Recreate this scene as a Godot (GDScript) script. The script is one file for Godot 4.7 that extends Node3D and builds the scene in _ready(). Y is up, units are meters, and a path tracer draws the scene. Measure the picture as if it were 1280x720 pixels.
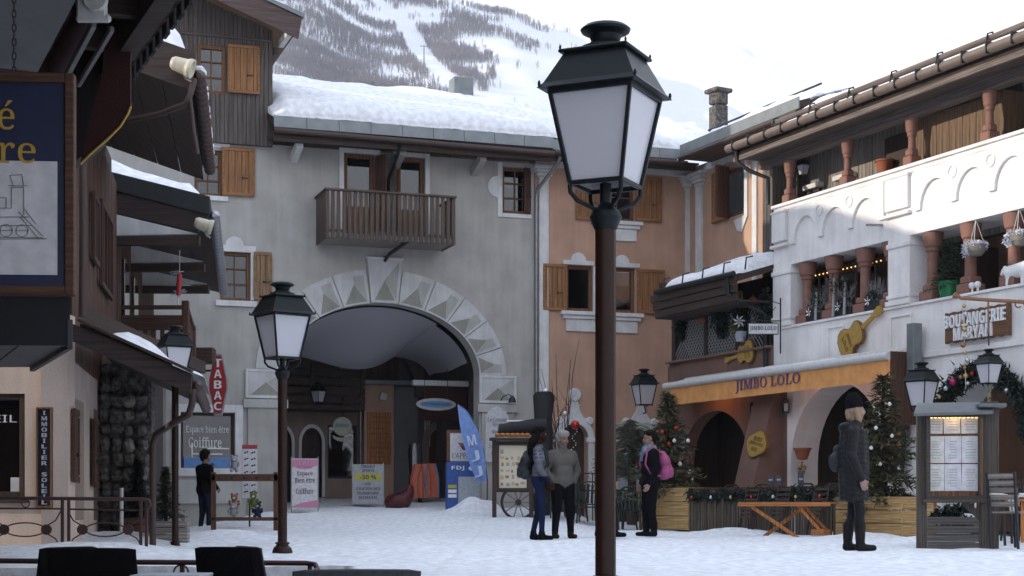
extends Node3D
# A snowy alpine village square. Camera at the origin of the plan,looking along -z; y is up,the square lies near y = 0.

const F := 2000.0      # focal length of the lens in photograph pixels (1280 wide)
const HZ := 630.0      # photograph row of the horizon
const EYE := 0.55      # eye height above the square
var M := {}            # materials
var TX := {}           # computed textures
var taken := {}
var rng := RandomNumberGenerator.new()

class MB:
	# collects triangles of one mesh
	var v := PackedVector3Array()
	var n := PackedVector3Array()
	var c := PackedColorArray()
	var x := Transform3D.IDENTITY
	var col := Color.WHITE
	func tri(a: Vector3,b: Vector3,d: Vector3,na := Vector3.ZERO,nb := Vector3.ZERO,nd := Vector3.ZERO) -> void:
		a = x*a; b = x*b; d = x*d
		var f := (b - a).cross(d - a)
		if f.length_squared() < 1e-16: return
		if na == Vector3.ZERO:
			na = f.normalized(); nb = na; nd = na
		else:
			na = (x.basis*na).normalized(); nb = (x.basis*nb).normalized(); nd = (x.basis*nd).normalized()
			if f.dot(na + nb + nd) < 0:
				var t := b; b = d; d = t
				t = nb; nb = nd; nd = t
		v.append(a); v.append(d); v.append(b)
		n.append(na); n.append(nd); n.append(nb)
		c.append(col); c.append(col); c.append(col)
	func quad(a: Vector3,b: Vector3,d: Vector3,e: Vector3,out := Vector3.ZERO) -> void:
		if out != Vector3.ZERO and (b - a).cross(d - a).dot(out) < 0:
			tri(a,e,d); tri(a,d,b)
		else:
			tri(a,b,d); tri(a,d,e)
	func squad(a: Vector3,b: Vector3,d: Vector3,e: Vector3,na: Vector3,nb: Vector3,nd: Vector3,ne: Vector3) -> void:
		tri(a,b,d,na,nb,nd); tri(a,d,e,na,nd,ne)
	func corner(h: Vector3,bev: float,ax: int,s: Vector3) -> Vector3:
		var r := Vector3(h.x - bev,h.y - bev,h.z - bev)*s
		r[ax] = h[ax]*s[ax]
		return r
	func box(ce: Vector3,size: Vector3,bev := 0.0,b := Basis.IDENTITY) -> void:
		var keep := x
		x = x*Transform3D(b,ce)
		var h := size.abs()*0.5
		bev = minf(bev,minf(h.x,minf(h.y,h.z))*0.6)
		for ax in 3:
			var u := (ax + 1) % 3
			var w := (ax + 2) % 3
			for sg in [-1.0,1.0]:
				var q := []
				for k in [[-1.0,-1.0],[1.0,-1.0],[1.0,1.0],[-1.0,1.0]]:
					var s := Vector3.ZERO
					s[ax] = sg; s[u] = k[0]; s[w] = k[1]
					q.append(corner(h,bev,ax,s))
				var o := Vector3.ZERO
				o[ax] = sg
				quad(q[0],q[1],q[2],q[3],o)
		if bev > 0.0:
			for ax in 3:
				var u := (ax + 1) % 3
				var w := (ax + 2) % 3
				for su in [-1.0,1.0]:
					for sw in [-1.0,1.0]:
						var s0 := Vector3.ZERO
						s0[u] = su; s0[w] = sw
						var s1 := s0
						s0[ax] = -1.0; s1[ax] = 1.0
						var o := s0 + s1
						quad(corner(h,bev,u,s0),corner(h,bev,u,s1),corner(h,bev,w,s1),corner(h,bev,w,s0),o)
			for sx in [-1.0,1.0]:
				for sy in [-1.0,1.0]:
					for sz in [-1.0,1.0]:
						var s := Vector3(sx,sy,sz)
						var a := corner(h,bev,0,s)
						var b2 := corner(h,bev,1,s)
						var d := corner(h,bev,2,s)
						if (b2 - a).cross(d - a).dot(s) < 0: tri(a,d,b2)
						else: tri(a,b2,d)
		x = keep
	func prism(poly: PackedVector2Array,z0: float,z1: float) -> void:
		var idx := Geometry2D.triangulate_polygon(poly)
		for k in range(0,idx.size(),3):
			var a := poly[idx[k]]; var b := poly[idx[k + 1]]; var d := poly[idx[k + 2]]
			if (b - a).cross(d - a) < 0:
				var t := b; b = d; d = t
			tri(Vector3(a.x,a.y,z1),Vector3(b.x,b.y,z1),Vector3(d.x,d.y,z1))
			tri(Vector3(a.x,a.y,z0),Vector3(d.x,d.y,z0),Vector3(b.x,b.y,z0))
		var cw := Geometry2D.is_polygon_clockwise(poly)
		for k in poly.size():
			var a := poly[k]
			var b := poly[(k + 1) % poly.size()]
			var e := b - a
			var o := Vector3(e.y,-e.x,0)*(1.0 if not cw else -1.0)
			quad(Vector3(a.x,a.y,z0),Vector3(b.x,b.y,z0),Vector3(b.x,b.y,z1),Vector3(a.x,a.y,z1),o)
	func extr(pts: Array,vec: Vector3) -> void:
		# planar polygon in space,swept along vec
		var ce := Vector3.ZERO
		for p in pts: ce += p
		ce /= pts.size()
		var nn := Vector3.ZERO
		for k in pts.size(): nn += (pts[k] - ce).cross(pts[(k + 1) % pts.size()] - ce)
		nn = nn.normalized()
		var ux: Vector3 = (pts[1] - pts[0]).normalized()
		var uy := nn.cross(ux)
		var poly := PackedVector2Array()
		for p in pts: poly.append(Vector2((p - ce).dot(ux),(p - ce).dot(uy)))
		var idx := Geometry2D.triangulate_polygon(poly)
		var sgn := 1.0 if vec.dot(nn) < 0 else -1.0
		for k in range(0,idx.size(),3):
			var a: Vector3 = pts[idx[k]]; var b: Vector3 = pts[idx[k + 1]]; var d: Vector3 = pts[idx[k + 2]]
			if (b - a).cross(d - a).dot(nn)*sgn < 0:
				var t := b; b = d; d = t
			tri(a,b,d)
			tri(a + vec,d + vec,b + vec)
		for k in pts.size():
			var a: Vector3 = pts[k]
			var b: Vector3 = pts[(k + 1) % pts.size()]
			quad(a,b,b + vec,a + vec,(b - a).cross(nn))
	func tube(pts: Array,rad,seg := 8,caps := true) -> void:
		var m := pts.size()
		var prev := []
		var pn := []
		var up := Vector3.UP
		for k in m:
			var p: Vector3 = pts[k]
			var d: Vector3 = (pts[mini(k + 1,m - 1)] - pts[maxi(k - 1,0)]).normalized()
			if k == 0: up = Vector3.UP if absf(d.y) < 0.9 else Vector3.RIGHT
			var sx := up.cross(d).normalized()
			var sy := d.cross(sx)
			up = sy
			var r: float = rad[k] if rad is Array else rad
			var ring := []
			var rn := []
			for j in seg:
				var an := TAU*j/seg
				var o := sx*cos(an) + sy*sin(an)
				ring.append(p + o*r); rn.append(o)
			if k > 0:
				for j in seg:
					var j2 := (j + 1) % seg
					squad(prev[j],prev[j2],ring[j2],ring[j],pn[j],pn[j2],rn[j2],rn[j])
			if caps and (k == 0 or k == m - 1):
				for j in range(1,seg - 1):
					var o: Vector3 = -d if k == 0 else d
					if (ring[j] - ring[0]).cross(ring[j + 1] - ring[0]).dot(o) < 0: tri(ring[0],ring[j + 1],ring[j])
					else: tri(ring[0],ring[j],ring[j + 1])
			prev = ring; pn = rn
	func lathe(prof: Array,seg := 16,smooth := true,turn := 0.0) -> void:
		# profile of Vector2(radius,height) round y,from the bottom up
		for k in range(prof.size() - 1):
			var a: Vector2 = prof[k]
			var b: Vector2 = prof[k + 1]
			var e := b - a
			var nr := Vector2(e.y,-e.x).normalized()
			for j in seg:
				var t0 := TAU*j/seg + turn
				var t1 := TAU*(j + 1)/seg + turn
				var c0 := Vector3(cos(t0),0,sin(t0))
				var c1 := Vector3(cos(t1),0,sin(t1))
				var cm := (c0 + c1).normalized()
				var n0 := (c0 if smooth else cm)*nr.x + Vector3.UP*nr.y
				var n1 := (c1 if smooth else cm)*nr.x + Vector3.UP*nr.y
				var ya := Vector3.UP*a.y
				var yb := Vector3.UP*b.y
				squad(c0*a.x + ya,c1*a.x + ya,c1*b.x + yb,c0*b.x + yb,n0,n1,n1,n0)
	func ball(ce: Vector3,r: Vector3,seg := 10,rings := 6) -> void:
		for i in rings:
			var a0 := -PI/2 + PI*i/rings
			var a1 := -PI/2 + PI*(i + 1)/rings
			for j in seg:
				var q := []
				for k in [[a0,j],[a0,j + 1],[a1,j + 1],[a1,j]]:
					var t: float = TAU*k[1]/seg
					q.append(Vector3(cos(k[0])*cos(t),sin(k[0]),cos(k[0])*sin(t)))
				squad(ce + q[0]*r,ce + q[1]*r,ce + q[2]*r,ce + q[3]*r,(q[0]/r).normalized(),(q[1]/r).normalized(),(q[2]/r).normalized(),(q[3]/r).normalized())
	func mesh() -> ArrayMesh:
		var m := ArrayMesh.new()
		if v.is_empty(): return m
		var a := []
		a.resize(Mesh.ARRAY_MAX)
		a[Mesh.ARRAY_VERTEX] = v
		a[Mesh.ARRAY_NORMAL] = n
		a[Mesh.ARRAY_COLOR] = c
		m.add_surface_from_arrays(Mesh.PRIMITIVE_TRIANGLES,a)
		return m

# ---------- small helpers ----------
func P(px: float,py: float,d: float) -> Vector3:
	return Vector3((px - 640.0)*d/F,EYE + (HZ - py)*d/F,-d)
func gx(px: float,d: float) -> float: return (px - 640.0)*d/F
func hit(fr: Transform3D,px: float,py: float,off := 0.0) -> Vector3:
	var inv := fr.affine_inverse()
	var o := inv*Vector3(0,EYE,0)
	var d := inv.basis*Vector3((px - 640.0)/F,(HZ - py)/F,-1)
	return o + d*((off - o.z)/d.z)
func rect(fr: Transform3D,x0: float,y0: float,x1: float,y1: float,off := 0.0) -> Rect2:
	# photograph box -> box on the plane z = off of a frame,as (u,y,width,height)
	var cx := (x0 + x1)/2
	var cy := (y0 + y1)/2
	var a := hit(fr,x0,cy,off).x
	var b := hit(fr,x1,cy,off).x
	var t := hit(fr,cx,y0,off).y
	var l := hit(fr,cx,y1,off).y
	return Rect2(a,l,b - a,t - l)
func numbered(called: String) -> String:
	var k: int = taken.get(called,0)
	taken[called] = k + 1
	return called if k == 0 else "%s_%03d" % [called,k]
func T(called: String,label: String,category: String,group := "",at := Vector3.ZERO,turn := 0.0) -> Node3D:
	var o := Node3D.new()
	o.name = numbered(called)
	add_child(o)
	o.transform = Transform3D(Basis(Vector3.UP,turn),at)
	o.set_meta("label",label); o.set_meta("category",category)
	if group != "": o.set_meta("group",group)
	return o
func TF(called: String,label: String,category: String,fr: Transform3D,group := "") -> Node3D:
	var o := T(called,label,category,group)
	o.transform = fr
	return o
func put(parent: Node,called: String,mb: MB,m: Material) -> MeshInstance3D:
	var o := MeshInstance3D.new()
	o.name = called if parent != self else numbered(called)
	o.mesh = mb.mesh()
	o.material_override = m
	parent.add_child(o,true)
	return o
func inst(parent: Node,called: String,mesh: Mesh,m: Material,tr: Transform3D) -> MeshInstance3D:
	var o := MeshInstance3D.new()
	o.name = called
	o.mesh = mesh
	o.material_override = m
	o.transform = tr
	parent.add_child(o,true)
	return o
func flatten(c: Node3D) -> void:
	# hand a frame's pieces to the thing itself
	var t := c.get_parent()
	for k in c.get_children():
		c.remove_child(k)
		k.transform = c.transform*k.transform
		t.add_child(k,true)
	c.queue_free()
	t.remove_child(c)
func meta(o: Node,label: String,category := "",group := "",kind := "") -> Node:
	if label != "": o.set_meta("label",label)
	if category != "": o.set_meta("category",category)
	if group != "": o.set_meta("group",group)
	if kind != "": o.set_meta("kind",kind)
	return o
func structure(called: String,mb: MB,m: Material) -> MeshInstance3D:
	var o := put(self,called,mb,m)
	o.set_meta("kind","structure")
	return o
func stuff(o: Node) -> Node:
	o.set_meta("kind","stuff")
	return o
func bx(parent: Node,called: String,m: Material,ce: Vector3,size: Vector3,bev := 0.006,b := Basis.IDENTITY) -> MeshInstance3D:
	var mb := MB.new()
	mb.box(ce,size,bev,b)
	return put(parent,called,mb,m)
func rb(parent: Node,called: String,m: Material,r: Rect2,z0: float,z1: float,bev := 0.006) -> MeshInstance3D:
	# box over a facade rectangle,from depth z0 to z1
	return bx(parent,called,m,Vector3(r.position.x + r.size.x/2,r.position.y + r.size.y/2,(z0 + z1)/2),Vector3(r.size.x,r.size.y,absf(z1 - z0)),bev)
func bar(parent: Node,called: String,m: Material,a: Vector3,b: Vector3,w: float,h: float,bev := 0.004) -> MeshInstance3D:
	var mb := MB.new()
	mbar(mb,a,b,w,h,bev)
	return put(parent,called,mb,m)
func mbar(mb: MB,a: Vector3,b: Vector3,w: float,h: float,bev := 0.004) -> void:
	# box from a to b; w across (level),h across (upright)
	var d := (b - a).normalized()
	var up := Vector3.UP if absf(d.y) < 0.95 else Vector3.BACK
	var s := up.cross(d).normalized()
	mb.box((a + b)/2,Vector3(w,h,a.distance_to(b)),bev,Basis(s,d.cross(s),d))
func tb(parent: Node,called: String,m: Material,pts: Array,rad,seg := 8) -> MeshInstance3D:
	var mb := MB.new()
	mb.tube(pts,rad,seg)
	return put(parent,called,mb,m)
func txt(parent: Node,s: String,m: Material,ce: Vector3,w: float,h: float,b := Basis.IDENTITY,face := "Droid Serif",bold := 700,depth := 0.008,italic := false) -> MeshInstance3D:
	# lettering whose box is w by h,centred on ce,facing b.z
	var t := TextMesh.new()
	var f := SystemFont.new()
	f.font_names = PackedStringArray([face])
	f.font_weight = bold
	f.font_italic = italic
	t.font = f
	t.text = s
	t.font_size = 48
	t.pixel_size = 0.01
	t.curve_step = 3.0
	t.depth = 0.1
	var bb := t.get_aabb()
	var sx := w/maxf(bb.size.x,0.01)
	var sy := h/maxf(bb.size.y,0.01)
	var sc := Basis(b.x*sx,b.y*sy,b.z*(depth/0.1))
	return inst(parent,"lettering",t,m,Transform3D(sc,ce - sc*bb.get_center()))

# ---------- materials ----------
func lin(r: float,g: float,b: float) -> Color: return Color(r,g,b).linear_to_srgb()
func noise_tex(key: String,seed_: int,freq: float,oct: int,lo: float,hi: float,freq2 := 0.0,part2 := 0.0,streak := 0.0,size := 512) -> void:
	var f := FastNoiseLite.new()
	f.seed = seed_
	f.noise_type = FastNoiseLite.TYPE_SIMPLEX_SMOOTH
	f.frequency = freq
	f.fractal_octaves = oct
	var im := f.get_seamless_image(size,size)
	var im2: Image = null
	if freq2 > 0.0:
		f.frequency = freq2
		f.seed = seed_ + 7
		f.fractal_octaves = 2
		im2 = f.get_seamless_image(size,size)
	var ds := PackedByteArray()
	if streak > 0.0:   # drips: noise drawn out downwards
		f.frequency = 0.035
		f.seed = seed_ + 3
		f.fractal_octaves = 4
		var im4 := f.get_seamless_image(size,size/16)
		im4.resize(size,size,Image.INTERPOLATE_CUBIC)
		ds = im4.get_data()
	var a := im.get_data()
	var b := im2.get_data() if im2 else PackedByteArray()
	var o := PackedByteArray()
	o.resize(size*size)
	for k in size*size:
		var t := a[k]/255.0
		if im2: t = lerpf(t,b[k]/255.0,part2)
		if streak > 0.0: t = lerpf(t,ds[k]/255.0,streak)
		t = smoothstep(0.12,0.88,t)
		o[k] = int(255.0*lerpf(lo,hi,t))
	var im3 := Image.create_from_data(size,size,false,Image.FORMAT_L8,o)
	im3.convert(Image.FORMAT_RGB8)
	TX[key] = ImageTexture.create_from_image(im3)
	var nm: Image = im3.duplicate()
	nm.convert(Image.FORMAT_RGBA8)
	nm.bump_map_to_normal_map(6.0)
	TX[key + "_n"] = ImageTexture.create_from_image(nm)
func mt(key: String,c: Color,rough := 0.8,tex := "",sc = 1.0,bump := 0.0,metal := 0.0) -> StandardMaterial3D:
	var m := StandardMaterial3D.new()
	m.resource_name = key
	m.albedo_color = c
	m.roughness = rough
	m.metallic = metal
	m.vertex_color_use_as_albedo = false
	if tex != "":
		m.albedo_texture = TX[tex]
		m.uv1_triplanar = true
		m.uv1_scale = sc if sc is Vector3 else Vector3.ONE*sc
		m.uv1_triplanar_sharpness = 4.0
		if bump > 0.0:
			m.normal_enabled = true
			m.normal_texture = TX[tex + "_n"]
			m.normal_scale = bump
	M[key] = m
	return m
func wood(key: String,c: Color,rough := 0.75,bump := 0.5) -> void:
	# the same timber with its grain along x,y and z
	mt(key + "_x",c,rough,"wood",Vector3(0.12,4.0,4.0),bump)
	mt(key + "_y",c,rough,"wood",Vector3(4.0,0.12,4.0),bump)
	mt(key + "_z",c,rough,"wood",Vector3(4.0,4.0,0.12),bump)
func glow(key: String,c: Color,e: float) -> StandardMaterial3D:
	var m := mt(key,c,0.6)
	m.emission_enabled = true
	m.emission = c
	m.emission_energy_multiplier = e
	return m
func vmat(key: String,rough := 0.9,tex := "",sc = 1.0,bump := 0.0) -> StandardMaterial3D:
	var m := mt(key,Color.WHITE,rough,tex,sc,bump)
	m.vertex_color_use_as_albedo = true
	return m
func glass(key: String,c: Color,a: float) -> void:
	var m := mt(key,Color(c.r,c.g,c.b,a),0.03)
	m.transparency = BaseMaterial3D.TRANSPARENCY_ALPHA
	m.metallic_specular = 1.0
	m.clearcoat_enabled = true
	m.clearcoat = 1.0
	m.clearcoat_roughness = 0.02

func make_materials() -> void:
	noise_tex("blotch",3,0.008,5,0.89,1.0,0.15,0.3)
	noise_tex("plaster",11,0.006,5,0.87,1.0,0.22,0.40,0.22)
	noise_tex("fine",23,0.12,3,0.62,1.0)
	noise_tex("wood",31,0.012,4,0.62,1.0,0.06,0.35)
	noise_tex("snow",41,0.02,5,0.86,1.0,0.2,0.3)
	noise_tex("stone",51,0.018,5,0.40,1.0,0.16,0.35)
	mt("snow",lin(.86,.88,.92),0.85,"snow",0.6,1.1)
	mt("roof_snow",lin(.88,.89,.92),0.85,"snow",0.45,0.5)
	mt("paving",lin(.16,.15,.15),0.8,"stone",0.5,0.5)
	mt("grey_plaster",lin(.44,.425,.395),0.92,"plaster",0.3,0.35)
	mt("pale_plaster",lin(.50,.49,.47),0.92,"plaster",0.3,0.35)
	mt("orange_plaster",lin(.53,.33,.235),0.92,"plaster",0.3,0.35)
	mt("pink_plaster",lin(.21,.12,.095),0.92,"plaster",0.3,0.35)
	mt("cream_plaster",lin(.66,.53,.45),0.92,"plaster",0.3,0.35)
	mt("white_plaster",lin(.86,.835,.82),0.9,"plaster",0.3,0.3)
	mt("white_trim",lin(.70,.70,.70),0.85,"plaster",0.6,0.2)
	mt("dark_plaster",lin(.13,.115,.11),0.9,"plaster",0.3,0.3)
	mt("column_paint",lin(.24,.115,.085),0.75,"blotch",0.8,0.3)
	mt("stone",lin(.40,.36,.32),0.95,"stone",0.7,1.4)
	mt("metal_grey",lin(.22,.24,.245),0.5,"blotch",0.5,0.15,0.4)
	mt("metal_brown",lin(.055,.032,.026),0.55,"blotch",0.8,0.1,0.2)
	mt("zinc",lin(.30,.31,.32),0.4,"blotch",1.0,0.1,0.7)
	mt("black_metal",lin(.018,.02,.022),0.42,"blotch",2.0,0.1,0.3)
	mt("lamp_metal",lin(.010,.014,.016),0.42,"blotch",3.0,0.15).metallic_specular = .3
	mt("post_metal",lin(.030,.013,.009),0.32,"blotch",3.0,0.1).metallic_specular = .32
	mt("rail_metal",lin(.05,.018,.015),0.55,"blotch",3.0,0.1,0.1)
	mt("dark",lin(.012,.011,.010),0.9)
	mt("black_plastic",lin(.012,.012,.014),0.45)
	mt("white_plastic",lin(.62,.62,.60),0.45,"blotch",2.0)
	mt("cream_plastic",lin(.60,.55,.42),0.5,"blotch",2.0)
	wood("gable_wood",lin(.150,.122,.108))
	wood("dark_wood",lin(.060,.034,.024))
	wood("brown_wood",lin(.115,.048,.026))
	wood("shutter_wood",lin(.38,.175,.065))
	wood("old_shutter",lin(.34,.20,.105))
	wood("rail_wood",lin(.115,.078,.060))
	wood("frame_wood",lin(.215,.10,.045))
	wood("pine",lin(.62,.39,.15))
	wood("orange_wood",lin(.55,.20,.045),0.5)
	wood("grey_wood",lin(.085,.067,.052))
	wood("warm_wood",lin(.21,.125,.070))
	wood("weathered",lin(.34,.305,.27))
	glass("glass",Color(.02,.024,.032),0.85)
	glass("dark_glass",Color(.02,.022,.025),0.82)

# ---------- facade frames: x along the wall,y up,z out of the wall ----------
var G := Transform3D(Basis(Vector3.UP,deg_to_rad(19.0)),Vector3(-3.07,0,-38.36))   # grey and orange facades
var R := Transform3D(Basis(Vector3.UP,deg_to_rad(-66.3)),Vector3(5.395,0,-33.0))   # white facade on the right
var W := Transform3D(Basis(Vector3.UP,deg_to_rad(-66.3)),Vector3(7.60,0,-33.97))   # orange return wall behind it
var LDIR := Vector3(-.162,0,-.987)                                                    # the left-hand row runs this way
var sun_dir := Vector3(-0.93,0.25,0.15).normalized()                                  # towards the sun

func setup() -> void:
	var cam := Camera3D.new()
	cam.name = "camera"
	add_child(cam)
	cam.position = Vector3(0,EYE,0)
	cam.projection = Camera3D.PROJECTION_FRUSTUM
	cam.near = 0.1
	cam.far = 6000.0
	cam.size = 0.1*720.0/F
	cam.frustum_offset = Vector2(0,0.1*(HZ - 360.0)/F)
	cam.current = true
	var we := WorldEnvironment.new()
	we.name = "environment"
	var e := Environment.new()
	e.background_mode = Environment.BG_SKY
	var sky := Sky.new()
	var sm := ProceduralSkyMaterial.new()
	sm.sky_top_color = Color(0.765,0.815,0.90)
	sm.sky_horizon_color = Color(0.97,0.975,0.985)
	sm.sky_curve = 0.35
	sm.ground_horizon_color = Color(0.75,0.77,0.8)
	sm.ground_bottom_color = Color(0.6,0.62,0.66)
	sm.energy_multiplier = 1.0
	sm.sun_angle_max = 20.0
	sky.sky_material = sm
	e.sky = sky
	e.tonemap_mode = Environment.TONE_MAPPER_LINEAR
	e.tonemap_exposure = 2.2
	e.fog_enabled = true
	e.fog_density = 0.00034
	e.fog_light_color = Color(0.88,0.90,0.95)
	e.sdfgi_enabled = true
	e.ssao_enabled = true
	e.ssil_enabled = true
	we.environment = e
	add_child(we)
	var sun := DirectionalLight3D.new()
	sun.name = "sun"
	sun.light_color = Color(1.0,0.95,0.87)
	sun.light_energy = 1.3
	sun.light_angular_distance = 0.53
	sun.shadow_enabled = true
	add_child(sun)
	sun.look_at_from_position(sun_dir*50.0,Vector3.ZERO,Vector3.UP)

# ---------- terrain ----------
var fn := FastNoiseLite.new()
func bump(x: float,d: float,cx: float,cd: float,rx: float,rd: float,h: float) -> float:
	var q := pow((x - cx)/rx,2) + pow((d - cd)/rd,2)
	return h*exp(-q*1.5)
func in_terrace(x: float,d: float) -> float:
	# 1 inside the sunken cafe terrace,0 outside
	var edge_x := lerpf(-0.30,-1.45,clampf((d - 8.5)/5.0,0,1))
	return 1.0 if x < edge_x and d < 13.75 else 0.0
func gh(x: float,d: float) -> float:
	var h := 0.42*smoothstep(29.0,38.5,d)*smoothstep(-7.4,-5.4,x)*(1.0 - smoothstep(0.8,2.4,x))
	h += clampf(d - 38.5,0,8)*0.055
	var rough := clampf((d - 10.0)/6.0,0.3,1.0)
	h += fn.get_noise_2d(x*9.0,d*5.0)*0.035*rough + fn.get_noise_2d(x*38.0,d*22.0 + 90.0)*0.016
	h += bump(x,d,-6.3,21.5,1.3,1.6,.20) + bump(x,d,-4.95,20.6,.9,1.2,.16) + bump(x,d,-4.3,17.6,.8,1.1,.10)
	h += bump(x,d,-5.5,17.2,1.2,.8,.10) + bump(x,d,-4.55,25.2,.8,1.6,.16) + bump(x,d,-6.9,25,1,1.5,.10)
	h += bump(x,d,-0.92,36.3,.50,.45,.36) + bump(x,d,-.45,36.5,.3,.3,.18)
	h += bump(x,d,2.1,35,1.2,1,.10) + bump(x,d,4.2,29.5,.8,1.2,.10) + bump(x,d,5.6,26.0,.6,.9,.10) + bump(x,d,5.75,22.0,.9,.8,.10)
	# trodden prints and ruts
	var c := cn.get_noise_2d(x,d*.7)
	h -= .042*smoothstep(-.80,-.96,c)*rough
	h += rn.get_noise_2d(x*.55 + d*.4,d - x*.5)*.034*smoothstep(12.0,16.0,d)
	if in_terrace(x,d) > 0.5: h = -0.78
	return h
func grid_mesh(xs: Array,ds: Array,f: Callable) -> ArrayMesh:
	var nx := xs.size()
	var nd := ds.size()
	var v := PackedVector3Array()
	v.resize(nx*nd)
	for j in nd:
		for i in nx:
			v[j*nx + i] = Vector3(xs[i],f.call(xs[i],ds[j]),-ds[j])
	var n := PackedVector3Array()
	n.resize(nx*nd)
	for j in nd:
		for i in nx:
			var a := v[j*nx + maxi(i - 1,0)]
			var b := v[j*nx + mini(i + 1,nx - 1)]
			var c := v[maxi(j - 1,0)*nx + i]
			var d := v[mini(j + 1,nd - 1)*nx + i]
			n[j*nx + i] = (b - a).cross(d - c).normalized()
	var idx := PackedInt32Array()
	for j in nd - 1:
		for i in nx - 1:
			var p := j*nx + i
			idx.append_array([p,p + nx,p + 1,p + 1,p + nx,p + nx + 1])
	var a := []
	a.resize(Mesh.ARRAY_MAX)
	a[Mesh.ARRAY_VERTEX] = v
	a[Mesh.ARRAY_NORMAL] = n
	a[Mesh.ARRAY_INDEX] = idx
	var m := ArrayMesh.new()
	m.add_surface_from_arrays(Mesh.PRIMITIVE_TRIANGLES,a)
	return m
func steps(a: float,b: float,n: int) -> Array:
	var o := []
	for k in n + 1: o.append(lerpf(a,b,float(k)/n))
	return o
var cn := FastNoiseLite.new()
var rn := FastNoiseLite.new()
func build_ground() -> void:
	cn.seed = 15
	cn.noise_type = FastNoiseLite.TYPE_CELLULAR
	cn.frequency = 1.7
	cn.cellular_return_type = FastNoiseLite.RETURN_DISTANCE
	rn.seed = 16
	rn.frequency = .9
	fn.seed = 5
	fn.frequency = 0.05
	fn.fractal_octaves = 3
	var xs := [-450.0,-150.0,-60.0,-25.0] + steps(-12.0,-6.5,40) + steps(-6.4,7.5,180) + steps(7.7,10.0,10) + [14.0,25.0,60.0,150.0,450.0]
	var ds := [-40.0,-10.0,0.0,3.0] + steps(6.0,11.5,20) + steps(11.6,24.0,165) + steps(24.2,48.0,140) + [60.0,90.0,150.0,300.0,460.0]
	var o := inst(self,"snow_ground",grid_mesh(xs,ds,gh),M.snow,Transform3D.IDENTITY)
	o.set_meta("kind","structure")
	var mb := MB.new()
	mb.extr([Vector3(-9,-.78,-2),Vector3(-.3,-.78,-2),Vector3(-.3,-.78,-8.4),Vector3(-1.5,-.78,-13.7),Vector3(-9,-.78,-13.7)],Vector3(0,.07,0))
	structure("terrace_floor",mb,M.paving)

# ---------- far slopes ----------
func ridge_at(tab: Array,px: float) -> float:
	for k in tab.size() - 1:
		if px <= tab[k + 1][0]:
			var t: float = (px - tab[k][0])/(tab[k + 1][0] - tab[k][0])
			return lerpf(tab[k][1],tab[k + 1][1],smoothstep(0.0,1.0,t))
	return tab[-1][1]
var left_ridge := [[-200.0,-330.0],[200.0,-150.0],[420.0,-45.0],[500.0,-6.0],[560.0,2.0],[620.0,14.0],[700.0,36.0],[760.0,62.0],[840.0,100.0],[960.0,150.0],[1200.0,230.0]]
var right_ridge := [[-200.0,60.0],[600.0,44.0],[700.0,44.0],[780.0,35.0],[850.0,30.0],[905.0,20.0],[1000.0,12.0],[1100.0,5.0],[1190.0,4.0],[1280.0,14.0],[1500.0,60.0],[1900.0,150.0]]
var hn := FastNoiseLite.new()
func left_hill(x: float,d: float) -> float:
	var px := 640.0 + x/900.0*F
	var top := EYE + (HZ - ridge_at(left_ridge,px))*900.0/F
	var t := clampf((d - 330.0)/570.0,0,1)
	var h := lerpf(10.0,top,pow(t,0.92))
	if d > 900.0: h = top - (d - 900.0)*0.35
	h += hn.get_noise_2d(x*.8,d*.8)*16.0*t*(1.0 - t)*2.0 + hn.get_noise_2d(x*4.0,d*4.0)*2.0*t*(1 - t)
	return h
func right_hill(x: float,d: float) -> float:
	var px := 640.0 + x/2200.0*F
	var top := EYE + (HZ - ridge_at(right_ridge,px))*2200.0/F
	var t := clampf((d - 1000.0)/1200.0,0,1)
	var h := lerpf(20.0,top,t)
	if d > 2200.0: h = top - (d - 2200.0)*0.4
	h += hn.get_noise_2d(x*.32,d*.32 + 500.0)*95.0*t*(1.0 - t)*2.0 + hn.get_noise_2d(x*1.4,d*1.4)*14.0*t*(1 - t)
	return h
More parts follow.
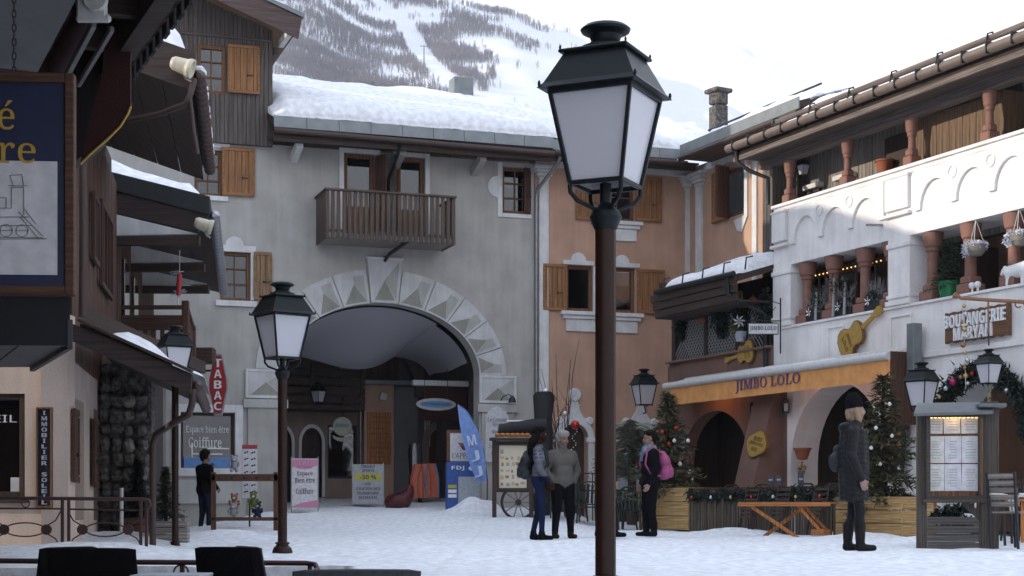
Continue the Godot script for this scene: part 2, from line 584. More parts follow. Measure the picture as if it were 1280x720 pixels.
func build_hills() -> void:
	hn.seed = 9
	hn.frequency = 0.01
	hn.fractal_octaves = 4
	var o := inst(self,"wooded_hill",grid_mesh(steps(-420,330,110),steps(330,1000,90),left_hill),M.roof_snow,Transform3D.IDENTITY)
	o.set_meta("kind","structure")
	o = inst(self,"snow_mountain",grid_mesh(steps(-900,1500,130),steps(1000,2600,90),right_hill),M.roof_snow,Transform3D.IDENTITY)
	o.set_meta("kind","structure")
	# bare trees on the hill
	var mb := MB.new()
	rng.seed = 77
	mb.tube([Vector3(0,-.3,0),Vector3(.1,2.6,0),Vector3(0,5.2,.1)],[.17,.12,.03],3,false)
	for k in 9:
		var a := rng.randf()*TAU
		var y := 1.1 + k*.38
		var l := rng.randf_range(.7,1.5)*(1.15 - k*.07)
		mb.tube([Vector3(.05,y,0),Vector3(cos(a)*l*.5,y + l*.6,sin(a)*l*.5),Vector3(cos(a)*l*.8,y + l*1.3,sin(a)*l*.8)],[.09,.065,.03],3,false)
	var mm := MultiMesh.new()
	mm.transform_format = MultiMesh.TRANSFORM_3D
	mm.mesh = mb.mesh()
	var where := []
	var tries := 0
	while where.size() < 20000 and tries < 200000:
		tries += 1
		var d := rng.randf_range(430,905)
		var px := rng.randf_range(320,900)
		var x := gx(px,d)
		var y := left_hill(x,d)
		var py := HZ - (y - EYE)*F/d
		if py > 190 or py < -40: continue
		# the ski run: an open strip falling to the right; open snow to the right of it
		var run_c := 462.0 + (py + 4.0)*0.98 + 8.0*sin(py*.06)
		var w := 9.0 + py*.07
		if absf(px - run_c) < w: continue
		var dens := 0.46 + 1.5*hn.get_noise_2d(x*1.7 + 40.0,d*2.4)
		var nb := hn.get_noise_2d(px*3.0,py*4.0)
		if px > 610: dens -= (px - 610.0)/230.0 + .12
		if py < 14 + (px - 480)*0.16: dens -= 0.35
		if px > 612 + 34*nb and px < 712 + 30*nb and py > 58 + 20*nb: dens = -.1 + nb*.3
		if px > 712 and py > 90: dens -= .5
		if rng.randf() > dens: continue
		where.append(Transform3D(Basis(Vector3.UP,rng.randf()*TAU).scaled(Vector3.ONE*rng.randf_range(.35,.8)),Vector3(x,y,-d)))
	# a thin belt of trees low on the far slope
	for k in 1500:
		var px := rng.randf_range(760,1010)
		var d := rng.randf_range(1020,1300)
		var x := gx(px,d)
		var y := right_hill(x,d)
		var py := HZ - (y - EYE)*F/d
		if py < 122 + 12*sin(px*.05) or py > 200: continue
		where.append(Transform3D(Basis(Vector3.UP,rng.randf()*TAU).scaled(Vector3.ONE*rng.randf_range(.8,1.7)),Vector3(x,y,-d)))
	mm.instance_count = where.size()
	for k in where.size(): mm.set_instance_transform(k,where[k])
	var mi := MultiMeshInstance3D.new()
	mi.name = "bare_wood"
	mi.multimesh = mm
	mi.material_override = M.bare_wood
	add_child(mi)
	meta(mi,"dense bare winter trees covering the snowy hillside","woodland","","stuff")
	# ski lift pylons beside the run
	var n := 0
	for q in [[478,20],[530,76],[595,116]]:
		var d := 700.0
		for it in 40:
			var y0 := left_hill(gx(q[0],d),d)
			d += (HZ - (y0 - EYE)*F/d - q[1])*4.0
		var b := Vector3(gx(q[0],d),left_hill(gx(q[0],d),d) - .5,-d)
		var t := T("lift_pylon",["topmost thin ski lift pylon beside the piste on the wooded hill","middle thin ski lift pylon beside the piste on the wooded hill","lowest thin ski lift pylon on the wooded hill above the snowy roof"][n],"pylon","lift pylons up the hill",b)
		tb(t,"mast",M.black_metal,[Vector3.ZERO,Vector3(0,8.5,0)],[.28,.18],5)
		bar(t,"crossarm",M.black_metal,Vector3(-1.6,8.2,0),Vector3(1.6,8.2,0),.25,.25)
		n += 1
	# conifers at the foot of the hill and on the far crest
	n = 0
	for q in [[350,108,420.0,11.0],[366,112,430.0,7.0],[1018,130,1050.0,10.0],[985,134,1050.0,7.0],[960,138,1050.0,6.0]]:
		var b := P(q[0],q[1],q[2])
		b.y = (left_hill(b.x,q[2]) if n < 2 else right_hill(b.x,q[2])) - .5
		var t := T("distant_conifer",["dark conifer at the foot of the hill, just right of the timber gable","smaller dark conifer at the hill foot above the snowy roof end","tallest of the tiny dark conifers below the far white slope","tiny dark conifer below the far white slope, right of the chimney","tiny dark conifer nearest the stone chimney on the far slope"][n],"tree","distant conifers",b)
		conifer(t,q[3],q[3]*.24,60,0.5,int(q[0]),M.dark_needles)
		n += 1
func conifer(t: Node3D,h: float,r: float,branches: int,leaf: float,sd: int,m: Material,base := 0.06) -> void:
	# trunk and a crown of drooping sprays
	var g := RandomNumberGenerator.new()
	g.seed = sd
	tb(t,"trunk",M.bark,[Vector3(0,0,0),Vector3(0,h*.5,0),Vector3(0,h*.97,0)],[r*.09,r*.06,r*.012],6)
	var mb := MB.new()
	for k in branches:
		var f := base + (1.0 - base)*pow((k + g.randf())/branches,0.9)
		var y := h*f
		var l := r*(1.03 - f)*g.randf_range(.65,1.08) + r*.04
		var a := k*2.399 + g.randf()*.5
		var out := Vector3(cos(a),0,sin(a))
		var tip := Vector3(0,y,0) + out*l + Vector3.UP*l*g.randf_range(-.30,.22)
		var root := Vector3(0,y,0)
		var side := out.cross(Vector3.UP)
		var nl := int(maxf(4,l/(leaf*.22)))
		for j in nl:
			var s := (j + g.randf())/nl
			var p := root.lerp(tip,s) - Vector3.UP*l*.10*s*s
			for q in 3:
				var dv := (out*g.randf_range(.2,.9) + side*g.randf_range(-1.0,1.0) + Vector3.UP*g.randf_range(-.45,.35)).normalized()
				var w := dv.cross(Vector3(g.randf() - .5,1,g.randf() - .5)).normalized()*leaf*.10
				var le := leaf*g.randf_range(.5,1.0)*(1.1 - s*.4)
				mb.tri(p - w,p + w,p + dv*le)
	put(t,"crown",mb,m)

# ---------- building blocks ----------
func wall_csg(parent: Node,called: String,m: Material,u0: float,u1: float,y0: float,y1: float,z0: float,z1: float,holes: Array,polys := []) -> CSGBox3D:
	var c := CSGBox3D.new()
	c.name = called
	c.size = Vector3(u1 - u0,y1 - y0,z1 - z0)
	c.position = Vector3((u0 + u1)/2,(y0 + y1)/2,(z0 + z1)/2)
	c.material = m
	for h in holes:
		var b := CSGBox3D.new()
		b.name = "opening"
		b.operation = CSGShape3D.OPERATION_SUBTRACTION
		b.size = Vector3(h.size.x,h.size.y,(z1 - z0) + 0.2)
		b.position = Vector3(h.position.x + h.size.x/2,h.position.y + h.size.y/2,(z0 + z1)/2) - c.position
		b.material = m
		c.add_child(b,true)
	for q in polys:
		var g := CSGPolygon3D.new()
		g.name = "archway"
		g.operation = CSGShape3D.OPERATION_SUBTRACTION
		g.polygon = q
		g.depth = (z1 - z0) + 0.2
		g.position = Vector3(0,0,z1 + 0.1) - c.position
		g.material = m
		c.add_child(g,true)
	parent.add_child(c,true)
	return c
func mframe(mb: MB,r: Rect2,fw: float,z0: float,z1: float,nx := 1,ny := 1,mw := 0.03) -> void:
	var zc := (z0 + z1)/2
	var zs := z1 - z0
	var a := r.position
	var e := r.end
	mb.box(Vector3(a.x + fw/2,(a.y + e.y)/2,zc),Vector3(fw,r.size.y,zs),.006)
	mb.box(Vector3(e.x - fw/2,(a.y + e.y)/2,zc),Vector3(fw,r.size.y,zs),.006)
	mb.box(Vector3((a.x + e.x)/2,e.y - fw/2,zc),Vector3(r.size.x - 2*fw,fw,zs),.006)
	mb.box(Vector3((a.x + e.x)/2,a.y + fw/2,zc),Vector3(r.size.x - 2*fw,fw,zs),.006)
	for k in range(1,nx): mb.box(Vector3(lerpf(a.x,e.x,float(k)/nx),(a.y + e.y)/2,zc - .005),Vector3(mw,r.size.y - 2*fw,zs*.6),.003)
	for k in range(1,ny): mb.box(Vector3((a.x + e.x)/2,lerpf(a.y,e.y,float(k)/ny),zc - .008),Vector3(r.size.x - 2*fw,mw,zs*.5),.003)
func win(parent: Node,r: Rect2,m: Material,nx := 2,ny := 3,z := -.10,fw := 0.08,pane := "glass",called := "window") -> MeshInstance3D:
	var mb := MB.new()
	mframe(mb,r,fw,z - .06,z + .03,nx,ny,.028)
	var o := put(parent,called,mb,m)
	for i in nx:
		for j in ny:
			var iw := (r.size.x - 2*fw)/nx
			var ih := (r.size.y - 2*fw)/ny
			bx(o,"pane",M[pane],Vector3(r.position.x + fw + iw*(i + .5),r.position.y + fw + ih*(j + .5),z - .03),Vector3(iw - .012,ih - .012,.006),0.0)
	return o
func shutter(parent: Node,r: Rect2,z: float,key: String,n := 5,hinge := 0,swing := 0.0) -> MeshInstance3D:
	# board shutter lying on the wall; swing turns it about one edge
	var mb := MB.new()
	var px := r.position.x if hinge == 0 else r.end.x
	var keep := Transform3D(Basis(Vector3.UP,swing),Vector3(px,0,z))*Transform3D(Basis.IDENTITY,Vector3(-px,0,-z))
	mb.x = keep
	var w := r.size.x/n
	for k in n:
		mb.box(Vector3(r.position.x + w*(k + .5),r.position.y + r.size.y/2,z),Vector3(w - .008,r.size.y - .02 - .012*(k % 2),.035),.006)
	var o := put(parent,"shutter",mb,M[key + "_y"])
	var b2 := MB.new()
	b2.x = keep
	for f in [.04,.96]: b2.box(Vector3(r.position.x + r.size.x/2,r.position.y + r.size.y*f,z + .022),Vector3(r.size.x,.075,.03),.006)
	for f in [.03,.97]: b2.box(Vector3(r.position.x + r.size.x*f,r.position.y + r.size.y/2,z + .021),Vector3(.05,r.size.y - .17,.025),.006)
	put(o,"batten",b2,M[key + "_x"])
	var b3 := MB.new()
	b3.x = keep
	b3.box(Vector3(r.position.x + r.size.x*.7,r.position.y + r.size.y*.38,z + .04),Vector3(.16,.02,.02),.004)
	b3.box(Vector3(r.position.x + r.size.x*.7 - .06,r.position.y + r.size.y*.38,z + .03),Vector3(.02,.05,.03),.004)
	put(o,"latch",b3,M.black_metal)
	return o
func snow_slab(parent: Node,u0: float,u1: float,a: Vector2,b: Vector2,th: float,sd: int,m: Material = null,called := "snow_cover",nu := 60,na := 18,bulge := 0.25) -> MeshInstance3D:
	# snow lying on a pitch from the eave a (z,y) to the ridge b (z,y): lumpy top,rounded lip at the eave
	var g := FastNoiseLite.new()
	g.seed = sd
	g.frequency = .35
	g.fractal_octaves = 3
	var d := (b - a).normalized()
	var nn := Vector2(d.y,-d.x)
	if nn.y < 0: nn = -nn
	var L := a.distance_to(b)
	var mb := MB.new()
	var rows := []
	for i in nu + 1:
		var u := lerpf(u0,u1,float(i)/nu)
		var row := []
		var endf := smoothstep(0.0,0.05,float(i)/nu)*smoothstep(0.0,0.05,1.0 - float(i)/nu)
		var lip := .5 + .5*g.get_noise_2d(u*3.0,77.0)
		for j in na + 1:
			var t := float(j)/na
			var s := pow(t,2.0)*L
			var q := sqrt(clampf(s/(th*.9),0,1))
			var h := th*lerpf(.12,1.0,q)*lerpf(.35,1.0,endf)*(1.0 + bulge*1.6*g.get_noise_2d(u*1.2,s*1.2)) + .02*g.get_noise_2d(u*9,s*9)
			var p := a + d*(s + lip*.10*(1 - t) - .02) + nn*h
			row.append(Vector3(u,p.y,p.x))
		var base := a + d*.08
		row.push_front(Vector3(u,base.y,base.x))
		rows.append(row)
	for i in nu:
		for j in na + 1:
			mb.quad(rows[i][j],rows[i + 1][j],rows[i + 1][j + 1],rows[i][j + 1],Vector3.UP + Vector3(0,0,.4))
	# ends
	for i in [0,nu]:
		for j in range(1,na + 1):
			var p0 := a + d*.08 + (b - a)*pow(float(j - 1)/na,2.0)*.98
			var p1 := a + d*.08 + (b - a)*pow(float(j)/na,2.0)*.98
			mb.quad(rows[i][j],rows[i][j + 1],Vector3(rows[i][0].x,p1.y,p1.x),Vector3(rows[i][0].x,p0.y,p0.x),Vector3(-1 if i == 0 else 1,0,0))
	return put(parent,called,smoothed(mb),m if m else M.roof_snow)
func smoothed(mb: MB) -> MB:
	# average normals of vertices that share a place
	var acc := {}
	for k in mb.v.size():
		var key := Vector3i((mb.v[k]*2000.0).round())
		acc[key] = acc.get(key,Vector3.ZERO) + mb.n[k]
	for k in mb.v.size():
		var key := Vector3i((mb.v[k]*2000.0).round())
		var s: Vector3 = acc[key]
		if s.length() > 1e-4: mb.n[k] = s.normalized()
	return mb
func pitch(parent: Node,u0: float,u1: float,a: Vector2,b: Vector2,th: float,m: Material,called := "roof") -> MeshInstance3D:
	# a roof slab from eave a (z,y) to ridge b,top face through a-b
	var mb := MB.new()
	mb.extr([Vector3(u0,a.y,a.x),Vector3(u0,b.y,b.x),Vector3(u0,b.y - th,b.x),Vector3(u0,a.y - th,a.x)],Vector3(u1 - u0,0,0))
	return put(parent,called,mb,m)
func half_disc(r: float,n := 14) -> PackedVector2Array:
	var p := PackedVector2Array()
	for k in n + 1: p.append(Vector2(cos(PI*k/n),sin(PI*k/n))*r)
	return p
func moved(p: PackedVector2Array,by: Vector2) -> PackedVector2Array:
	var o := PackedVector2Array()
	for q in p: o.append(q + by)
	return o
func ellipse_arc(ce: Vector2,a: float,b: float,t0: float,t1: float,n: int) -> PackedVector2Array:
	var o := PackedVector2Array()
	for k in n + 1:
		var t := lerpf(t0,t1,float(k)/n)
		o.append(ce + Vector2(cos(t)*a,sin(t)*b))
	return o

func build_grey() -> void:
	var b := TF("grey_house","grey plaster house with the painted archway, timber gable and wooden balcony","house",G)
	var gr := func(x0,y0,x1,y1,off := 0.0): return rect(G,x0,y0,x1,y1,off)
	var uL: float = hit(G,120,400).x
	var uR: float = hit(G,668,400).x
	var eave_y: float = hit(G,500,168,0.95).y
	var top_y := eave_y - 0.25
	# openings
	var wB: Rect2 = gr.call(243,187,278,245)
	var wC: Rect2 = gr.call(275,315,313,376)
	var d1: Rect2 = gr.call(430,192,469,299)
	var d2: Rect2 = gr.call(497,195,531,301)
	d2.size.y = d1.end.y - d1.position.y; d2.position.y = d1.position.y
	var wE: Rect2 = gr.call(628,209,663,267)
	var wF: Rect2 = gr.call(226,516,293,585)
	var ac := Vector2(hit(G,480,465).x,hit(G,480,466).y)          # springing centre of the arch
	var ai: float = hit(G,599,465).x - ac.x
	var bi: float = hit(G,480,379).y - ac.y
	var arch := PackedVector2Array([ac + Vector2(ai,-6),ac + Vector2(ai,0)])
	arch.append_array(ellipse_arc(ac,ai,bi,0.0,PI,32))
	arch.append(ac + Vector2(-ai,-6))
	wall_csg(b,"wall",M.grey_plaster,uL,uR,-0.4,top_y,-0.45,0.0,[wB,wC,d1,d2,wE,wF],[arch])
	# the rest of the shell
	bx(b,"back_wall",M.grey_plaster,Vector3((uL + uR)/2,top_y/2,-9.2),Vector3(uR - uL,top_y,.3),0)
	bx(b,"side_wall",M.grey_plaster,Vector3(uL + .15,top_y/2,-4.8),Vector3(.3,top_y,8.6),0)
	bx(b,"side_wall",M.grey_plaster,Vector3(uR - .15,top_y/2,-4.8),Vector3(.3,top_y,8.6),0)
	bx(b,"floor_slab",M.dark_plaster,Vector3((uL + uR)/2,ac.y + bi + .45,-4.8),Vector3(uR - uL - .62,.3,8.5),0)
	bx(b,"floor_slab",M.dark_plaster,Vector3((uL + uR)/2,d1.position.y - .2,-4.8),Vector3(uR - uL - .62,.25,8.5),0)
	# main roof
	var re := Vector2(0.98,eave_y + .16)
	var rr := Vector2(-5.2,eave_y + 2.35)
	var u0: float = hit(G,342,150,.98).x
	var u1: float = hit(G,692,170,.98).x
	pitch(b,u0,u1,re,rr,.16,M.dark_wood_x)
	pitch(b,uL,u0,Vector2(-.5,re.y + .35),rr,.16,M.dark_wood_x)
	pitch(b,uL,u1,Vector2(-10.0,re.y + .6),rr,.16,M.dark_wood_x)
	var sn := snow_slab(b,u0 + .02,u1 + .3,re + Vector2(-.12,.03),rr,.42,12,null,"snow_cover",90,20,.16)
	# metal fascia,gutter,soffit board
	var n := 9
	for k in n:
		var a0 := lerpf(u0,u1,float(k)/n)
		var a1 := lerpf(u0,u1,float(k + 1)/n)
		bx(b,"fascia_sheet",M.metal_grey,Vector3((a0 + a1)/2,re.y - .09,re.x + .02),Vector3(a1 - a0 - .008,.27,.03),.004,Basis(Vector3.RIGHT,-.12))
	var gy := re.y - .30
	tb(b,"gutter",M.metal_brown,[Vector3(u0,gy,re.x + .05),Vector3(u1,gy - .06,re.x + .05)],.07,10)
	bx(b,"eaves_board",M.dark_wood_x,Vector3((u0 + u1)/2,gy - .14,re.x - .10),Vector3(u1 - u0,.16,.10),.01)
	bx(b,"soffit",M.rail_wood_x,Vector3((u0 + u1)/2,gy - .02,re.x/2 - .1),Vector3(u1 - u0,.05,re.x),.005)
	for px in [372,500,600]:
		var u: float = hit(G,px,185,.5).x
		bar(b,"eaves_bracket",M.white_trim if px == 372 else M.grey_plaster,Vector3(u,gy - .42,0.0),Vector3(u,gy - .20,.75),.16,.20)
	# timber gable on the left,standing a little proud of the wall
	var zt := .14
	var tr: Rect2 = gr.call(150,30,341,176,zt)
	var tl := tr.position.x
	var tright := tr.end.x
	var yb := tr.position.y
	var wA: Rect2 = gr.call(247,57,282,117,zt)
	var yr: float = hit(G,341,44,zt).y
	var slope := 0.36
	var npl := 34
	for k in npl:
		var a0 := lerpf(tl,tright,float(k)/npl)
		var a1 := lerpf(tl,tright,float(k + 1)/npl)
		var c := (a0 + a1)/2
		var yt := yr + (tright - c)*slope + .1
		var segs := [[yb,yt]]
		if a1 > wA.position.x + .01 and a0 < wA.end.x - .01:
			segs = [[yb,wA.position.y],[wA.end.y,yt]]
		for s in segs:
			bx(b,"plank",M.gable_wood_y if k % 3 else M.gable_wood2_y,Vector3(c,(s[0] + s[1])/2,zt - .02 - .006*(k % 2)),Vector3(a1 - a0 - .010,s[1] - s[0],.035),.005)
	var mb := MB.new()
	mb.extr([Vector3(tl,yb,-.02),Vector3(tright,yb,-.02),Vector3(tright,wA.position.y,-.02),Vector3(tl,wA.position.y,-.02)],Vector3(0,0,.13))
	mb.extr([Vector3(tl,wA.end.y,-.02),Vector3(tright,wA.end.y,-.02),Vector3(tright,yr,-.02),Vector3(tl,yr + (tright - tl)*slope,-.02)],Vector3(0,0,.13))
	mb.box(Vector3((tl + wA.position.x)/2,(wA.position.y + wA.end.y)/2,.045),Vector3(wA.position.x - tl,wA.size.y,.13))
	mb.box(Vector3((tright + wA.end.x)/2,(wA.position.y + wA.end.y)/2,.045),Vector3(tright - wA.end.x,wA.size.y,.13))
	mb.box(Vector3(tright - .07,(yb + yr)/2,-3.0),Vector3(.14,yr - yb,5.95))
	mb.box(Vector3((tl + tright)/2,(yb + yr)/2,-6.0),Vector3(tright - tl,yr - yb,.1))
	put(b,"gable_core",mb,M.gable_wood_y)
	bx(b,"gable_moulding",M.gable_wood_x,Vector3((tl + tright)/2,hit(G,290,47,zt).y,zt + .02),Vector3(tright - tl,.05,.05),.01)
	# gable roof: falls to the right,hangs a metre over the front
	var ge := Vector2(hit(G,376,40,1.1).x,hit(G,376,24,1.1).y)
	var gt := Vector2(tl - 1.0,ge.y + (ge.x - tl + 1.0)*slope)
	mb = MB.new()
	mb.extr([Vector3(gt.x,gt.y,1.08),Vector3(ge.x,ge.y,1.08),Vector3(ge.x,ge.y - .16,1.08),Vector3(gt.x,gt.y - .16,1.08)],Vector3(0,0,-7.6))
	put(b,"gable_roof",mb,M.warm_wood_x)
	mb = MB.new()
	mb.extr([Vector3(gt.x,gt.y + .02,1.13),Vector3(ge.x + .02,ge.y + .02,1.13),Vector3(ge.x - .06,ge.y - .46,1.13),Vector3(gt.x,gt.y - .40,1.13)],Vector3(0,0,-.045))
	put(b,"barge_board",mb,M.barge_x)
	mb = MB.new()
	mb.extr([Vector3(gt.x,gt.y + .12,1.17),Vector3(ge.x + .06,ge.y + .12,1.17),Vector3(ge.x + .06,ge.y + .025,1.17),Vector3(gt.x,gt.y + .025,1.17)],Vector3(0,0,-7.7))
	put(b,"verge_metal",mb,M.metal_grey)
	var gs := put(b,"gable_snow",snow_strip(Vector3(gt.x,gt.y + .12,1.0),Vector3(ge.x - .1,ge.y + .12,1.0),Vector3(0,0,-7),.34,5),M.roof_snow)
	for k in 3:
		bar(b,"rafter",M.white_trim if k == 0 else M.gable_wood_z,Vector3(ge.x - .25,ge.y - .30,.0 - k*1.6),Vector3(ge.x - .25,ge.y - .30,1.0 - k*1.6),.12,.16)
	# windows and shutters
	win(b,wA,M.frame_wood_y,2,3,zt - .04)
	shutter(b,gr.call(284,57,324,118,zt),zt + .05,"shutter_wood")
	win(b,wB,M.frame_wood_y,2,3)
	shutter(b,gr.call(277,185,318,246),.045,"shutter_wood")
	rb(b,"lintel",M.white_trim,gr.call(262,173,287,185),-.02,.035)
	rb(b,"sill",M.white_trim,gr.call(250,245,285,251),-.02,.05)
	var wc := win(b,wC,M.frame_wood_y,2,3)
	shutter(b,gr.call(317,315,339,376),.05,"old_shutter",3)
	var lc: Rect2 = gr.call(269,307,320,315)
	rb(b,"lintel",M.white_trim,lc,-.02,.035)
	var hm := MB.new()
	var hc: Vector3 = hit(G,293,307)
	hm.prism(moved(half_disc(.21),Vector2(hc.x,hc.y)),-.02,.033)
	put(b,"lintel_crown",hm,M.white_trim)
	rb(b,"jamb",M.white_trim,gr.call(313.5,315.5,317.5,375.5),-.02,.03)
	rb(b,"sill",M.white_trim,gr.call(269,376,321,383),-.02,.06)
	# balcony doors
	for d in [d1,d2]:
		var dm := MB.new()
		mframe(dm,d,.10,-.20,-.08)
		dm.box(Vector3(d.position.x + d.size.x/2,d.position.y + .45,-.14),Vector3(d.size.x - .2,.7,.05),.01)
		var dd := put(b,"balcony_door",dm,M.frame_wood_y)
		bx(dd,"pane",M.glass,Vector3(d.position.x + d.size.x/2,d.position.y + d.size.y/2 + .35,-.15),Vector3(d.size.x - .2,d.size.y - .9,.008),0)
		rb(b,"door_lintel",M.white_trim,Rect2(d.position.x - .12,d.end.y,d.size.x + .24,.11),-.02,.035)
	rb(b,"door_jamb",M.white_trim,Rect2(d1.position.x - .12,d1.position.y,.115,d1.size.y),-.02,.03)
	rb(b,"door_jamb",M.white_trim,Rect2(d2.end.x + .005,d2.position.y,.115,d2.size.y),-.02,.03)
	shutter(b,Rect2(d1.end.x + .01,d1.position.y,.40,d1.size.y - .03),.045,"brown_wood",4,0,-1.15)
	shutter(b,Rect2(d2.position.x - .42,d2.position.y,.40,d2.size.y - .03),.045,"brown_wood",4,1,1.15)
	# balcony
	var zb := 1.15
	var br: Rect2 = gr.call(407,246,569,308,zb)
	var by := d1.position.y - .12
	bx(b,"balcony_slab",M.weathered_x,Vector3(br.get_center().x,by,zb/2),Vector3(br.size.x - .08,.12,zb - .06),.01)
	for k in 24:
		var u := lerpf(br.position.x + .04,br.end.x - .04,k/23.0)
		bx(b,"baluster",M.rail_wood_y,Vector3(u,by + .46,zb),Vector3(.085,1.10,.03),.005)
	for s in [0,1]:
		var u := br.position.x + .02 if s == 0 else br.end.x - .02
		for k in 7: bx(b,"baluster",M.rail_wood_y,Vector3(u,by + .46,.12 + k*.15),Vector3(.03,1.10,.085),.005)
		bx(b,"balcony_rail",M.rail_wood_z,Vector3(u,by + 1.04,zb/2),Vector3(.08,.05,zb),.008)
	bx(b,"balcony_rail",M.rail_wood_x,Vector3(br.get_center().x,by + 1.04,zb),Vector3(br.size.x + .06,.05,.10),.008)
	bx(b,"balcony_lower_rail",M.rail_wood_x,Vector3(br.get_center().x,by + .10,zb - .035),Vector3(br.size.x,.07,.03),.005)
	# small window at the right
	win(b,wE,M.frame_wood_y,2,3,-.12)
	shutter(b,Rect2(wE.end.x - .21,wE.position.y,.20,wE.size.y),-.02,"brown_wood",2,1,.5)
	rb(b,"jamb",M.white_trim,Rect2(wE.position.x - .13,wE.position.y - .11,.125,wE.size.y + .2),-.02,.03)
	rb(b,"sill",M.white_trim,Rect2(wE.position.x,wE.position.y - .11,wE.size.x + .02,.10),-.02,.035)
	hm = MB.new()
	var pd := PackedVector2Array()
	for k in 15: pd.append(Vector2(wE.position.x - .13 - sin(PI*k/14.0)*.26,wE.position.y + wE.size.y*.55 - cos(PI*k/14.0)*.26))
	hm.prism(pd,-.02,.028)
	put(b,"jamb_boss",hm,M.white_trim)
	# painted archway: wedge-shaped blocks with a painted diamond each
	var ao := ai*1.285
	var bo: float = hit(G,480,337).y - ac.y
	var nv := 11
	for k in nv:
		if k == 5: continue
		var t0 := lerpf(0.0,PI,float(k)/nv)
		var t1 := lerpf(0.0,PI,float(k + 1)/nv)
		var vb := MB.new()
		var ring := PackedVector2Array()
		ring.append_array(ellipse_arc(ac,ao,bo,t0 + .006,t1 - .006,6))
		ring.append_array(ellipse_arc(ac,ai,bi,t1 - .006,t0 + .006,6))
		vb.col = Color(.58,.58,.58)
		vb.prism(ring,-.02,.035)
		var tm := (t0 + t1)/2
		var e := func(a,f): return Vector3(ac.x + cos(a)*lerpf(ai,ao,f),ac.y + sin(a)*lerpf(bi,bo,f),.038)
		var pk: Vector3 = e.call(lerpf(t0,t1,.45),.60)
		vb.col = Color(.30,.295,.255)
		vb.quad(e.call(t0 + .03,.06),e.call(t1 - .03,.06),pk,pk,Vector3.BACK)
		vb.col = Color(.42,.42,.40)
		vb.quad(e.call(t0 + .03,.09),pk,e.call(lerpf(t0,t1,.42),.84),e.call(t0 + .03,.84),Vector3.BACK)
		put(b,"arch_stone",vb,M.painted_stone)
	var ks := MB.new()
	var kt: float = hit(G,480,322).y
	var kb: float = hit(G,480,379).y
	ks.col = Color(.58,.58,.58)
	ks.prism(PackedVector2Array([Vector2(ac.x - .44,kt),Vector2(ac.x - .33,kb),Vector2(ac.x + .33,kb),Vector2(ac.x + .44,kt)]),-.3,.09)
	ks.col = Color(.64,.64,.64)
	ks.box(Vector3(ac.x,kt - .03,.05),Vector3(.94,.06,.10),.01)
	ks.col = Color(.30,.295,.255)
	var kp := Vector3(ac.x,kb + .55,.093)
	ks.tri(Vector3(ac.x - .25,kb + .06,.093),Vector3(ac.x + .25,kb + .06,.093),kp)
	ks.col = Color(.40,.40,.37)
	ks.tri(Vector3(ac.x + .27,kb + .08,.093),Vector3(ac.x + .36,kt - .1,.093),kp)
	put(b,"keystone",ks,M.painted_stone)
	for s in [-1.0,1.0]:
		var ib := MB.new()
		var c := Vector3(ac.x + s*(ai + .46),ac.y - .34,0)
		ib.col = Color(.56,.56,.56)
		ib.box(c + Vector3(0,0,.03),Vector3(.94,.66,.10),.01)
		ib.col = Color(.64,.64,.64)
		mframe(ib,Rect2(c.x - .48,c.y - .34,.96,.68),.06,.06,.095)
		ib.col = Color(.30,.295,.255)
		ib.tri(c + Vector3(-.36,-.26,.083),c + Vector3(.36,-.26,.083),c + Vector3(0,.04,.083))
		ib.col = Color(.44,.44,.42)
		ib.tri(c + Vector3(.40,-.24,.083),c + Vector3(.40,.26,.083),c + Vector3(.02,.03,.083))
		put(b,"impost_stone",ib,M.painted_stone)
		rb(b,"impost_moulding",M.pale_plaster,Rect2(c.x - .52,c.y - .56,1.04,.20),-.02,.11)
		rb(b,"pilaster",M.grey_plaster,Rect2(c.x - .42,-.3,.84,c.y - .26),-.02,.07)
	# shop window
	win(b,wF,M.dark_wood_y,1,1,-.08,.06,"shop_glass","shop_window")
	mb = MB.new()
	mframe(mb,wF.grow(.19),.18,-.02,.06)
	put(b,"shop_surround",mb,M.white_trim)
	bx(b,"shop_sill_board",M.sign_blue,Vector3(wF.get_center().x,wF.position.y + .12,-.02),Vector3(wF.size.x - .14,.24,.02),.003)
	bx(b,"shop_plinth",M.pale_plaster,Vector3(wF.get_center().x,wF.position.y - .55,.04),Vector3(wF.size.x + .3,.55,.06),.006)
	var s1 := txt(b,"Espace bien être",M.letter_white,Vector3(wF.get_center().x - .0,wF.end.y - .40,-.065),.98,.2,Basis.IDENTITY,"Droid Serif",400,.004,true)
	var s2 := txt(b,"Coiffure",M.letter_white,Vector3(wF.get_center().x - .05,wF.end.y - .68,-.065),.75,.24,Basis.IDENTITY,"Droid Serif",400,.004,true)
	var fm := MB.new()
	fm.box(Vector3(wF.get_center().x + .25,wF.end.y - .82,-.064),Vector3(.5,.03,.006))
	fm.box(Vector3(wF.get_center().x - .35,wF.end.y - .95,-.064),Vector3(.03,.5,.006))
	fm.box(Vector3(wF.get_center().x,wF.end.y - .95,-.064),Vector3(.7,.025,.006))
	put(b,"window_print",fm,M.letter_white)
	# rainwater pipe between grey and orange plaster
	var pu: float = hit(G,669,400).x
	tb(b,"rain_pipe",M.zinc,[Vector3(pu + .3,gy - .1,.95),Vector3(pu + .28,gy - .22,.90),Vector3(pu + .02,gy - .75,.12),Vector3(pu,gy - .95,.09),Vector3(pu,.3,.09)],.045,8)
	tb(b,"rain_pipe",M.black_metal,[Vector3(d1.end.x + .35,gy - .1,1.0),Vector3(d1.end.x + .33,gy - .35,.8),Vector3(d1.end.x + .30,gy - .75,.10),Vector3(d1.end.x + .3,by + 1.1,.07)],.04,6)
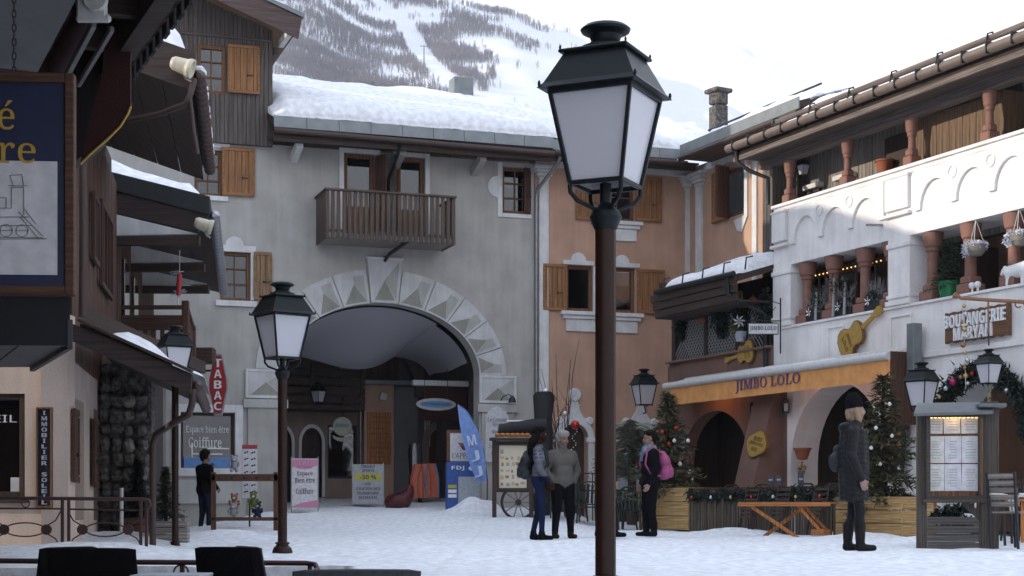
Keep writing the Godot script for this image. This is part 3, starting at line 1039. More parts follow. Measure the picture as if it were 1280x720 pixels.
	tb(b,"rain_pipe",M.black_metal,[Vector3(ac.x + .3,by - .05,zb - .1),Vector3(ac.x + .05,by - .25,.30),Vector3(ac.x,by - .38,.07),Vector3(ac.x,kt + .02,.07)],.045,6)
	passage(b,ac,ai,bi)
	bx(b,"chimney",M.metal_grey,Vector3(uR - .6,rr.y + .1,-4.2),Vector3(.55,.8,.5),.01)
func snow_strip(a: Vector3,b: Vector3,back: Vector3,th: float,sd: int) -> MB:
	# snow bank over a sloping slab: front edge from a to b,running back
	var g := FastNoiseLite.new()
	g.seed = sd
	g.frequency = .4
	var mb := MB.new()
	var nu := 40
	var nv := 14
	var rows := []
	for i in nu + 1:
		var s := float(i)/nu
		var row := []
		for j in nv + 1:
			var t := float(j)/nv
			var q := sqrt(clampf(t*back.length()/.35,0,1))*sqrt(clampf((1 - s)*a.distance_to(b)/.3,0,1))*sqrt(clampf(s*a.distance_to(b)/.2,0,1))
			var p := a.lerp(b,s) + back*t
			p.y += th*q*(1.0 + .5*g.get_noise_2d(p.x*1.5 + p.z,p.z*2.0)) - .01
			row.append(p)
		rows.append(row)
	for i in nu:
		for j in nv: mb.quad(rows[i][j],rows[i + 1][j],rows[i + 1][j + 1],rows[i][j + 1],Vector3.UP)
	return smoothed(mb)
func passage(b: Node,ac: Vector2,ai: float,bi: float) -> void:
	var arch_c := ac
	# the vaulted way behind the arch: side walls,a second arch,shop fronts at the back
	var u0 := ac.x - ai - .9
	var u1 := ac.x + ai + .5
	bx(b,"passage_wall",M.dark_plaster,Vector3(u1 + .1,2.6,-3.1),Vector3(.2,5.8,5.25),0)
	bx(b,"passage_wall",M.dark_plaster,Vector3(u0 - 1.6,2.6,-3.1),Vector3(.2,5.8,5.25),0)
	var bz := -5.6
	ac.x = hit(G,474,500,bz + .45).x - .05
	var holes := []
	var polys := []
	for c in [ac.x - 2.55,ac.x - 1.72]:
		var q := PackedVector2Array([Vector2(c + .28,.6),Vector2(c + .28,2.2)])
		q.append_array(ellipse_arc(Vector2(c,2.2),.28,.42,0,PI,12))
		q.append(Vector2(c - .28,.6))
		polys.append(q)
	holes.append(Rect2(ac.x - 1.28,1.25,.82,1.45))
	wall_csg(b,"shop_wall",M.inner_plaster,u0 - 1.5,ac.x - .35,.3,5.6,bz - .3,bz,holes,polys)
	win(b,Rect2(ac.x - 1.28,1.25,.82,1.45),M.dark_wood_y,1,1,bz - .08,.05,"dark_glass","shop_window")
	for c in [ac.x - 2.55,ac.x - 1.72]:
		bx(b,"arched_door",M.dark_wood_y,Vector3(c,1.55,bz - .24),Vector3(.54,2.1,.05),.01)
		var tm := MB.new()
		var ring := PackedVector2Array([Vector2(c + .36,.75)])
		ring.append_array(ellipse_arc(Vector2(c,2.2),.36,.52,0,PI,12))
		ring.append(Vector2(c - .36,.75)); ring.append(Vector2(c - .28,.75))
		ring.append_array(ellipse_arc(Vector2(c,2.2),.28,.42,PI,0,12))
		ring.append(Vector2(c + .28,.75))
		tm.prism(ring,bz - .01,bz + .03)
		put(b,"arch_trim",tm,M.white_trim)
	# middle pier in orange plaster and the dark second arch beside it
	bx(b,"passage_pier",M.orange_plaster,Vector3(ac.x + .05,2.0,bz + .1),Vector3(.84,3.6,.7),.01)
	bx(b,"passage_beam",M.metal_grey,Vector3(ac.x + .55,3.86,bz + .2),Vector3(1.95,.12,.85),.01)
	for k in 7: bx(b,"plank",M.brown_wood_y,Vector3(ac.x - .28 + k*.15,4.6,bz + .1),Vector3(.142,1.35,.04),.004)
	var rib := PackedVector2Array()
	rib.append_array(ellipse_arc(Vector2(ac.x - .35,3.5),1.75,1.9,0.0,PI*.62,14))
	rib.append_array(ellipse_arc(Vector2(ac.x - .35,3.5),1.45,1.6,PI*.62,0.0,14))
	var rm := MB.new()
	rm.prism(rib,bz - .2,bz + .5)
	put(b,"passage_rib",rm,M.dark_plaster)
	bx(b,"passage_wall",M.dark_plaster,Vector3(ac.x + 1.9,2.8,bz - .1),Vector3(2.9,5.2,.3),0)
	bx(b,"passage_wall",M.inner_grey,Vector3(ac.x + .85,2.0,bz + .12),Vector3(.75,3.6,.14),.01)
	# balcony over the shop front
	bx(b,"inner_balcony_slab",M.dark_wood_x,Vector3(ac.x - 1.95,3.12,bz + .55),Vector3(2.9,.14,1.1),.01)
	for k in 4: bx(b,"inner_balcony_board",M.dark_wood_x,Vector3(ac.x - 1.95,3.32 + k*.24,bz + 1.08),Vector3(2.9,.17,.04),.006)
	for k in 3: bx(b,"inner_balcony_post",M.dark_wood_y,Vector3(ac.x - 3.3 + k*1.35,3.75,bz + 1.12),Vector3(.08,1.1,.06),.006)
	tb(b,"inner_balcony_rail",M.post_metal,[Vector3(ac.x - 3.3,4.55,bz + 1.05),Vector3(ac.x - .5,4.55,bz + 1.05)],.02,6)
	tb(b,"inner_pipe",M.zinc,[Vector3(ac.x - .95,4.9,bz + .2),Vector3(ac.x - .95,3.75,bz + .2),Vector3(ac.x - .42,3.6,bz + .25),Vector3(ac.x - .42,1.0,bz + .25)],.04,6)
	# arched shop door at the right end
	var dc := ac.x + 1.95
	var ring := PackedVector2Array([Vector2(dc + .62,.6),Vector2(dc + .62,2.25)])
	ring.append_array(ellipse_arc(Vector2(dc,2.25),.62,.62,0,PI,14))
	ring.append_array([Vector2(dc - .62,.6),Vector2(dc - .42,.6),Vector2(dc - .42,2.25)])
	ring.append_array(ellipse_arc(Vector2(dc,2.25),.42,.42,PI,0,14))
	ring.append(Vector2(dc + .42,.6))
	var dm := MB.new()
	dm.prism(ring,bz + .05,bz + .22)
	put(b,"door_arch",dm,M.inner_plaster)
	bx(b,"arched_door",M.brown_wood_y,Vector3(dc,1.65,bz + .08),Vector3(.84,2.1,.05),.01)
	bx(b,"door_step",M.paving,Vector3(dc - .1,.62,bz + .55),Vector3(2.2,.22,.8),.02)
	bx(b,"red_blind",M.red_cloth,Vector3(arch_c.x + 2.25,3.15,-2.4),Vector3(1.2,.9,.05),.01)
	bx(b,"blind_box",M.white_plastic,Vector3(arch_c.x + 2.1,3.66,-2.35),Vector3(1.5,.14,.16),.02)
	# two hanging cloths under the vault
	ac = arch_c
	for part in 2:
		var cl := MB.new()
		var rows := []
		for i in 33:
			var s := i/32.0
			var x := lerpf(ac.x - ai*(.98 if part == 0 else .35),ac.x + ai*(.62 if part == 0 else .97),s)
			var top := ac.y + bi*sqrt(maxf(0.02,1.0 - pow((x - ac.x)/ai,2))) - .04
			var row := []
			for j in 15:
				var t := j/14.0
				var drop := (1.25*pow(sin(PI*pow(s,1.5)),.8) + .1) if part == 0 else .62*sin(PI*s) + .1
				row.append(Vector3(x,top - drop*pow(t,.8) - .06*sin(t*7.0 + s*5.0)*t,-.5 - part*.25 - t*(2.4 + part)))
			rows.append(row)
		for i in 32:
			for j in 14: cl.quad(rows[i][j],rows[i + 1][j],rows[i + 1][j + 1],rows[i][j + 1])
		put(b,"hanging_cloth",smoothed(cl),M.lilac_cloth)

func orn_door(b: Node,c: Vector2,hw: float,spring: float,crown := true) -> void:
	# white scrolled surround round an arched doorway,its foot at c
	var ring := PackedVector2Array([c + Vector2(hw + .15,0),c + Vector2(hw + .15,spring)])
	ring.append_array(ellipse_arc(c + Vector2(0,spring),hw + .15,hw + .17,0,PI,16))
	ring.append_array([c + Vector2(-hw - .15,spring),c + Vector2(-hw - .15,0),c + Vector2(-hw,0),c + Vector2(-hw,spring)])
	ring.append_array(ellipse_arc(c + Vector2(0,spring),hw,hw,PI,0,16))
	ring.append(c + Vector2(hw,0))
	var mb := MB.new()
	mb.prism(ring,-.02,.06)
	for s in [-1.0,1.0]: mb.box(Vector3(c.x + s*(hw + .11),c.y + spring - .05,.04),Vector3(.34,.12,.10),.01)
	put(b,"doorway_surround",mb,M.white_trim)
	mb = MB.new()
	var top := c.y + spring + hw + .15
	if crown:
		var cp := PackedVector2Array()
		for q in [[-.42,-.16],[-.36,-.03],[-.24,0],[-.13,.18],[-.07,.42],[.07,.42],[.13,.18],[.24,0],[.36,-.03],[.42,-.16],[.2,-.1],[0,-.02],[-.2,-.1]]: cp.append(Vector2(c.x + q[0],top + q[1]))
		mb.prism(cp,-.02,.05)
		for s in [-1.0,1.0]:
			mb.x = Transform3D(Basis(Vector3.RIGHT,PI/2),Vector3(c.x + s*.39,top - .08,.0))
			mb.lathe([Vector2(.10,-.02),Vector2(.10,.06),Vector2(.08,.09),Vector2(0,.09)],14)
	mb.x = Transform3D(Basis(Vector3.RIGHT,PI/2),Vector3(c.x,top + .56,.0))
	mb.lathe([Vector2(.17,-.02),Vector2(.17,.05),Vector2(.14,.09),Vector2(0,.09)],18)
	put(b,"doorway_crown",mb,M.white_trim)
	bx(b,"door",M.dark_wood_y,Vector3(c.x,c.y + spring/2 + .2,-.28),Vector3(hw*2,spring + hw + .3,.06),.01)
func arch_poly(c: Vector2,hw: float,spring: float,rise: float) -> PackedVector2Array:
	var q := PackedVector2Array([c + Vector2(hw,-1.0),c + Vector2(hw,spring)])
	q.append_array(ellipse_arc(c + Vector2(0,spring),hw,rise,0,PI,20))
	q.append(c + Vector2(-hw,-1.0))
	return q
func capital(b: Node,u: float,w: float,y: float,called := "capital") -> void:
	var mb := MB.new()
	for k in 4: mb.box(Vector3(u,y + k*.09,.05 + k*.02),Vector3(w + k*.10,.085,.10 + k*.04),.012)
	put(b,called,mb,M.white_trim)
func build_orange() -> void:
	var b := TF("orange_house","orange plaster house with white pilasters and brown shutters in the corner","house",G)
	var gr := func(x0,y0,x1,y1,off := 0.0): return rect(G,x0,y0,x1,y1,off)
	var u0: float = hit(G,668.5,400).x + .01
	var u1: float = hit(G,872,400).x
	var eave: float = hit(G,780,190,.9).y
	var d1 := Vector2(hit(G,718,600).x,.1)
	var d2 := Vector2(hit(G,800,600).x,.1)
	var w1: Rect2 = gr.call(708,332,741,389)
	var w2: Rect2 = gr.call(763,335,794,391)
	var w3: Rect2 = gr.call(752,216,793,276)
	wall_csg(b,"wall",M.orange_plaster,u0,u1,-.4,eave - .1,-.4,0.0,[w1,w2,w3],[arch_poly(d1,.36,2.1,.36),arch_poly(d2,.36,2.1,.36)])
	# return wall towards the right,in its own direction
	var inv := G.affine_inverse()
	var wt := inv*W
	var ws := Node3D.new()
	ws.name = "return_wing"
	ws.transform = wt
	b.add_child(ws)
	var c0: float = hit(W,871,300).x
	var c1: float = hit(W,944,300).x
	var w4: Rect2 = rect(W,893,212,931,272)
	var wx: float = hit(W,1000,150,.92).x
	wall_csg(ws,"return_wall",M.orange_plaster,c0 - .4,6.0,-.4,eave - .1,-.4,0.0,[w4])
	bx(ws,"return_back",M.orange_plaster,Vector3((c0 + 6)/2,eave/2,-3.2),Vector3(6 - c0,eave - .2,.3),0)
	bx(b,"back_wall",M.orange_plaster,Vector3((u0 + u1)/2,eave/2 - .1,-6.5),Vector3(u1 - u0,eave - .2,.3),0)
	bx(b,"floor_slab",M.dark_plaster,Vector3((u0 + u1)/2,3.0,-3.4),Vector3(u1 - u0 - .1,.25,5.9),0)
	bx(b,"floor_slab",M.dark_plaster,Vector3((u0 + u1)/2,6.0,-3.4),Vector3(u1 - u0 - .1,.25,5.9),0)
	# frieze and pilasters
	var fy: float = hit(G,780,216).y
	rb(b,"frieze",M.white_trim,Rect2(u0,fy,u1 - u0 - .05,eave - fy - .15),-.02,.05)
	rb(ws,"frieze",M.white_trim,Rect2(c0 + .06,fy,6 - c0,eave - fy - .15),-.02,.05)
	var pw: Rect2 = gr.call(673,230,685,600)
	rb(b,"pilaster",M.white_trim,Rect2(pw.position.x,-.2,pw.size.x,fy - .0),-.02,.06)
	capital(b,pw.get_center().x,.28,fy - .30)
	var pc: float = hit(G,862,300).x
	rb(b,"pilaster",M.white_trim,Rect2(pc - .13,-.2,.24,fy),-.02,.06)
	capital(b,pc,.34,fy - .30)
	rb(ws,"pilaster",M.white_trim,Rect2(c0 + .02,-.2,.28,fy),-.02,.06)
	capital(ws,c0 + .2,.34,fy - .30)
	# windows
	win(b,w1,M.frame_wood_y,1,1)
	win(b,w2,M.frame_wood_y,1,1)
	win(b,w3,M.frame_wood_y,2,2)
	var cur := MB.new()
	for k in 8: cur.tube([Vector3(w1.position.x + .08 + k*.055,w1.position.y + .15,-.22),Vector3(w1.position.x + .08 + k*.05,w1.end.y - .1,-.22)],.035,6)
	put(b,"curtain",cur,M.white_plastic)
	shutter(b,gr.call(678,330,707.5,388.5),.045,"shutter_wood")
	shutter(b,gr.call(795,337,830,393),.045,"shutter_wood")
	shutter(b,gr.call(793.5,221,826,278),.045,"shutter_wood")
	shutter(b,gr.call(719,218,751,276),.045,"shutter_wood")
	for q in [[703,742,722.5,w1],[764,799,777,w2]]:
		var l: Rect2 = gr.call(q[0],325,q[1],332)
		rb(b,"lintel",M.white_trim,Rect2(l.position.x,w1.end.y + .01,l.size.x,.11),-.02,.05)
		var hm := MB.new()
		hm.prism(moved(half_disc(.20),Vector2(hit(G,q[2],328).x,w1.end.y + .12)),-.02,.045)
		put(b,"lintel_crown",hm,M.white_trim)
	rb(b,"jamb",M.white_trim,Rect2(w1.end.x + .005,w1.position.y,.10,w1.size.y),-.02,.035)
	for q in [[gr.call(700,389,803,418),w1.position.y],[gr.call(738,277,802,300),w3.position.y]]:
		var r: Rect2 = q[0]
		var y: float = q[1]
		var sm := MB.new()
		sm.box(Vector3(r.get_center().x,y - .06,.06),Vector3(r.size.x,.10,.14),.012)
		sm.box(Vector3(r.get_center().x,y - .16,.04),Vector3(r.size.x - .14,.09,.10),.012)
		sm.box(Vector3(r.get_center().x,y - .36,.02),Vector3(r.size.x - .3,.30,.06),.008)
		put(b,"sill",sm,M.white_trim)
	win(ws,w4,M.frame_wood_y,1,1)
	shutter(ws,Rect2(w4.position.x - .02,w4.position.y - .05,w4.size.x*.52,w4.size.y + .1),.05,"shutter_wood",4)
	shutter(ws,Rect2(w4.position.x + w4.size.x*.55,w4.position.y - .05,.5,w4.size.y + .1),.05,"brown_wood",4,0,-1.2)
	rb(ws,"jamb",M.white_trim,Rect2(w4.end.x + .02,w4.position.y - .1,.14,w4.size.y + .2),-.02,.04)
	var bm := MB.new()
	bm.prism(PackedVector2Array([Vector2(w4.end.x + .16,w4.position.y - .1),Vector2(w4.end.x - .1,w4.position.y - .45),Vector2(w4.end.x - .3,w4.position.y - .38),Vector2(w4.end.x - .45,w4.position.y - .12),Vector2(w4.end.x,w4.position.y - .06)]),-.02,.038)
	put(ws,"sill_scroll",bm,M.white_trim)
	rb(ws,"corner_strip",M.white_trim,Rect2(c1 - .08,3.0,.2,eave - 3.3),-.02,.05)
	orn_door(b,d1,.36,2.1)
	orn_door(b,d2,.36,2.1)
	# roof,gutter and snow
	var re := Vector2(.92,eave + .10)
	var rr := Vector2(-4.6,eave + 2.0)
	pitch(b,u0 - .3,u1 + .2,re,rr,.16,M.dark_wood_x)
	pitch(b,u0 - .3,u1 + 2.0,Vector2(-9.0,re.y),rr,.16,M.dark_wood_x)
	snow_slab(b,u0 + .4,u1 + 1.5,re + Vector2(-.10,.03),rr,.32,31,null,"snow_cover",60,18,.45)
	for k in 7:
		var a0 := lerpf(u0 + .1,u1 - .35,k/7.0)
		var a1 := lerpf(u0 + .1,u1 - .35,(k + 1)/7.0)
		bx(b,"fascia_sheet",M.metal_grey,Vector3((a0 + a1)/2,re.y - .06,re.x + .02),Vector3(a1 - a0 - .008,.26,.03),.004,Basis(Vector3.RIGHT,-.12))
	tb(b,"gutter",M.metal_brown,[Vector3(u0 + .15,re.y - .26,re.x + .05),Vector3(u1 - .75,re.y - .29,re.x + .05)],.075,8)
	bx(b,"eaves_board",M.dark_wood_x,Vector3((u0 + u1)/2 - .3,re.y - .34,re.x - .12),Vector3(u1 - u0 - .4,.16,.10),.01)
	bx(b,"soffit",M.rail_wood_x,Vector3((u0 + u1)/2 - .2,re.y - .24,re.x/2 - .1),Vector3(u1 - u0 - .3,.05,re.x),.005)
	var we := Vector2(.92,re.y)
	var wr := Vector2(-3.4,re.y + 1.35)
	pitch(ws,c0 + .75,wx,we,wr,.16,M.dark_wood_x)
	snow_slab(ws,c0 + .9,wx,we + Vector2(-.25,.03),wr,.22,35,null,"snow_cover",50,18,.5)
	bx(ws,"fascia_sheet",M.metal_grey,Vector3((c0 + .8 + wx)/2,we.y - .05,we.x + .02),Vector3(wx - c0 - .8,.26,.03),.004)
	tb(ws,"gutter",M.metal_brown,[Vector3(c0 + .85,we.y - .27,we.x + .05),Vector3(wx,we.y - .27,we.x + .05)],.075,8)
	bx(ws,"soffit",M.rail_wood_x,Vector3((c0 + .8 + wx)/2,we.y - .24,we.x/2 - .1),Vector3(wx - c0 - .8,.05,we.x),.005)
	tb(ws,"snow_rail",M.black_metal,[Vector3(c0 + 1.2,we.y + .42,we.x - .55),Vector3(wx,we.y + .42,we.x - .55)],.025,6)
	flatten(ws)
	# stone chimney behind
	var ch: Vector3 = G.affine_inverse()*P(898,150,47.0)
	bx(b,"chimney",M.stone2,ch + Vector3(0,-.3,0),Vector3(.42,1.4,.45),.03)
	bx(b,"chimney_cap",M.stone2,ch + Vector3(0,.62,0),Vector3(.42,.35,.42),.03,Basis(Vector3.UP,.4))
	bx(b,"chimney_cap",M.stone2,ch + Vector3(0,.84,0),Vector3(.62,.12,.6),.03,Basis(Vector3.UP,.2))

func column_mesh(h: float,r: float) -> ArrayMesh:
	# round painted column with square foot and flared head
	var mb := MB.new()
	mb.box(Vector3(0,.09,0),Vector3(r*3.6,.18,r*3.6),.02)
	mb.box(Vector3(0,.24,0),Vector3(r*2.8,.14,r*2.8),.03)
	mb.lathe([Vector2(r*1.05,.30),Vector2(r,h*.4),Vector2(r*.95,h - .36),Vector2(r*1.25,h - .33),Vector2(r*1.25,h - .28),Vector2(r*1.55,h - .25),Vector2(r*1.9,h - .01)],14)
	return mb.mesh()
func build_white() -> void:
	var b := TF("white_house","white plaster house with column galleries, wooden roof and relief arches","house",R)
	var rr := func(x0,y0,x1,y1,off := 0.0): return rect(R,x0,y0,x1,y1,off)
	var PT: float = hit(R,1110,218).y
	var PB: float = hit(R,1110,301).y
	var LT: float = hit(R,1110,388).y
	var LB: float = hit(R,1110,450).y
	var UE := 14.0
	var m: Material = M.white_plaster
	# ---- ground floor wall with its arches
	var a2 := Vector2(hit(R,1045,600).x,0)
	var hw2: float = (hit(R,1105,560).x - hit(R,987,560).x)/2
	var t2: float = hit(R,1045,478).y
	var a3 := Vector2(hit(R,1232,600).x,0)
	var t3: float = hit(R,1230,470).y
	var uB: float = hit(R,984,560).x
	wall_csg(b,"ground_wall",m,uB,UE,-.4,LB,-.65,0.0,[Rect2(9.3,.0,1.4,2.4)],[arch_poly(a2,hw2,t2 - hw2,hw2),arch_poly(a3,1.15,t3 - 1.15,1.15)])
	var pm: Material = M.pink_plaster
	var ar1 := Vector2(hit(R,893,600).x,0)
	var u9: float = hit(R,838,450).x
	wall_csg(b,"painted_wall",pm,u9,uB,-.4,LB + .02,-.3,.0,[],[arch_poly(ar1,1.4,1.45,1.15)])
	bx(b,"dining_floor",M.paving,Vector3(2.5,-.02,-1.6),Vector3(19,.1,1.8),0)
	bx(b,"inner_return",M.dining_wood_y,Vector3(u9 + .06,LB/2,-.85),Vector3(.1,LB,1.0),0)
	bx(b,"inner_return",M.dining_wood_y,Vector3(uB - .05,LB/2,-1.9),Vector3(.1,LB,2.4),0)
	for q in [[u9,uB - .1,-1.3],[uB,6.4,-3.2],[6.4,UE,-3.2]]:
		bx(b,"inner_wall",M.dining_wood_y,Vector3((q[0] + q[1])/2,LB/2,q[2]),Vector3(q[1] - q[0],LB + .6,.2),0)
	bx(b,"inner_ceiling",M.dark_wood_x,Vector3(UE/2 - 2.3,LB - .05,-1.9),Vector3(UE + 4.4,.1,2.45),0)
	# ---- first floor
	bx(b,"floor_slab",M.white_plaster,Vector3(UE/2 + .2,LB + .1,-1.85),Vector3(UE - .4,.2,2.4),0)
	rb(b,"lower_parapet",m,Rect2(0,LB,UE,LT - LB),-.30,.0)
	rb(b,"parapet_cap",m,Rect2(0,LT,UE,.05),-.36,.04)
	rb(b,"string_course",m,Rect2(hit(R,1150,446).x,LB - .05,UE - hit(R,1150,446).x,.10),-.02,.05)
	var pu0: float = hit(R,1111,340).x
	var pu1: float = hit(R,1138,340).x
	var pl1: float = hit(R,989,370).x
	for q in [[0.0,pl1],[pu0,pu1],[pu1 + 4.2,pu1 + 4.9],[pu1 + 8.5,pu1 + 9.2]]:
		rb(b,"pillar",m,Rect2(q[0],LT + .05,q[1] - q[0],PB - LT - .05),-.55,.02)
		for e in [[PB - .13,.09,.05],[LT + .22,.07,.05],[LT + .10,.09,.08]]: bx(b,"pillar_moulding",m,Vector3((q[0] + q[1])/2,e[0],-.25),Vector3(q[1] - q[0] + e[2],e[1],.55 + e[2]),.01)
	# recessed panels on the lower parapet
	for q in [[1035,1056],[1113,1140]]:
		var r: Rect2 = rr.call(q[0],408,q[1],440)
		var fm := MB.new()
		mframe(fm,Rect2(r.position.x,LB + .12,r.size.x,LT - LB - .24),.04,.0,.03)
		put(b,"parapet_panel",fm,m)
	var col := column_mesh(PB - LT - .05,.10)
	for px in [1000,1033,1072,1106,1156,1203,1257,1325]:
		inst(b,"column",col,M.column_paint,Transform3D(Basis.IDENTITY,Vector3(hit(R,px,360).x,LT + .05,-.18)))
	# wall behind the first-floor gallery
	var bz := -1.8
	bx(b,"gallery_wall",M.dark_wood_y,Vector3(UE/2,(LB + PB)/2,bz - 1.0),Vector3(UE,PB - LB,.12),0)
	bx(b,"gallery_partition",M.dark_wood_y,Vector3(pu0 + .1,(LB + PB)/2,-1.6),Vector3(.12,PB - LB - .02,2.1),0)
	var gm := MB.new()
	for k in 5: gm.box(Vector3(.3 + k*.62,(LT + PB)/2,-.50),Vector3(.05,PB - LT - .1,.05),.004)
	gm.box(Vector3(1.6,PB - .22,-.50),Vector3(3.0,.12,.05),.004)
	put(b,"gallery_glazing_frame",gm,M.brown_wood_y)
	for k in 4: bx(b,"pane",M.dark_glass,Vector3(.61 + k*.62,(LT + PB)/2 - .1,-.51),Vector3(.56,PB - LT - .35,.008),0)
	for k in 22: bx(b,"fairy_light",M.bulb_warm,Vector3(.15 + k*.135,PB - .22,-.465),Vector3(.022,.022,.012),.003)
	# ---- upper parapet with relief arches
	rb(b,"upper_parapet",m,Rect2(0,PB,UE,PT - PB),-.28,.0)
	rb(b,"parapet_coping",m,Rect2(-.03,PT,UE,.06),-.34,.05)
	var h := PT - PB
	var yb := PB + h*.33
	var ytop := PT - h*.09
	var bays := []
	var uA: float = hit(R,992,310).x
	var uAe: float = hit(R,1104,285).x
	var step := (uAe - uA)/3.0
	var p2a: float = hit(R,1109,270).x
	var p2b: float = hit(R,1138,262).x
	var starts := [uA,p2b + .25,p2b + .25 + 3*step + 1.05,p2b + .25 + 6*step + 2.1]
	var k0 := 0
	for s: float in starts:
		var poly := PackedVector2Array([Vector2(s - .08,ytop),Vector2(s - .08,yb)])
		for a in 3:
			var c := s + step*(a + .5)
			poly.append_array(ellipse_arc(Vector2(c,yb),step*.42,h*.40,PI,0,12))
		poly.append(Vector2(s + 3*step + .08,yb))
		poly.append(Vector2(s + 3*step + .08,ytop))
		var am := MB.new()
		am.prism(poly,-.01,.055)
		put(b,"relief_arches",am,m)
		for a in [1,2]:
			var rm := MB.new()
			rm.x = Transform3D(Basis(Vector3.RIGHT,PI/2),Vector3(s + step*a,ytop - h*.16,.055))
			rm.lathe([Vector2(.115,-.01),Vector2(.115,.018),Vector2(.095,.018),Vector2(.095,-.01)],16)
			put(b,"relief_ring",rm,m)
	for q in [[.02,hit(R,985,300).x],[p2a,p2b],[starts[2] - 1.0,starts[2] - .3],[starts[3] - 1.0,starts[3] - .3]]:
		var fm := MB.new()
		fm.box(Vector3((q[0] + q[1])/2,(yb + ytop)/2 + .06,.03),Vector3(q[1] - q[0],ytop - yb - .1,.075),.008)
		fm.box(Vector3((q[0] + q[1])/2,ytop + .0,.03),Vector3(q[1] - q[0] + .05,.05,.11),.01)
		fm.box(Vector3((q[0] + q[1])/2,yb + .02,.03),Vector3(q[1] - q[0] + .08,.06,.12),.01)
		put(b,"parapet_pier",fm,m)
	bx(b,"line_moulding",m,Vector3(UE/2,ytop + .03,.005),Vector3(UE,.03,.04),.004)
	var sp: Vector3 = hit(R,1097,281,.1)
	bar(b,"water_spout",M.zinc,Vector3(sp.x,sp.y,.0),Vector3(sp.x,sp.y - .02,.35),.05,.04)
	# ---- upper gallery
	bx(b,"gallery_floor",M.white_plaster,Vector3(UE/2,PB + .12,-.85),Vector3(UE,.22,1.1),0)
	var eave: float = hit(R,1100,122,.55).y
	var ch := eave - .30 - PT - .06
	var col2 := column_mesh(ch,.068)
	for px in [980,1052,1132,1229,1345]:
		inst(b,"column",col2,M.column_paint,Transform3D(Basis.IDENTITY,Vector3(hit(R,px,200).x,PT + .06,-.14)))
	bx(b,"gallery_beam",M.beam_x,Vector3(UE/2 - .3,eave - .20,-.14),Vector3(UE + .6,.22,.24),.015)
	# plank wall behind the gallery
	var gz := -.9
	var np := 60
	for k in np:
		var a0 := lerpf(-.2,UE,float(k)/np)
		var a1 := lerpf(-.2,UE,float(k + 1)/np)
		bx(b,"plank",M.weathered_y if k % 3 else M.weathered2_y,Vector3((a0 + a1)/2,(PB + eave)/2 + .2,gz + .004*(k % 2)),Vector3(a1 - a0 - .012,eave - PB + .6,.04),.004)
	bx(b,"gallery_back",M.dark_wood_y,Vector3(UE/2,(PB + eave)/2 + .2,gz - .15),Vector3(UE + .4,eave - PB + .6,.15),0)
	bx(b,"gallery_end",M.gable_wood_y,Vector3(-.25,(PB + eave)/2,-.7),Vector3(.1,eave - PB,1.2),0)
	for k in 8: bx(b,"plank",M.gable_wood_y if k % 3 else M.gable_wood2_y,Vector3(-.12 - k*.165,(LT + .8 + eave)/2,-.62 + .004*(k % 2)),Vector3(.155,eave - LT - .8,.04),.004)
	bx(b,"end_backing",M.dark_wood_y,Vector3(-.7,(LT + .8 + eave)/2,-.72),Vector3(1.35,eave - LT - .8,.12),0)
	# windows in that wall with light lintels
	for q in [[1018,262],[1058,250]]:
		var p: Vector3 = hit(R,q[0],q[1],gz + .05)
		var wr := Rect2(p.x - .22,PT - .25,.44,.68)
		win(b,wr,M.dark_wood_y,1,2,gz + .06,.06,"dark_glass")
		bx(b,"window_hood",M.white_trim,Vector3(p.x,wr.end.y + .06,gz + .10),Vector3(.62,.10,.16),.01)
	bx(b,"gallery_door",M.dark_wood_y,Vector3(hit(R,1118,230,gz).x + .2,PB + 1.2,gz + .06),Vector3(.8,2.0,.05),.01)
	# warm board partition between the third and fourth columns
	var e0: float = hit(R,1140,170,-.45).x
	var e1: float = hit(R,1256,150,-.45).x
	for k in 14:
		var a0 := lerpf(e0,e1,k/14.0)
		var a1 := lerpf(e0,e1,(k + 1)/14.0)
		bx(b,"partition_board",M.warm_wood_y,Vector3((a0 + a1)/2,PT + ch/2 - .1,-.45 + .003*(k % 2)),Vector3(a1 - a0 - .008,ch + .4,.03),.004)
	bx(b,"partition_side",M.warm_wood_y,Vector3(e1,PT + ch/2 - .1,-.85),Vector3(.03,ch + .4,.8),0)
	# ---- roof
	var re := Vector2(.58,eave + .08)
	var rd := Vector2(-5.0,eave + 2.5)
	pitch(b,-.65,UE,re,rd,.18,M.dark_wood_x)
	pitch(b,-.65,UE,Vector2(-9.6,eave + .4),rd,.18,M.dark_wood_x)
	bx(b,"soffit",M.rail_wood_x,Vector3(UE/2 - .3,eave - .10,.2),Vector3(UE + .7,.04,.75),.004)
	bx(b,"eaves_board",M.beam_x,Vector3(UE/2 - .3,eave - .07,re.x - .03),Vector3(UE + .7,.26,.06),.008)
	tb(b,"gutter",M.gutter_brown,[Vector3(-.7,eave + .08,re.x + .09),Vector3(UE,eave + .05,re.x + .09)],.085,10)
	for k in 24: bx(b,"gutter_bracket",M.black_metal,Vector3(-.4 + k*.6,eave + .08,re.x + .09),Vector3(.03,.20,.20),.004)
	for k in 12:
		var a0 := lerpf(-.65,UE,k/12.0)
		var a1 := lerpf(-.65,UE,(k + 1)/12.0)
		var an := atan2(rd.y - re.y,re.x - rd.x)
		bx(b,"roof_sheet",M.roof_sheet,Vector3((a0 + a1)/2,re.y + .20 + .02,re.x - .42),Vector3(a1 - a0 - .012,.03,.95),.004,Basis(Vector3.RIGHT,an))
	snow_slab(b,-.4,UE,re + Vector2(-.95,.42),rd,.24,52,null,"snow_cover",70,18,.5)
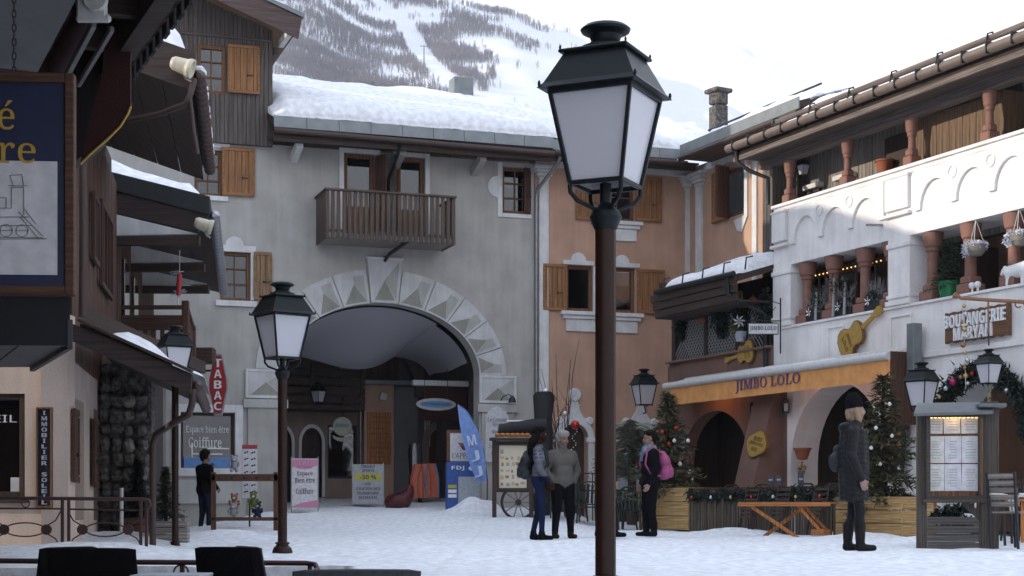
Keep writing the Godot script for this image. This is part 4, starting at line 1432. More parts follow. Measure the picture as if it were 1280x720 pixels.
	for k in 9:
		var u := .2 + k*1.3
		var sb := MB.new()
		sb.tube([Vector3(u,re.y + .22,re.x - .4),Vector3(u,re.y + .48,re.x - .45),Vector3(u,re.y + .52,re.x - .55),Vector3(u,re.y + .44,re.x - .62)],.018,5)
		put(b,"snow_hook",sb,M.black_metal)
	tb(b,"snow_rail",M.beam_x,[Vector3(.1,re.y + .42,re.x - .52),Vector3(UE,re.y + .42,re.x - .52)],.06,8)
	tb(b,"rain_pipe",M.black_metal,[Vector3(-.45,eave + .02,re.x + .05),Vector3(-.45,eave - .25,re.x),Vector3(-.2,eave - .45,.45),Vector3(-.05,eave - .6,.10),Vector3(-.05,PT + .1,.10)],.045,7)
	# ---- buttress and details of the ground floor
	var bt := MB.new()
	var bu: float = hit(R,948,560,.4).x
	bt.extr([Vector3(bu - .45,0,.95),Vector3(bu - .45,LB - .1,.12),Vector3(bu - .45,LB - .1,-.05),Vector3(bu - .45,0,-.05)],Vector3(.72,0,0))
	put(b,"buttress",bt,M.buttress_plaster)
	# ---- low porch at the left end
	var ez := .85
	var ey: float = hit(R,890,352,ez).y
	var q0: float = hit(R,816,365,ez).x
	var q1 := -.02
	var porch := Vector2(ez,ey)
	var ptop := Vector2(-2.2,ey + .95)
	pitch(b,q0,q1,porch,ptop,.12,M.dark_wood_x,"porch_roof")
	for k in 3: bx(b,"porch_fascia",M.dark_wood_x,Vector3((q0 + q1)/2,ey - .08 - k*.17,ez + .03 - k*.035),Vector3(q1 - q0 - k*.06,.165,.05),.008)
	bx(b,"porch_soffit",M.dark_wood_x,Vector3((q0 + q1)/2,ey - .50,.3),Vector3(q1 - q0 - .1,.04,1.0),0)
	bx(b,"porch_gable",M.dark_wood_y,Vector3(q0 + .05,ey - .1,-.6),Vector3(.06,.8,2.6),0)
	snow_slab(b,q0 + .25,q1,porch + Vector2(-.06,.03),ptop,.24,61,null,"snow_cover",50,14,.3)
	tb(b,"gutter",M.black_metal,[Vector3(q0 + .3,ey + .05,ez + .10),Vector3(q1,ey + .03,ez + .10)],.06,8)
	for k in 5: tb(b,"snow_hook",M.black_metal,[Vector3(q0 + .6 + k*.85,ey + .06,ez + .08),Vector3(q0 + .6 + k*.85,ey + .30,ez + .05),Vector3(q0 + .6 + k*.85,ey + .34,ez - .1)],.018,5)
	tb(b,"rain_pipe",M.black_metal,[Vector3(q1 - .28,ey + .02,ez + .08),Vector3(q1 - .28,ey - .35,ez + .05),Vector3(q1 - .18,ey - .55,.5),Vector3(q1 - .12,ey - .75,.12),Vector3(q1 - .12,2.6,.10)],.05,7)
	rb(b,"porch_parapet",pm,Rect2(u9,LB + .02,-.02 - u9,LT - .35 - LB),-.2,.03)
	bx(b,"porch_ledge",pm,Vector3(u9/2,LT - .32,-.05),Vector3(-u9,.05,.4),.01)
	for q in [[837,853],[911,938]]:
		var r: Rect2 = rr.call(q[0],430,q[1],470)
		var fm := MB.new()
		mframe(fm,Rect2(r.position.x,LB + .1,r.size.x,LT - .5 - LB),.03,.02,.05)
		put(b,"porch_panel",fm,pm)
	for u in [u9 + .15,u9 + 1.6,-1.4,-.2]: bx(b,"porch_post",M.dark_wood_y,Vector3(u,(LT + ey)/2 - .4,-.05),Vector3(.14,ey - LT + .1,.14),.01)
	bx(b,"porch_back",M.dark_wood_y,Vector3(u9/2 - .15,(LB + ey)/2,-.42),Vector3(-u9 + .3,ey - LB + .3,.08),0)
	var lat := MB.new()
	for k in 46:
		var u := u9 + .1 + k*.12
		for s in [-1.0,1.0]:
			var p0 := Vector3(u,LT - .3,-.02 + s*.006)
			var p1 := Vector3(u + s*.85,ey - .45,-.02 + s*.006)
			if p0.x > -.2 or p1.x > -.1 or p1.x < u9 + .05: continue
			mbar(lat,p0,p1,.012,.022,0.0)
	stuff(put(b,"lattice",lat,M.lattice_grey))
	bx(b,"lintel_beam",M.dark_wood_x,Vector3(u9/2,LB - .15,.1),Vector3(-u9,.2,.2),.01)

var VD := Vector3(-.402,0,-.916)   # the right-hand house and the near cafe run this way
func build_cafe() -> void:
	# near house on the left: only its balcony,canopy and hanging board reach into the picture
	var b := T("cafe_house","dark wooden cafe front with balcony slats above the hanging blue board","house")
	var a := P(235,-4,11.2)
	var side := Vector3(-.916,0,.402)     # into the house
	var mb := MB.new()
	var y0 := 4.12
	var p0 := Vector3(a.x,y0,a.z) - VD*3.5
	var p1 := Vector3(a.x,y0,a.z) + VD*2.35
	mb.extr([p0 + Vector3(0,.02,0),p1 + Vector3(0,.02,0),p1 + side*3.0 + Vector3(0,.02,0),p0 + side*3.0 + Vector3(0,.02,0)],Vector3(0,.22,0))
	put(b,"balcony_slab",mb,M.dark_wood_x)
	for k in 16:
		var p := Vector3(a.x,0,a.z) + VD*(2.2 - k*.26)
		bx(b,"balcony_slat",M.black_wood_y,p + Vector3(0,y0 + .42,0) - side*.03,Vector3(.15,.95,.035),.006,Basis(Vector3.UP,deg_to_rad(-66.3 + 90)).rotated(Vector3.UP,PI/2))
	bar(b,"balcony_rail",M.black_wood_x,p0 + Vector3(0,.95,0),p1 + Vector3(0,.95,0),.1,.07)
	bar(b,"edge_beam",M.dark_wood_x,p0 + side*.25 - Vector3(0,.10,0),p1 + side*.25 - Vector3(0,.10,0),.14,.22)
	for k in 4: bar(b,"joist",M.dark_wood_x,p1 + side*.2 - VD*(.3 + k*.9) - Vector3(0,.06,0),p1 + side*2.6 - VD*(.3 + k*.9) - Vector3(0,.06,0),.10,.16)
	# pale ceiling under the balcony
	mb = MB.new()
	var c0 := P(94,0,9.7)
	mb.extr([Vector3(c0.x,3.6,c0.z) - VD*3,Vector3(c0.x,3.6,c0.z) + VD*1.75,Vector3(c0.x,3.6,c0.z) + VD*1.75 + side*2.4,Vector3(c0.x,3.6,c0.z) - VD*3 + side*2.4],Vector3(0,.05,0))
	put(b,"ceiling",mb,M.inner_grey)
	mb = MB.new()
	var e0 := Vector3(c0.x,3.66,c0.z)
	mb.extr([e0 - VD*3 + side*2.6,e0 + VD*3.4 + side*2.6,e0 + VD*3.4 + side*2.6 + Vector3(0,.42,0),e0 - VD*3 + side*2.6 + Vector3(0,.42,0)],side*.2)
	put(b,"upper_wall",mb,M.dark_wood_x)
	# dark return wall hanging over the passage
	mb = MB.new()
	mb.extr([P(96,-60,12.6),P(166,-60,12.6),P(166,128,12.6),P(128,176,12.6),P(96,200,12.6)],Vector3(-.1,0,-.35))
	put(b,"overhang_panel",mb,M.black_wood_y)
	# main body of the house and its roof,out of the picture to the left
	var o := Vector3(c0.x,0,c0.z) + side*2.7
	mb = MB.new()
	mb.extr([o - VD*6 + Vector3(0,-.8,0),o + VD*10 + Vector3(0,-.8,0),o + VD*10 + Vector3(0,6.4,0),o - VD*6 + Vector3(0,6.4,0)],side*5.0)
	put(b,"wall",mb,M.brown_wood_y)
	mb = MB.new()
	mb.extr([o - VD*7 - side*2.2 + Vector3(0,5.5,0),o - VD*7 + side*2.6 + Vector3(0,7.6,0),o - VD*7 + side*6.6 + Vector3(0,5.7,0),o - VD*7 + side*6.6 + Vector3(0,5.5,0),o - VD*7 + side*2.6 + Vector3(0,7.4,0),o - VD*7 - side*2.2 + Vector3(0,5.3,0)],VD*17)
	put(b,"roof",mb,M.dark_wood_x)
	# low canopy below the board
	var q := P(86,432,14.0)
	mb = MB.new()
	mb.extr([q,q + Vector3(-4,0,.2),q + Vector3(-4,.42,.2),q + Vector3(.02,.42,0)],VD*.08)
	put(b,"canopy_fascia",mb,M.canopy_black)
	for k in 9:
		mb = MB.new()
		var w := Vector3(-.40*k - .02,.015 - .0,.02*k)
		mb.extr([q + w,q + w + Vector3(-.385,0,0),q + w + Vector3(-.385,.03,0),q + w + Vector3(0,.03,0)],VD*2.6)
		put(b,"canopy_soffit_board",mb,M.soffit_grey_x)
	bar(b,"canopy_edge",M.canopy_black,q + Vector3(.01,.10,0),q + VD*2.6 + Vector3(.01,.10,0),.05,.26)
	mb = MB.new()
	mb.extr([q + Vector3(.03,.42,.05),q + VD*2.7 + Vector3(.03,.42,0),q + VD*2.7 + Vector3(-4,.7,0),q + Vector3(-4,.7,.05)],Vector3(0,.05,0))
	put(b,"canopy_roof",mb,M.canopy_black)
	# the board itself
	var s := T("hanging_sign","blue cafe board with yellow letters and a locomotive drawing, brown frame","sign","",P(20,231,9.3),deg_to_rad(4))
	bx(s,"board",M.cafe_blue,Vector3(-.22,.0,0),Vector3(1.0,1.19,.03),.004)
	mb = MB.new()
	mframe(mb,Rect2(-.76,-.645,1.10,1.29),.055,-.03,.04)
	put(s,"frame",mb,M.brown_wood_x)
	txt(s,"Café",M.cafe_yellow,Vector3(-.215,.40,.02),.42,.17,Basis.IDENTITY,"Droid Serif",400,.006)
	txt(s,"Gare",M.cafe_yellow,Vector3(-.135,.20,.02),.50,.155,Basis.IDENTITY,"Droid Serif",400,.006)
	bx(s,"picture_panel",M.paper_white,Vector3(-.22,-.195,.018),Vector3(.92,.66,.006),0)
	var dr := MB.new()
	var ln := func(x0,y0_,x1,y1_,w := .004): mbar(dr,Vector3(x0,y0_,.0235),Vector3(x1,y1_,.0235),w,.003,0.0)
	for l in [[-.6,-.20,.08,-.19],[-.6,-.25,.10,-.24],[.03,-.19,.13,-.31],[.10,-.24,.16,-.30],[-.5,-.14,-.02,-.14],[-.5,-.04,-.5,-.19],[-.5,-.04,-.2,-.04],[-.2,-.04,-.2,-.14],[-.02,-.02,-.02,-.14],[.05,-.02,.05,-.18],[-.02,-.02,.05,-.02],[-.04,-.01,.07,-.01],[-.12,-.08,-.12,-.14],[-.12,-.08,-.05,-.08],[-.05,-.08,-.05,-.14],[-.62,-.31,.16,-.31],[-.62,-.33,.18,-.315],[-.03,.05,-.01,-.01],[.04,.05,.05,-.01],[-.03,.05,.04,.055],[-.6,.09,-.4,.06],[-.4,.06,-.1,.07],[.02,-.16,.10,-.24],[.05,-.14,.12,-.23]]: ln.call(l[0],l[1],l[2],l[3])
	for c in [[-.48,.055],[-.34,.055],[-.20,.055],[-.05,.035],[.04,.035],[-.16,.03]]:
		for k in 14:
			var t0 := TAU*k/14
			var t1 := TAU*(k + 1)/14
			ln.call(c[0] + cos(t0)*c[1],-.27 + sin(t0)*c[1],c[0] + cos(t1)*c[1],-.27 + sin(t1)*c[1])
		ln.call(c[0] - c[1],-.27,c[0] + c[1],-.27,.003)
	put(s,"locomotive_drawing",dr,M.print_grey)
	# chain
	var cm := MB.new()
	var top := Vector3(-.01,1.32,0)
	for k in 17:
		var cy := .665 + k*.041
		cm.x = Transform3D(Basis(Vector3.UP,(PI/2)*(k % 2)),Vector3(-.01,cy,0))
		var lk := []
		for j in 9: lk.append(Vector3(cos(TAU*j/8)*.011,sin(TAU*j/8)*.026,0))
		cm.tube(lk,.0042,5,false)
	put(s,"chain",cm,M.black_metal)
	# rolled awning with its white end plate and folding arms
	var w := T("rolled_awning","rolled-up awning with white end plate and dark red cloth edged in yellow","awning","",P(115,12,10.6))
	mb = MB.new()
	mb.box(Vector3(0,.04,0),Vector3(.20,.22,.05),.02)
	mb.box(Vector3(.01,-.06,.0),Vector3(.23,.05,.045),.015)
	mb.x = Transform3D(Basis(Vector3.RIGHT,PI/2),Vector3(.03,.06,.02))
	mb.lathe([Vector2(.085,0),Vector2(.085,.02),Vector2(.075,.03),Vector2(.02,.03),Vector2(.02,.045),Vector2(0,.045)],18)
	put(w,"end_plate",mb,M.white_plastic)
	tb(w,"awning_roll",M.red_cloth,[Vector3(0,.05,-.03),Vector3(0,.05,-.03) - VD*-1.6],.09,10)
	bar(w,"folding_arm",M.arm_grey,P(117,30,10.7) - w.position,P(80,100,11.4) - w.position,.035,.05)
	bar(w,"folding_arm",M.arm_grey,P(140,36,10.9) - w.position,P(98,106,11.6) - w.position,.03,.04)
	mb = MB.new()
	var pts := []
	for q2 in [[136,-20],[163,-20],[163,133],[159,143],[150,158],[138,170],[125,182],[112,193],[100,205],[112,150],[128,90]]: pts.append(P(q2[0],q2[1],11.9) - w.position)
	mb.extr(pts,Vector3(0,0,-.03))
	put(w,"side_curtain",mb,M.red_cloth)
	var tr := []
	for k in range(2,9): tr.append(pts[k] + Vector3(.004,0,.004))
	tb(w,"piping",M.cafe_yellow,tr,.009,6)

func scallops(b: Node,called: String,m: Material,a: Vector3,e: Vector3,n: int,r: float) -> void:
	for k in n:
		var mb := MB.new()
		var p := a.lerp(e,(k + .5)/n)
		var d := (e - a).normalized()
		var w := (e - a).length()/n
		mb.tube([p - d*w*.46,p - d*w*.2,p + d*w*.2,p + d*w*.46],[r*.35,r,r,r*.35],10)
		put(b,called,mb,m)
func roof_section(b: Node,called: String,pts: Array,len_: float,m: Material) -> MeshInstance3D:
	var mb := MB.new()
	mb.extr(pts,LDIR*len_)
	return put(b,called,mb,m)
func floodlight(label: String,at: Vector3,sc: float,turn: float) -> void:
	var t := T("floodlight",label,"floodlight","floodlights under the eaves",at,turn)
	var mb := MB.new()
	mb.x = Transform3D(Basis(Vector3.FORWARD,1.9).scaled(Vector3.ONE*sc),Vector3.ZERO)
	mb.lathe([Vector2(0,-.13),Vector2(.06,-.13),Vector2(.085,-.09),Vector2(.10,.06),Vector2(.12,.10),Vector2(.12,.14),Vector2(.10,.14),Vector2(.09,.11),Vector2(0,.11)],14)
	put(t,"housing",mb,M.cream_plastic)
	mb = MB.new()
	mb.tube([Vector3(.02,-.10,0)*sc,Vector3(.05,-.16,0)*sc,Vector3(.10,-.18,-.06)*sc],.015*sc,6)
	put(t,"bracket",mb,M.zinc)
func build_left_row() -> void:
	# --- chalet with cream ground floor
	var b := T("cream_chalet","cream ground-floor shop under brown timber storey with snowy lean-to roof","house")
	var dn := 18.5
	var X := func(px,d): return (px - 640.0)*d/F
	var wall0 := Vector3(X.call(85,dn),0,-dn)                 # near corner of the shop
	var wend := wall0 + LDIR*3.6
	# front and side wall of the shop
	var mb := MB.new()
	var fw := 4.5
	var fr := Transform3D(Basis.IDENTITY,wall0 + Vector3(-fw,0,0))
	var f := Node3D.new()
	f.name = "shop_front"
	f.transform = fr
	b.add_child(f)
	var wr: Rect2 = rect(fr,-60,492,31,622)
	wall_csg(f,"front_wall",M.cream_plaster,0,fw,-.5,2.75,-.3,0.0,[wr])
	win(f,wr,M.dark_wood_y,1,1,-.06,.07,"dark_glass","shop_window")
	txt(f,"ACCUEIL",M.letter_white,Vector3(wr.end.x - .52,hit(fr,10,523).y,-.05),.82,.085,Basis.IDENTITY,"Droid Sans",400,.004)
	bx(f,"notice",M.paper_white,Vector3(hit(fr,17,607).x,hit(fr,17,607).y,-.05),Vector3(.10,.19,.004),0)
	bx(f,"sill",M.dark_wood_x,Vector3(wr.get_center().x,wr.position.y - .03,.02),Vector3(wr.size.x + .1,.06,.12),.008)
	var sfr := Transform3D(Basis(Vector3.UP,atan2(.987,-.162)),wall0)
	var sd := Node3D.new()
	sd.name = "shop_side"
	sd.transform = sfr
	b.add_child(sd)
	var dr1: Rect2 = rect(sfr,92,500,105,650)
	var dr2: Rect2 = rect(sfr,117,512,124,650)
	wall_csg(sd,"side_wall",M.cream_plaster,.0,3.6,-.5,2.75,-.3,.0,[dr1,dr2])
	bx(sd,"door",M.dark_wood_y,Vector3(dr1.get_center().x,dr1.get_center().y,-.2),Vector3(dr1.size.x,dr1.size.y,.05),.01)
	bx(sd,"door",M.dark_wood_y,Vector3(dr2.get_center().x,dr2.get_center().y,-.2),Vector3(dr2.size.x,dr2.size.y,.05),.01)
	for q in [[86,92,512,603],[112,117,524,609]]:
		var r: Rect2 = rect(sfr,q[0],q[2],q[1],q[3])
		shutter(sd,r,.04,"brown_wood",2)
	flatten(f)
	flatten(sd)
	bx(b,"roof_void",M.dark_wood_x,wall0 + Vector3(-1.9,2.9,-4.6),Vector3(3.5,.2,9.0),0)
	# sign board on the corner
	var ib := T("shop_sign","tall narrow dark board reading IMMOBILIER SOLEIL downwards on the cream wall","sign","",P(57,572,dn) + Vector3(0,0,.04))
	bx(ib,"board",M.sign_navy,Vector3.ZERO,Vector3(.15,1.12,.02),.003)
	mb = MB.new()
	mframe(mb,Rect2(-.095,-.58,.19,1.16),.022,-.02,.025)
	put(ib,"frame",mb,M.frame_wood_y)
	var word := "IMMOBILIER SOLEIL"
	for k in word.length():
		if word[k] == " ": continue
		var lw := .03 if word[k] == "I" else .062
		txt(ib,word[k],M.letter_pale,Vector3(0,.515 - k*.0645,.014),lw,.046,Basis.IDENTITY,"Droid Sans",700,.004)
	# timber storey above,its side towards the square
	var up0 := wall0 + LDIR*.2
	for k in 22:
		var p := up0 + LDIR*(.15 + k*.285)
		bx(b,"plank",M.brown_wood_y if k % 3 else M.brown_wood2_y,p + Vector3(.01 + .004*(k % 2),3.9,0),Vector3(.035,3.3,.275),.005,Basis(Vector3.UP,.163))
	mb = MB.new()
	mb.extr([wall0 + Vector3(-.04,2.2,0),wall0 + LDIR*6.4 + Vector3(-.04,2.2,0),wall0 + LDIR*6.4 + Vector3(-.04,5.9,0),wall0 + Vector3(-.04,5.9,0)],Vector3(-.25,0,0))
	mb.extr([wall0 + Vector3(-.3,2.76,0),wall0 + Vector3(-.3,5.7,0),wall0 + Vector3(-5,7.3,0),wall0 + Vector3(-5,2.76,0)],LDIR*.2)
	put(b,"timber_core",mb,M.dark_wood_y)
	var ufr := Transform3D(Basis(Vector3.UP,atan2(.987,-.162)),wall0 + Vector3(.035,0,0))
	for q in [[112,119,245,330],[122,136,262,366]]:
		var r: Rect2 = rect(ufr,q[0],q[2],q[1],q[3])
		var sh := MB.new()
		sh.x = ufr
		mframe(sh,r,.07,.02,.07,4,1,.05)
		put(b,"louvre_shutter",sh,M.brown_wood2_y)
	tb(b,"rain_pipe",M.metal_brown,[P(104,190,18.3),P(104,300,18.3),P(103,396,18.3)],.045,8)
	# upper roof: eave over the square
	var e1 := P(243,70,dn)
	var e1b := P(240,114,dn)
	var up := Vector3(-5.5,1.95,0)
	var len1 := 5.4
	roof_section(b,"upper_roof",[e1,e1 + up,e1 + up + Vector3(0,-.16,0),e1 + Vector3(0,-.16,0)],len1,M.dark_wood_z)
	mb = MB.new()
	mb.extr([e1 + Vector3(.02,.03,.05),e1b + Vector3(0,0,.05),e1b + up*1.0 + Vector3(0,.0,.05),e1 + up + Vector3(0,.03,.05)],Vector3(0,0,-.05))
	put(b,"barge_board",mb,M.barge_dark_x)
	for k in 16:
		var w := up*(k/16.0)
		roof_section(b,"soffit_board",[e1b + w + Vector3(-.02,.05,0),e1b + w + up/16.5 + Vector3(-.02,.05,0),e1b + w + up/16.5 + Vector3(-.02,.08,0),e1b + w + Vector3(-.02,.08,0)],len1,M.dark_wood_z)
	put(b,"upper_snow",snow_strip(e1 + up + Vector3(0,.03,-.05),e1 + Vector3(-.06,.03,-.05),LDIR*5.3,.38,21),M.roof_snow)
	scallops(b,"tile_end",M.tile_brown,e1 + Vector3(.05,-.22,0),e1 + Vector3(.05,-.22,0) + LDIR*len1,19,.085)
	for k in 14:
		if k % 3 != 1: bx(b,"snow_clump",M.roof_snow,e1 + Vector3(.06,-.10,0) + LDIR*(.3 + k*.36),Vector3(.12,.10 + .05*(k % 2),.2),.05)
	tb(b,"gutter_pipe",M.metal_brown,[e1 + Vector3(.02,-.30,.1),P(238,118,18.3),P(232,130,18.3),P(200,142,18.5),P(160,150,18.8)],.035,8)
	tb(b,"gutter_pipe",M.metal_brown,[P(237,122,18.3),P(242,165,18.4),P(247,192,18.4)],.025,6)
	# lean-to roof with snow over the shop side
	var l0 := P(100,404,18.1)
	var l1 := P(241,468,18.1)
	var len2 := 4.6
	var dv := l1 - l0
	roof_section(b,"lean_to_roof",[l0,l1,l1 + Vector3(0,-.08,0),l0 + Vector3(0,-.08,0)],len2,M.dark_wood_z)
	mb = MB.new()
	mb.extr([l0 + Vector3(-.1,.0,.04),l1 + Vector3(.0,.0,.04),l1 + Vector3(-.02,-.22,.04),l0 + Vector3(-.1,-.20,.04)],Vector3(0,0,-.05))
	put(b,"lean_to_barge",mb,M.barge_dark_x)
	bar(b,"lean_to_capping",M.metal_brown,l0 + Vector3(0,.03,.04),l1 + Vector3(0,.03,.04),.12,.035)
	put(b,"lean_to_snow",snow_strip(l0 + dv*.24 + Vector3(0,.03,-.08),l0 + dv*.80 + Vector3(0,.03,-.08),LDIR*4.2,.15,33),M.roof_snow)
	put(b,"lean_to_snow",snow_strip(l0 + dv*.86 + Vector3(0,.02,-.5),l1 + Vector3(.03,.02,-.5),LDIR*3.9,.12,35),M.roof_snow)
	scallops(b,"tile_end",M.tile_brown,l1 + Vector3(.03,-.12,-.1),l1 + Vector3(.03,-.12,0) + LDIR*len2,17,.07)
	tb(b,"downpipe",M.metal_brown,[l1 + Vector3(-.02,-.16,-.1),P(240,505,18.2),P(236,518,18.3),P(215,530,18.6),P(195,543,19),P(191,556,19),P(191,690,19)],.04,8)
	# stone return wall and dark bay beyond the shop
	mb = MB.new()
	var st := wend + Vector3(0,0,-.15)
	for k in 46:
		rng.seed = 300 + k
		var px := st.x + .08 + (k % 4)*.17 + rng.randf_range(-.02,.02)
		var py := -.2 + int(k/4.0)*.21 + rng.randf_range(-.02,.02)
		bx(b,"stone",M.stone if k % 4 == 2 else M.stone2,Vector3(px,py + .1,st.z + .04 + rng.randf_range(-.02,.02)),Vector3(rng.randf_range(.11,.21),rng.randf_range(.12,.24),.16),.05,Basis(Vector3.BACK,rng.randf_range(-.25,.25)))
	bx(b,"stone_backing",M.stone2,st + Vector3(.34,1.1,-.12),Vector3(.74,2.8,.2),0)
	bx(b,"bay_wall",M.dark_plaster,st + Vector3(-.45,1.1,-3.2),Vector3(1.3,3.4,.2),0)
	bx(b,"side_wall_rear",M.dark_wood_y,wend + LDIR*5.5 + Vector3(-.3,1.2,0),Vector3(.2,3.4,11.0),0,Basis(Vector3.UP,.163))
	tb(b,"marker_post",M.white_plastic,[P(152,610,20.5),P(152,672,20.5)],.025,6)
	floodlight("cream floodlight on the barge board of the upper snowy roof at left",P(227,82,18.3),.95,0.0)
	# --- second chalet: eave two with white gable infills and a small balcony
	var c := T("balcony_chalet","brown chalet with white gable infills, ribbed grey gutter and small timber balcony","house")
	var d2 := 25.3
	var f0 := P(263,249,d2)
	var f0b := P(256,290,d2)
	var up2 := Vector3(-6.0,1.50,0)
	var len3 := 9.4
	roof_section(c,"roof",[f0,f0 + up2,f0 + up2 + Vector3(0,-.2,0),f0 + Vector3(0,-.2,0)],len3,M.dark_wood_z)
	mb = MB.new()
	mb.extr([f0 + Vector3(0,.03,.08),f0 + up2 + Vector3(0,.03,.08),f0 + up2 + Vector3(0,-.22,.08),f0 + Vector3(0,-.26,.08)],Vector3(0,0,-.06))
	put(c,"verge_metal",mb,M.verge_dark)
	mb = MB.new()
	mb.extr([f0 + Vector3(-.02,-.26,.05),f0 + up2 + Vector3(0,-.22,.05),f0 + up2 + Vector3(0,-.68,.05),f0b + Vector3(-.1,0,.05)],Vector3(0,0,-.08))
	put(c,"barge_board",mb,M.barge_dark_x)
	put(c,"snow_cover",snow_strip(f0 + up2 + Vector3(0,.03,-.1),f0 + Vector3(-.08,.03,-.1),LDIR*9,.34,41),M.roof_snow)
	scallops(c,"gutter_ring",M.zinc_pale,f0 + Vector3(.06,-.25,0),f0 + Vector3(.06,-.25,0) + LDIR*len3,26,.095)
	var yb := f0b.y - .02
	for k in 3:
		var s: Vector3 = LDIR*(-.08 + k*2.9)
		mb = MB.new()
		var w0 := f0b + s + Vector3(-.12,-.04,0)
		var lw: float = [2.6,2.0,1.8][k]
		mb.extr([w0,w0 + Vector3(-lw,lw*.25 - .03,0),w0 + Vector3(-lw,-.06,0)],Vector3(0,0,-.08))
		put(c,"gable_infill",mb,M.white_trim)
		bar(c,"tie_beam",M.dark_wood_x,w0 + Vector3(.05,-.12,.02),w0 + Vector3(-lw,-.12,.02),.14,.14)
	for k in 14:
		var w := up2*(k/14.0)
		roof_section(c,"soffit_board",[f0 + w + Vector3(-.05,-.25,-.1),f0 + w + up2/14.4 + Vector3(-.05,-.25,-.1),f0 + w + up2/14.4 + Vector3(-.05,-.22,-.1),f0 + w + Vector3(-.05,-.22,-.1)],len3 - .1,M.dark_wood_z)
	var g0 := P(146,400,d2)
	for k in 30:
		var p := Vector3(g0.x,0,g0.z) + LDIR*(.1 + k*.32)
		bx(c,"plank",M.brown_wood_y if k % 3 else M.brown_wood2_y,p + Vector3(.004*(k % 2),3.9,0),Vector3(.04,2.9,.31),.005,Basis(Vector3.UP,.163))
	bx(c,"lower_wall",M.dark_plaster,Vector3(g0.x - .05,1.15,g0.z) + LDIR*4.9,Vector3(.3,2.9,9.6),0,Basis(Vector3.UP,.163))
	bx(c,"end_wall",M.dark_wood_y,Vector3(g0.x - 1.6,2.8,g0.z - .1),Vector3(3.2,5.8,.2),0)
	# balcony
	var bd := 25.9
	var q0 := P(146,432,bd)
	var q1 := P(232,432,bd)
	var ht := .62
	mb = MB.new()
	mb.extr([q0,q1,q1 + LDIR*3.2,q0 + LDIR*3.2],Vector3(0,.1,0))
	put(c,"balcony_floor",mb,M.dark_wood_x)
	bar(c,"balcony_rail",M.brown_wood2_x,q0 + Vector3(0,ht,0),q1 + Vector3(.05,ht,0),.1,.06)
	bar(c,"balcony_board",M.brown_wood2_x,q0 + Vector3(0,ht - .25,.01),q1 + Vector3(0,ht - .25,.01),.05,.24)
	for k in 8: bx(c,"baluster",M.brown_wood_y,q0.lerp(q1,(k + .3)/8.0) + Vector3(0,.2,0),Vector3(.07,.42,.03),.005)
	bar(c,"balcony_rail",M.brown_wood2_x,q1 + Vector3(0,ht,0),q1 + LDIR*3.2 + Vector3(0,ht,0),.1,.06)
	for k in 14: bx(c,"baluster",M.brown_wood2_y,q1 + LDIR*(.12 + k*.22) + Vector3(.0,.28,0),Vector3(.03,.62,.10),.005,Basis(Vector3.UP,.163))
	bx(c,"balcony_post",M.brown_wood_y,q1 + Vector3(0,.3,0),Vector3(.11,.85,.11),.01)
	bx(c,"balcony_post",M.brown_wood_y,q1 + LDIR*3.2 + Vector3(0,.25,0),Vector3(.11,.85,.11),.01)
	for k in 2: bx(c,"gallery_window",M.dark_glass,Vector3(g0.x + .05,3.9,g0.z) + LDIR*(1.2 + k*2.2),Vector3(.05,1.3,1.0),.01,Basis(Vector3.UP,.163))
	bx(c,"beam_end",M.brown_wood2_x,P(252,445,30),Vector3(.5,.3,.3),.03)
	floodlight("cream floodlight at the gutter end of the second roof at left",P(254,281,25.0),1.05,.2)
	# hanging red ornament
	var o := T("hanging_ornament","red and silver ornament hanging under the second roof at left","ornament","",P(223,356,25.6))
	mb = MB.new()
	mb.tube([Vector3(0,-.17,0),Vector3(.01,0,0),Vector3(.02,.17,0)],[.035,.045,.04],8)
	put(o,"body",mb,M.red_paint)
	mb = MB.new()
	rng.seed = 12
	for k in 26:
		var yy := (-.13 if k % 2 else .19) + rng.randf_range(-.04,.04)
		mb.tube([Vector3(0,yy,0),Vector3(rng.randf_range(-.14,.14),yy + rng.randf_range(-.05,.05),rng.randf_range(-.05,.05))],.008,4)
	stuff(put(o,"tinsel",mb,M.zinc_pale))
	mb = MB.new()
	mb.tube([Vector3(.02,.17,0),Vector3(.02,.55,0)],.006,4)
	mb.tube([Vector3(0,-.17,0),Vector3(0,-.32,0)],.010,4)
	put(o,"cord",mb,M.white_plastic)
	# --- tall chalet behind the row,outside the picture: it keeps the square in shade
	var tc := T("tall_chalet","tall chalet behind the left row, outside the view, shading the square","house")
	mb = MB.new()
	mb.box(Vector3(-15.5,4.0,-26.5),Vector3(8,8.5,17),0)
	put(tc,"wall",mb,M.pale_plaster)
	mb = MB.new()
	var r0 := Vector3(-12.5,11.42,-36)
	var r1 := Vector3(-12.5,11.42,-28.5)
	var fe := Vector3(-12.5,8.5,-17.6)
	var ea := Vector3(-10.6,8.3,-36)
	var eb := Vector3(-10.6,8.3,-17.6)
	var wa := Vector3(-20.5,8.3,-36)
	var wb := Vector3(-20.5,8.3,-17.6)
	for q in [[r0,r1,eb,ea],[r1,fe,eb,eb],[r0,wa,wb,r1],[r1,wb,fe,fe],[ea,eb,wb,wa],[ea,wa,r0,r0]]: mb.quad(q[0],q[1],q[2],q[3])
	put(tc,"roof",mb,M.dark_wood_x)

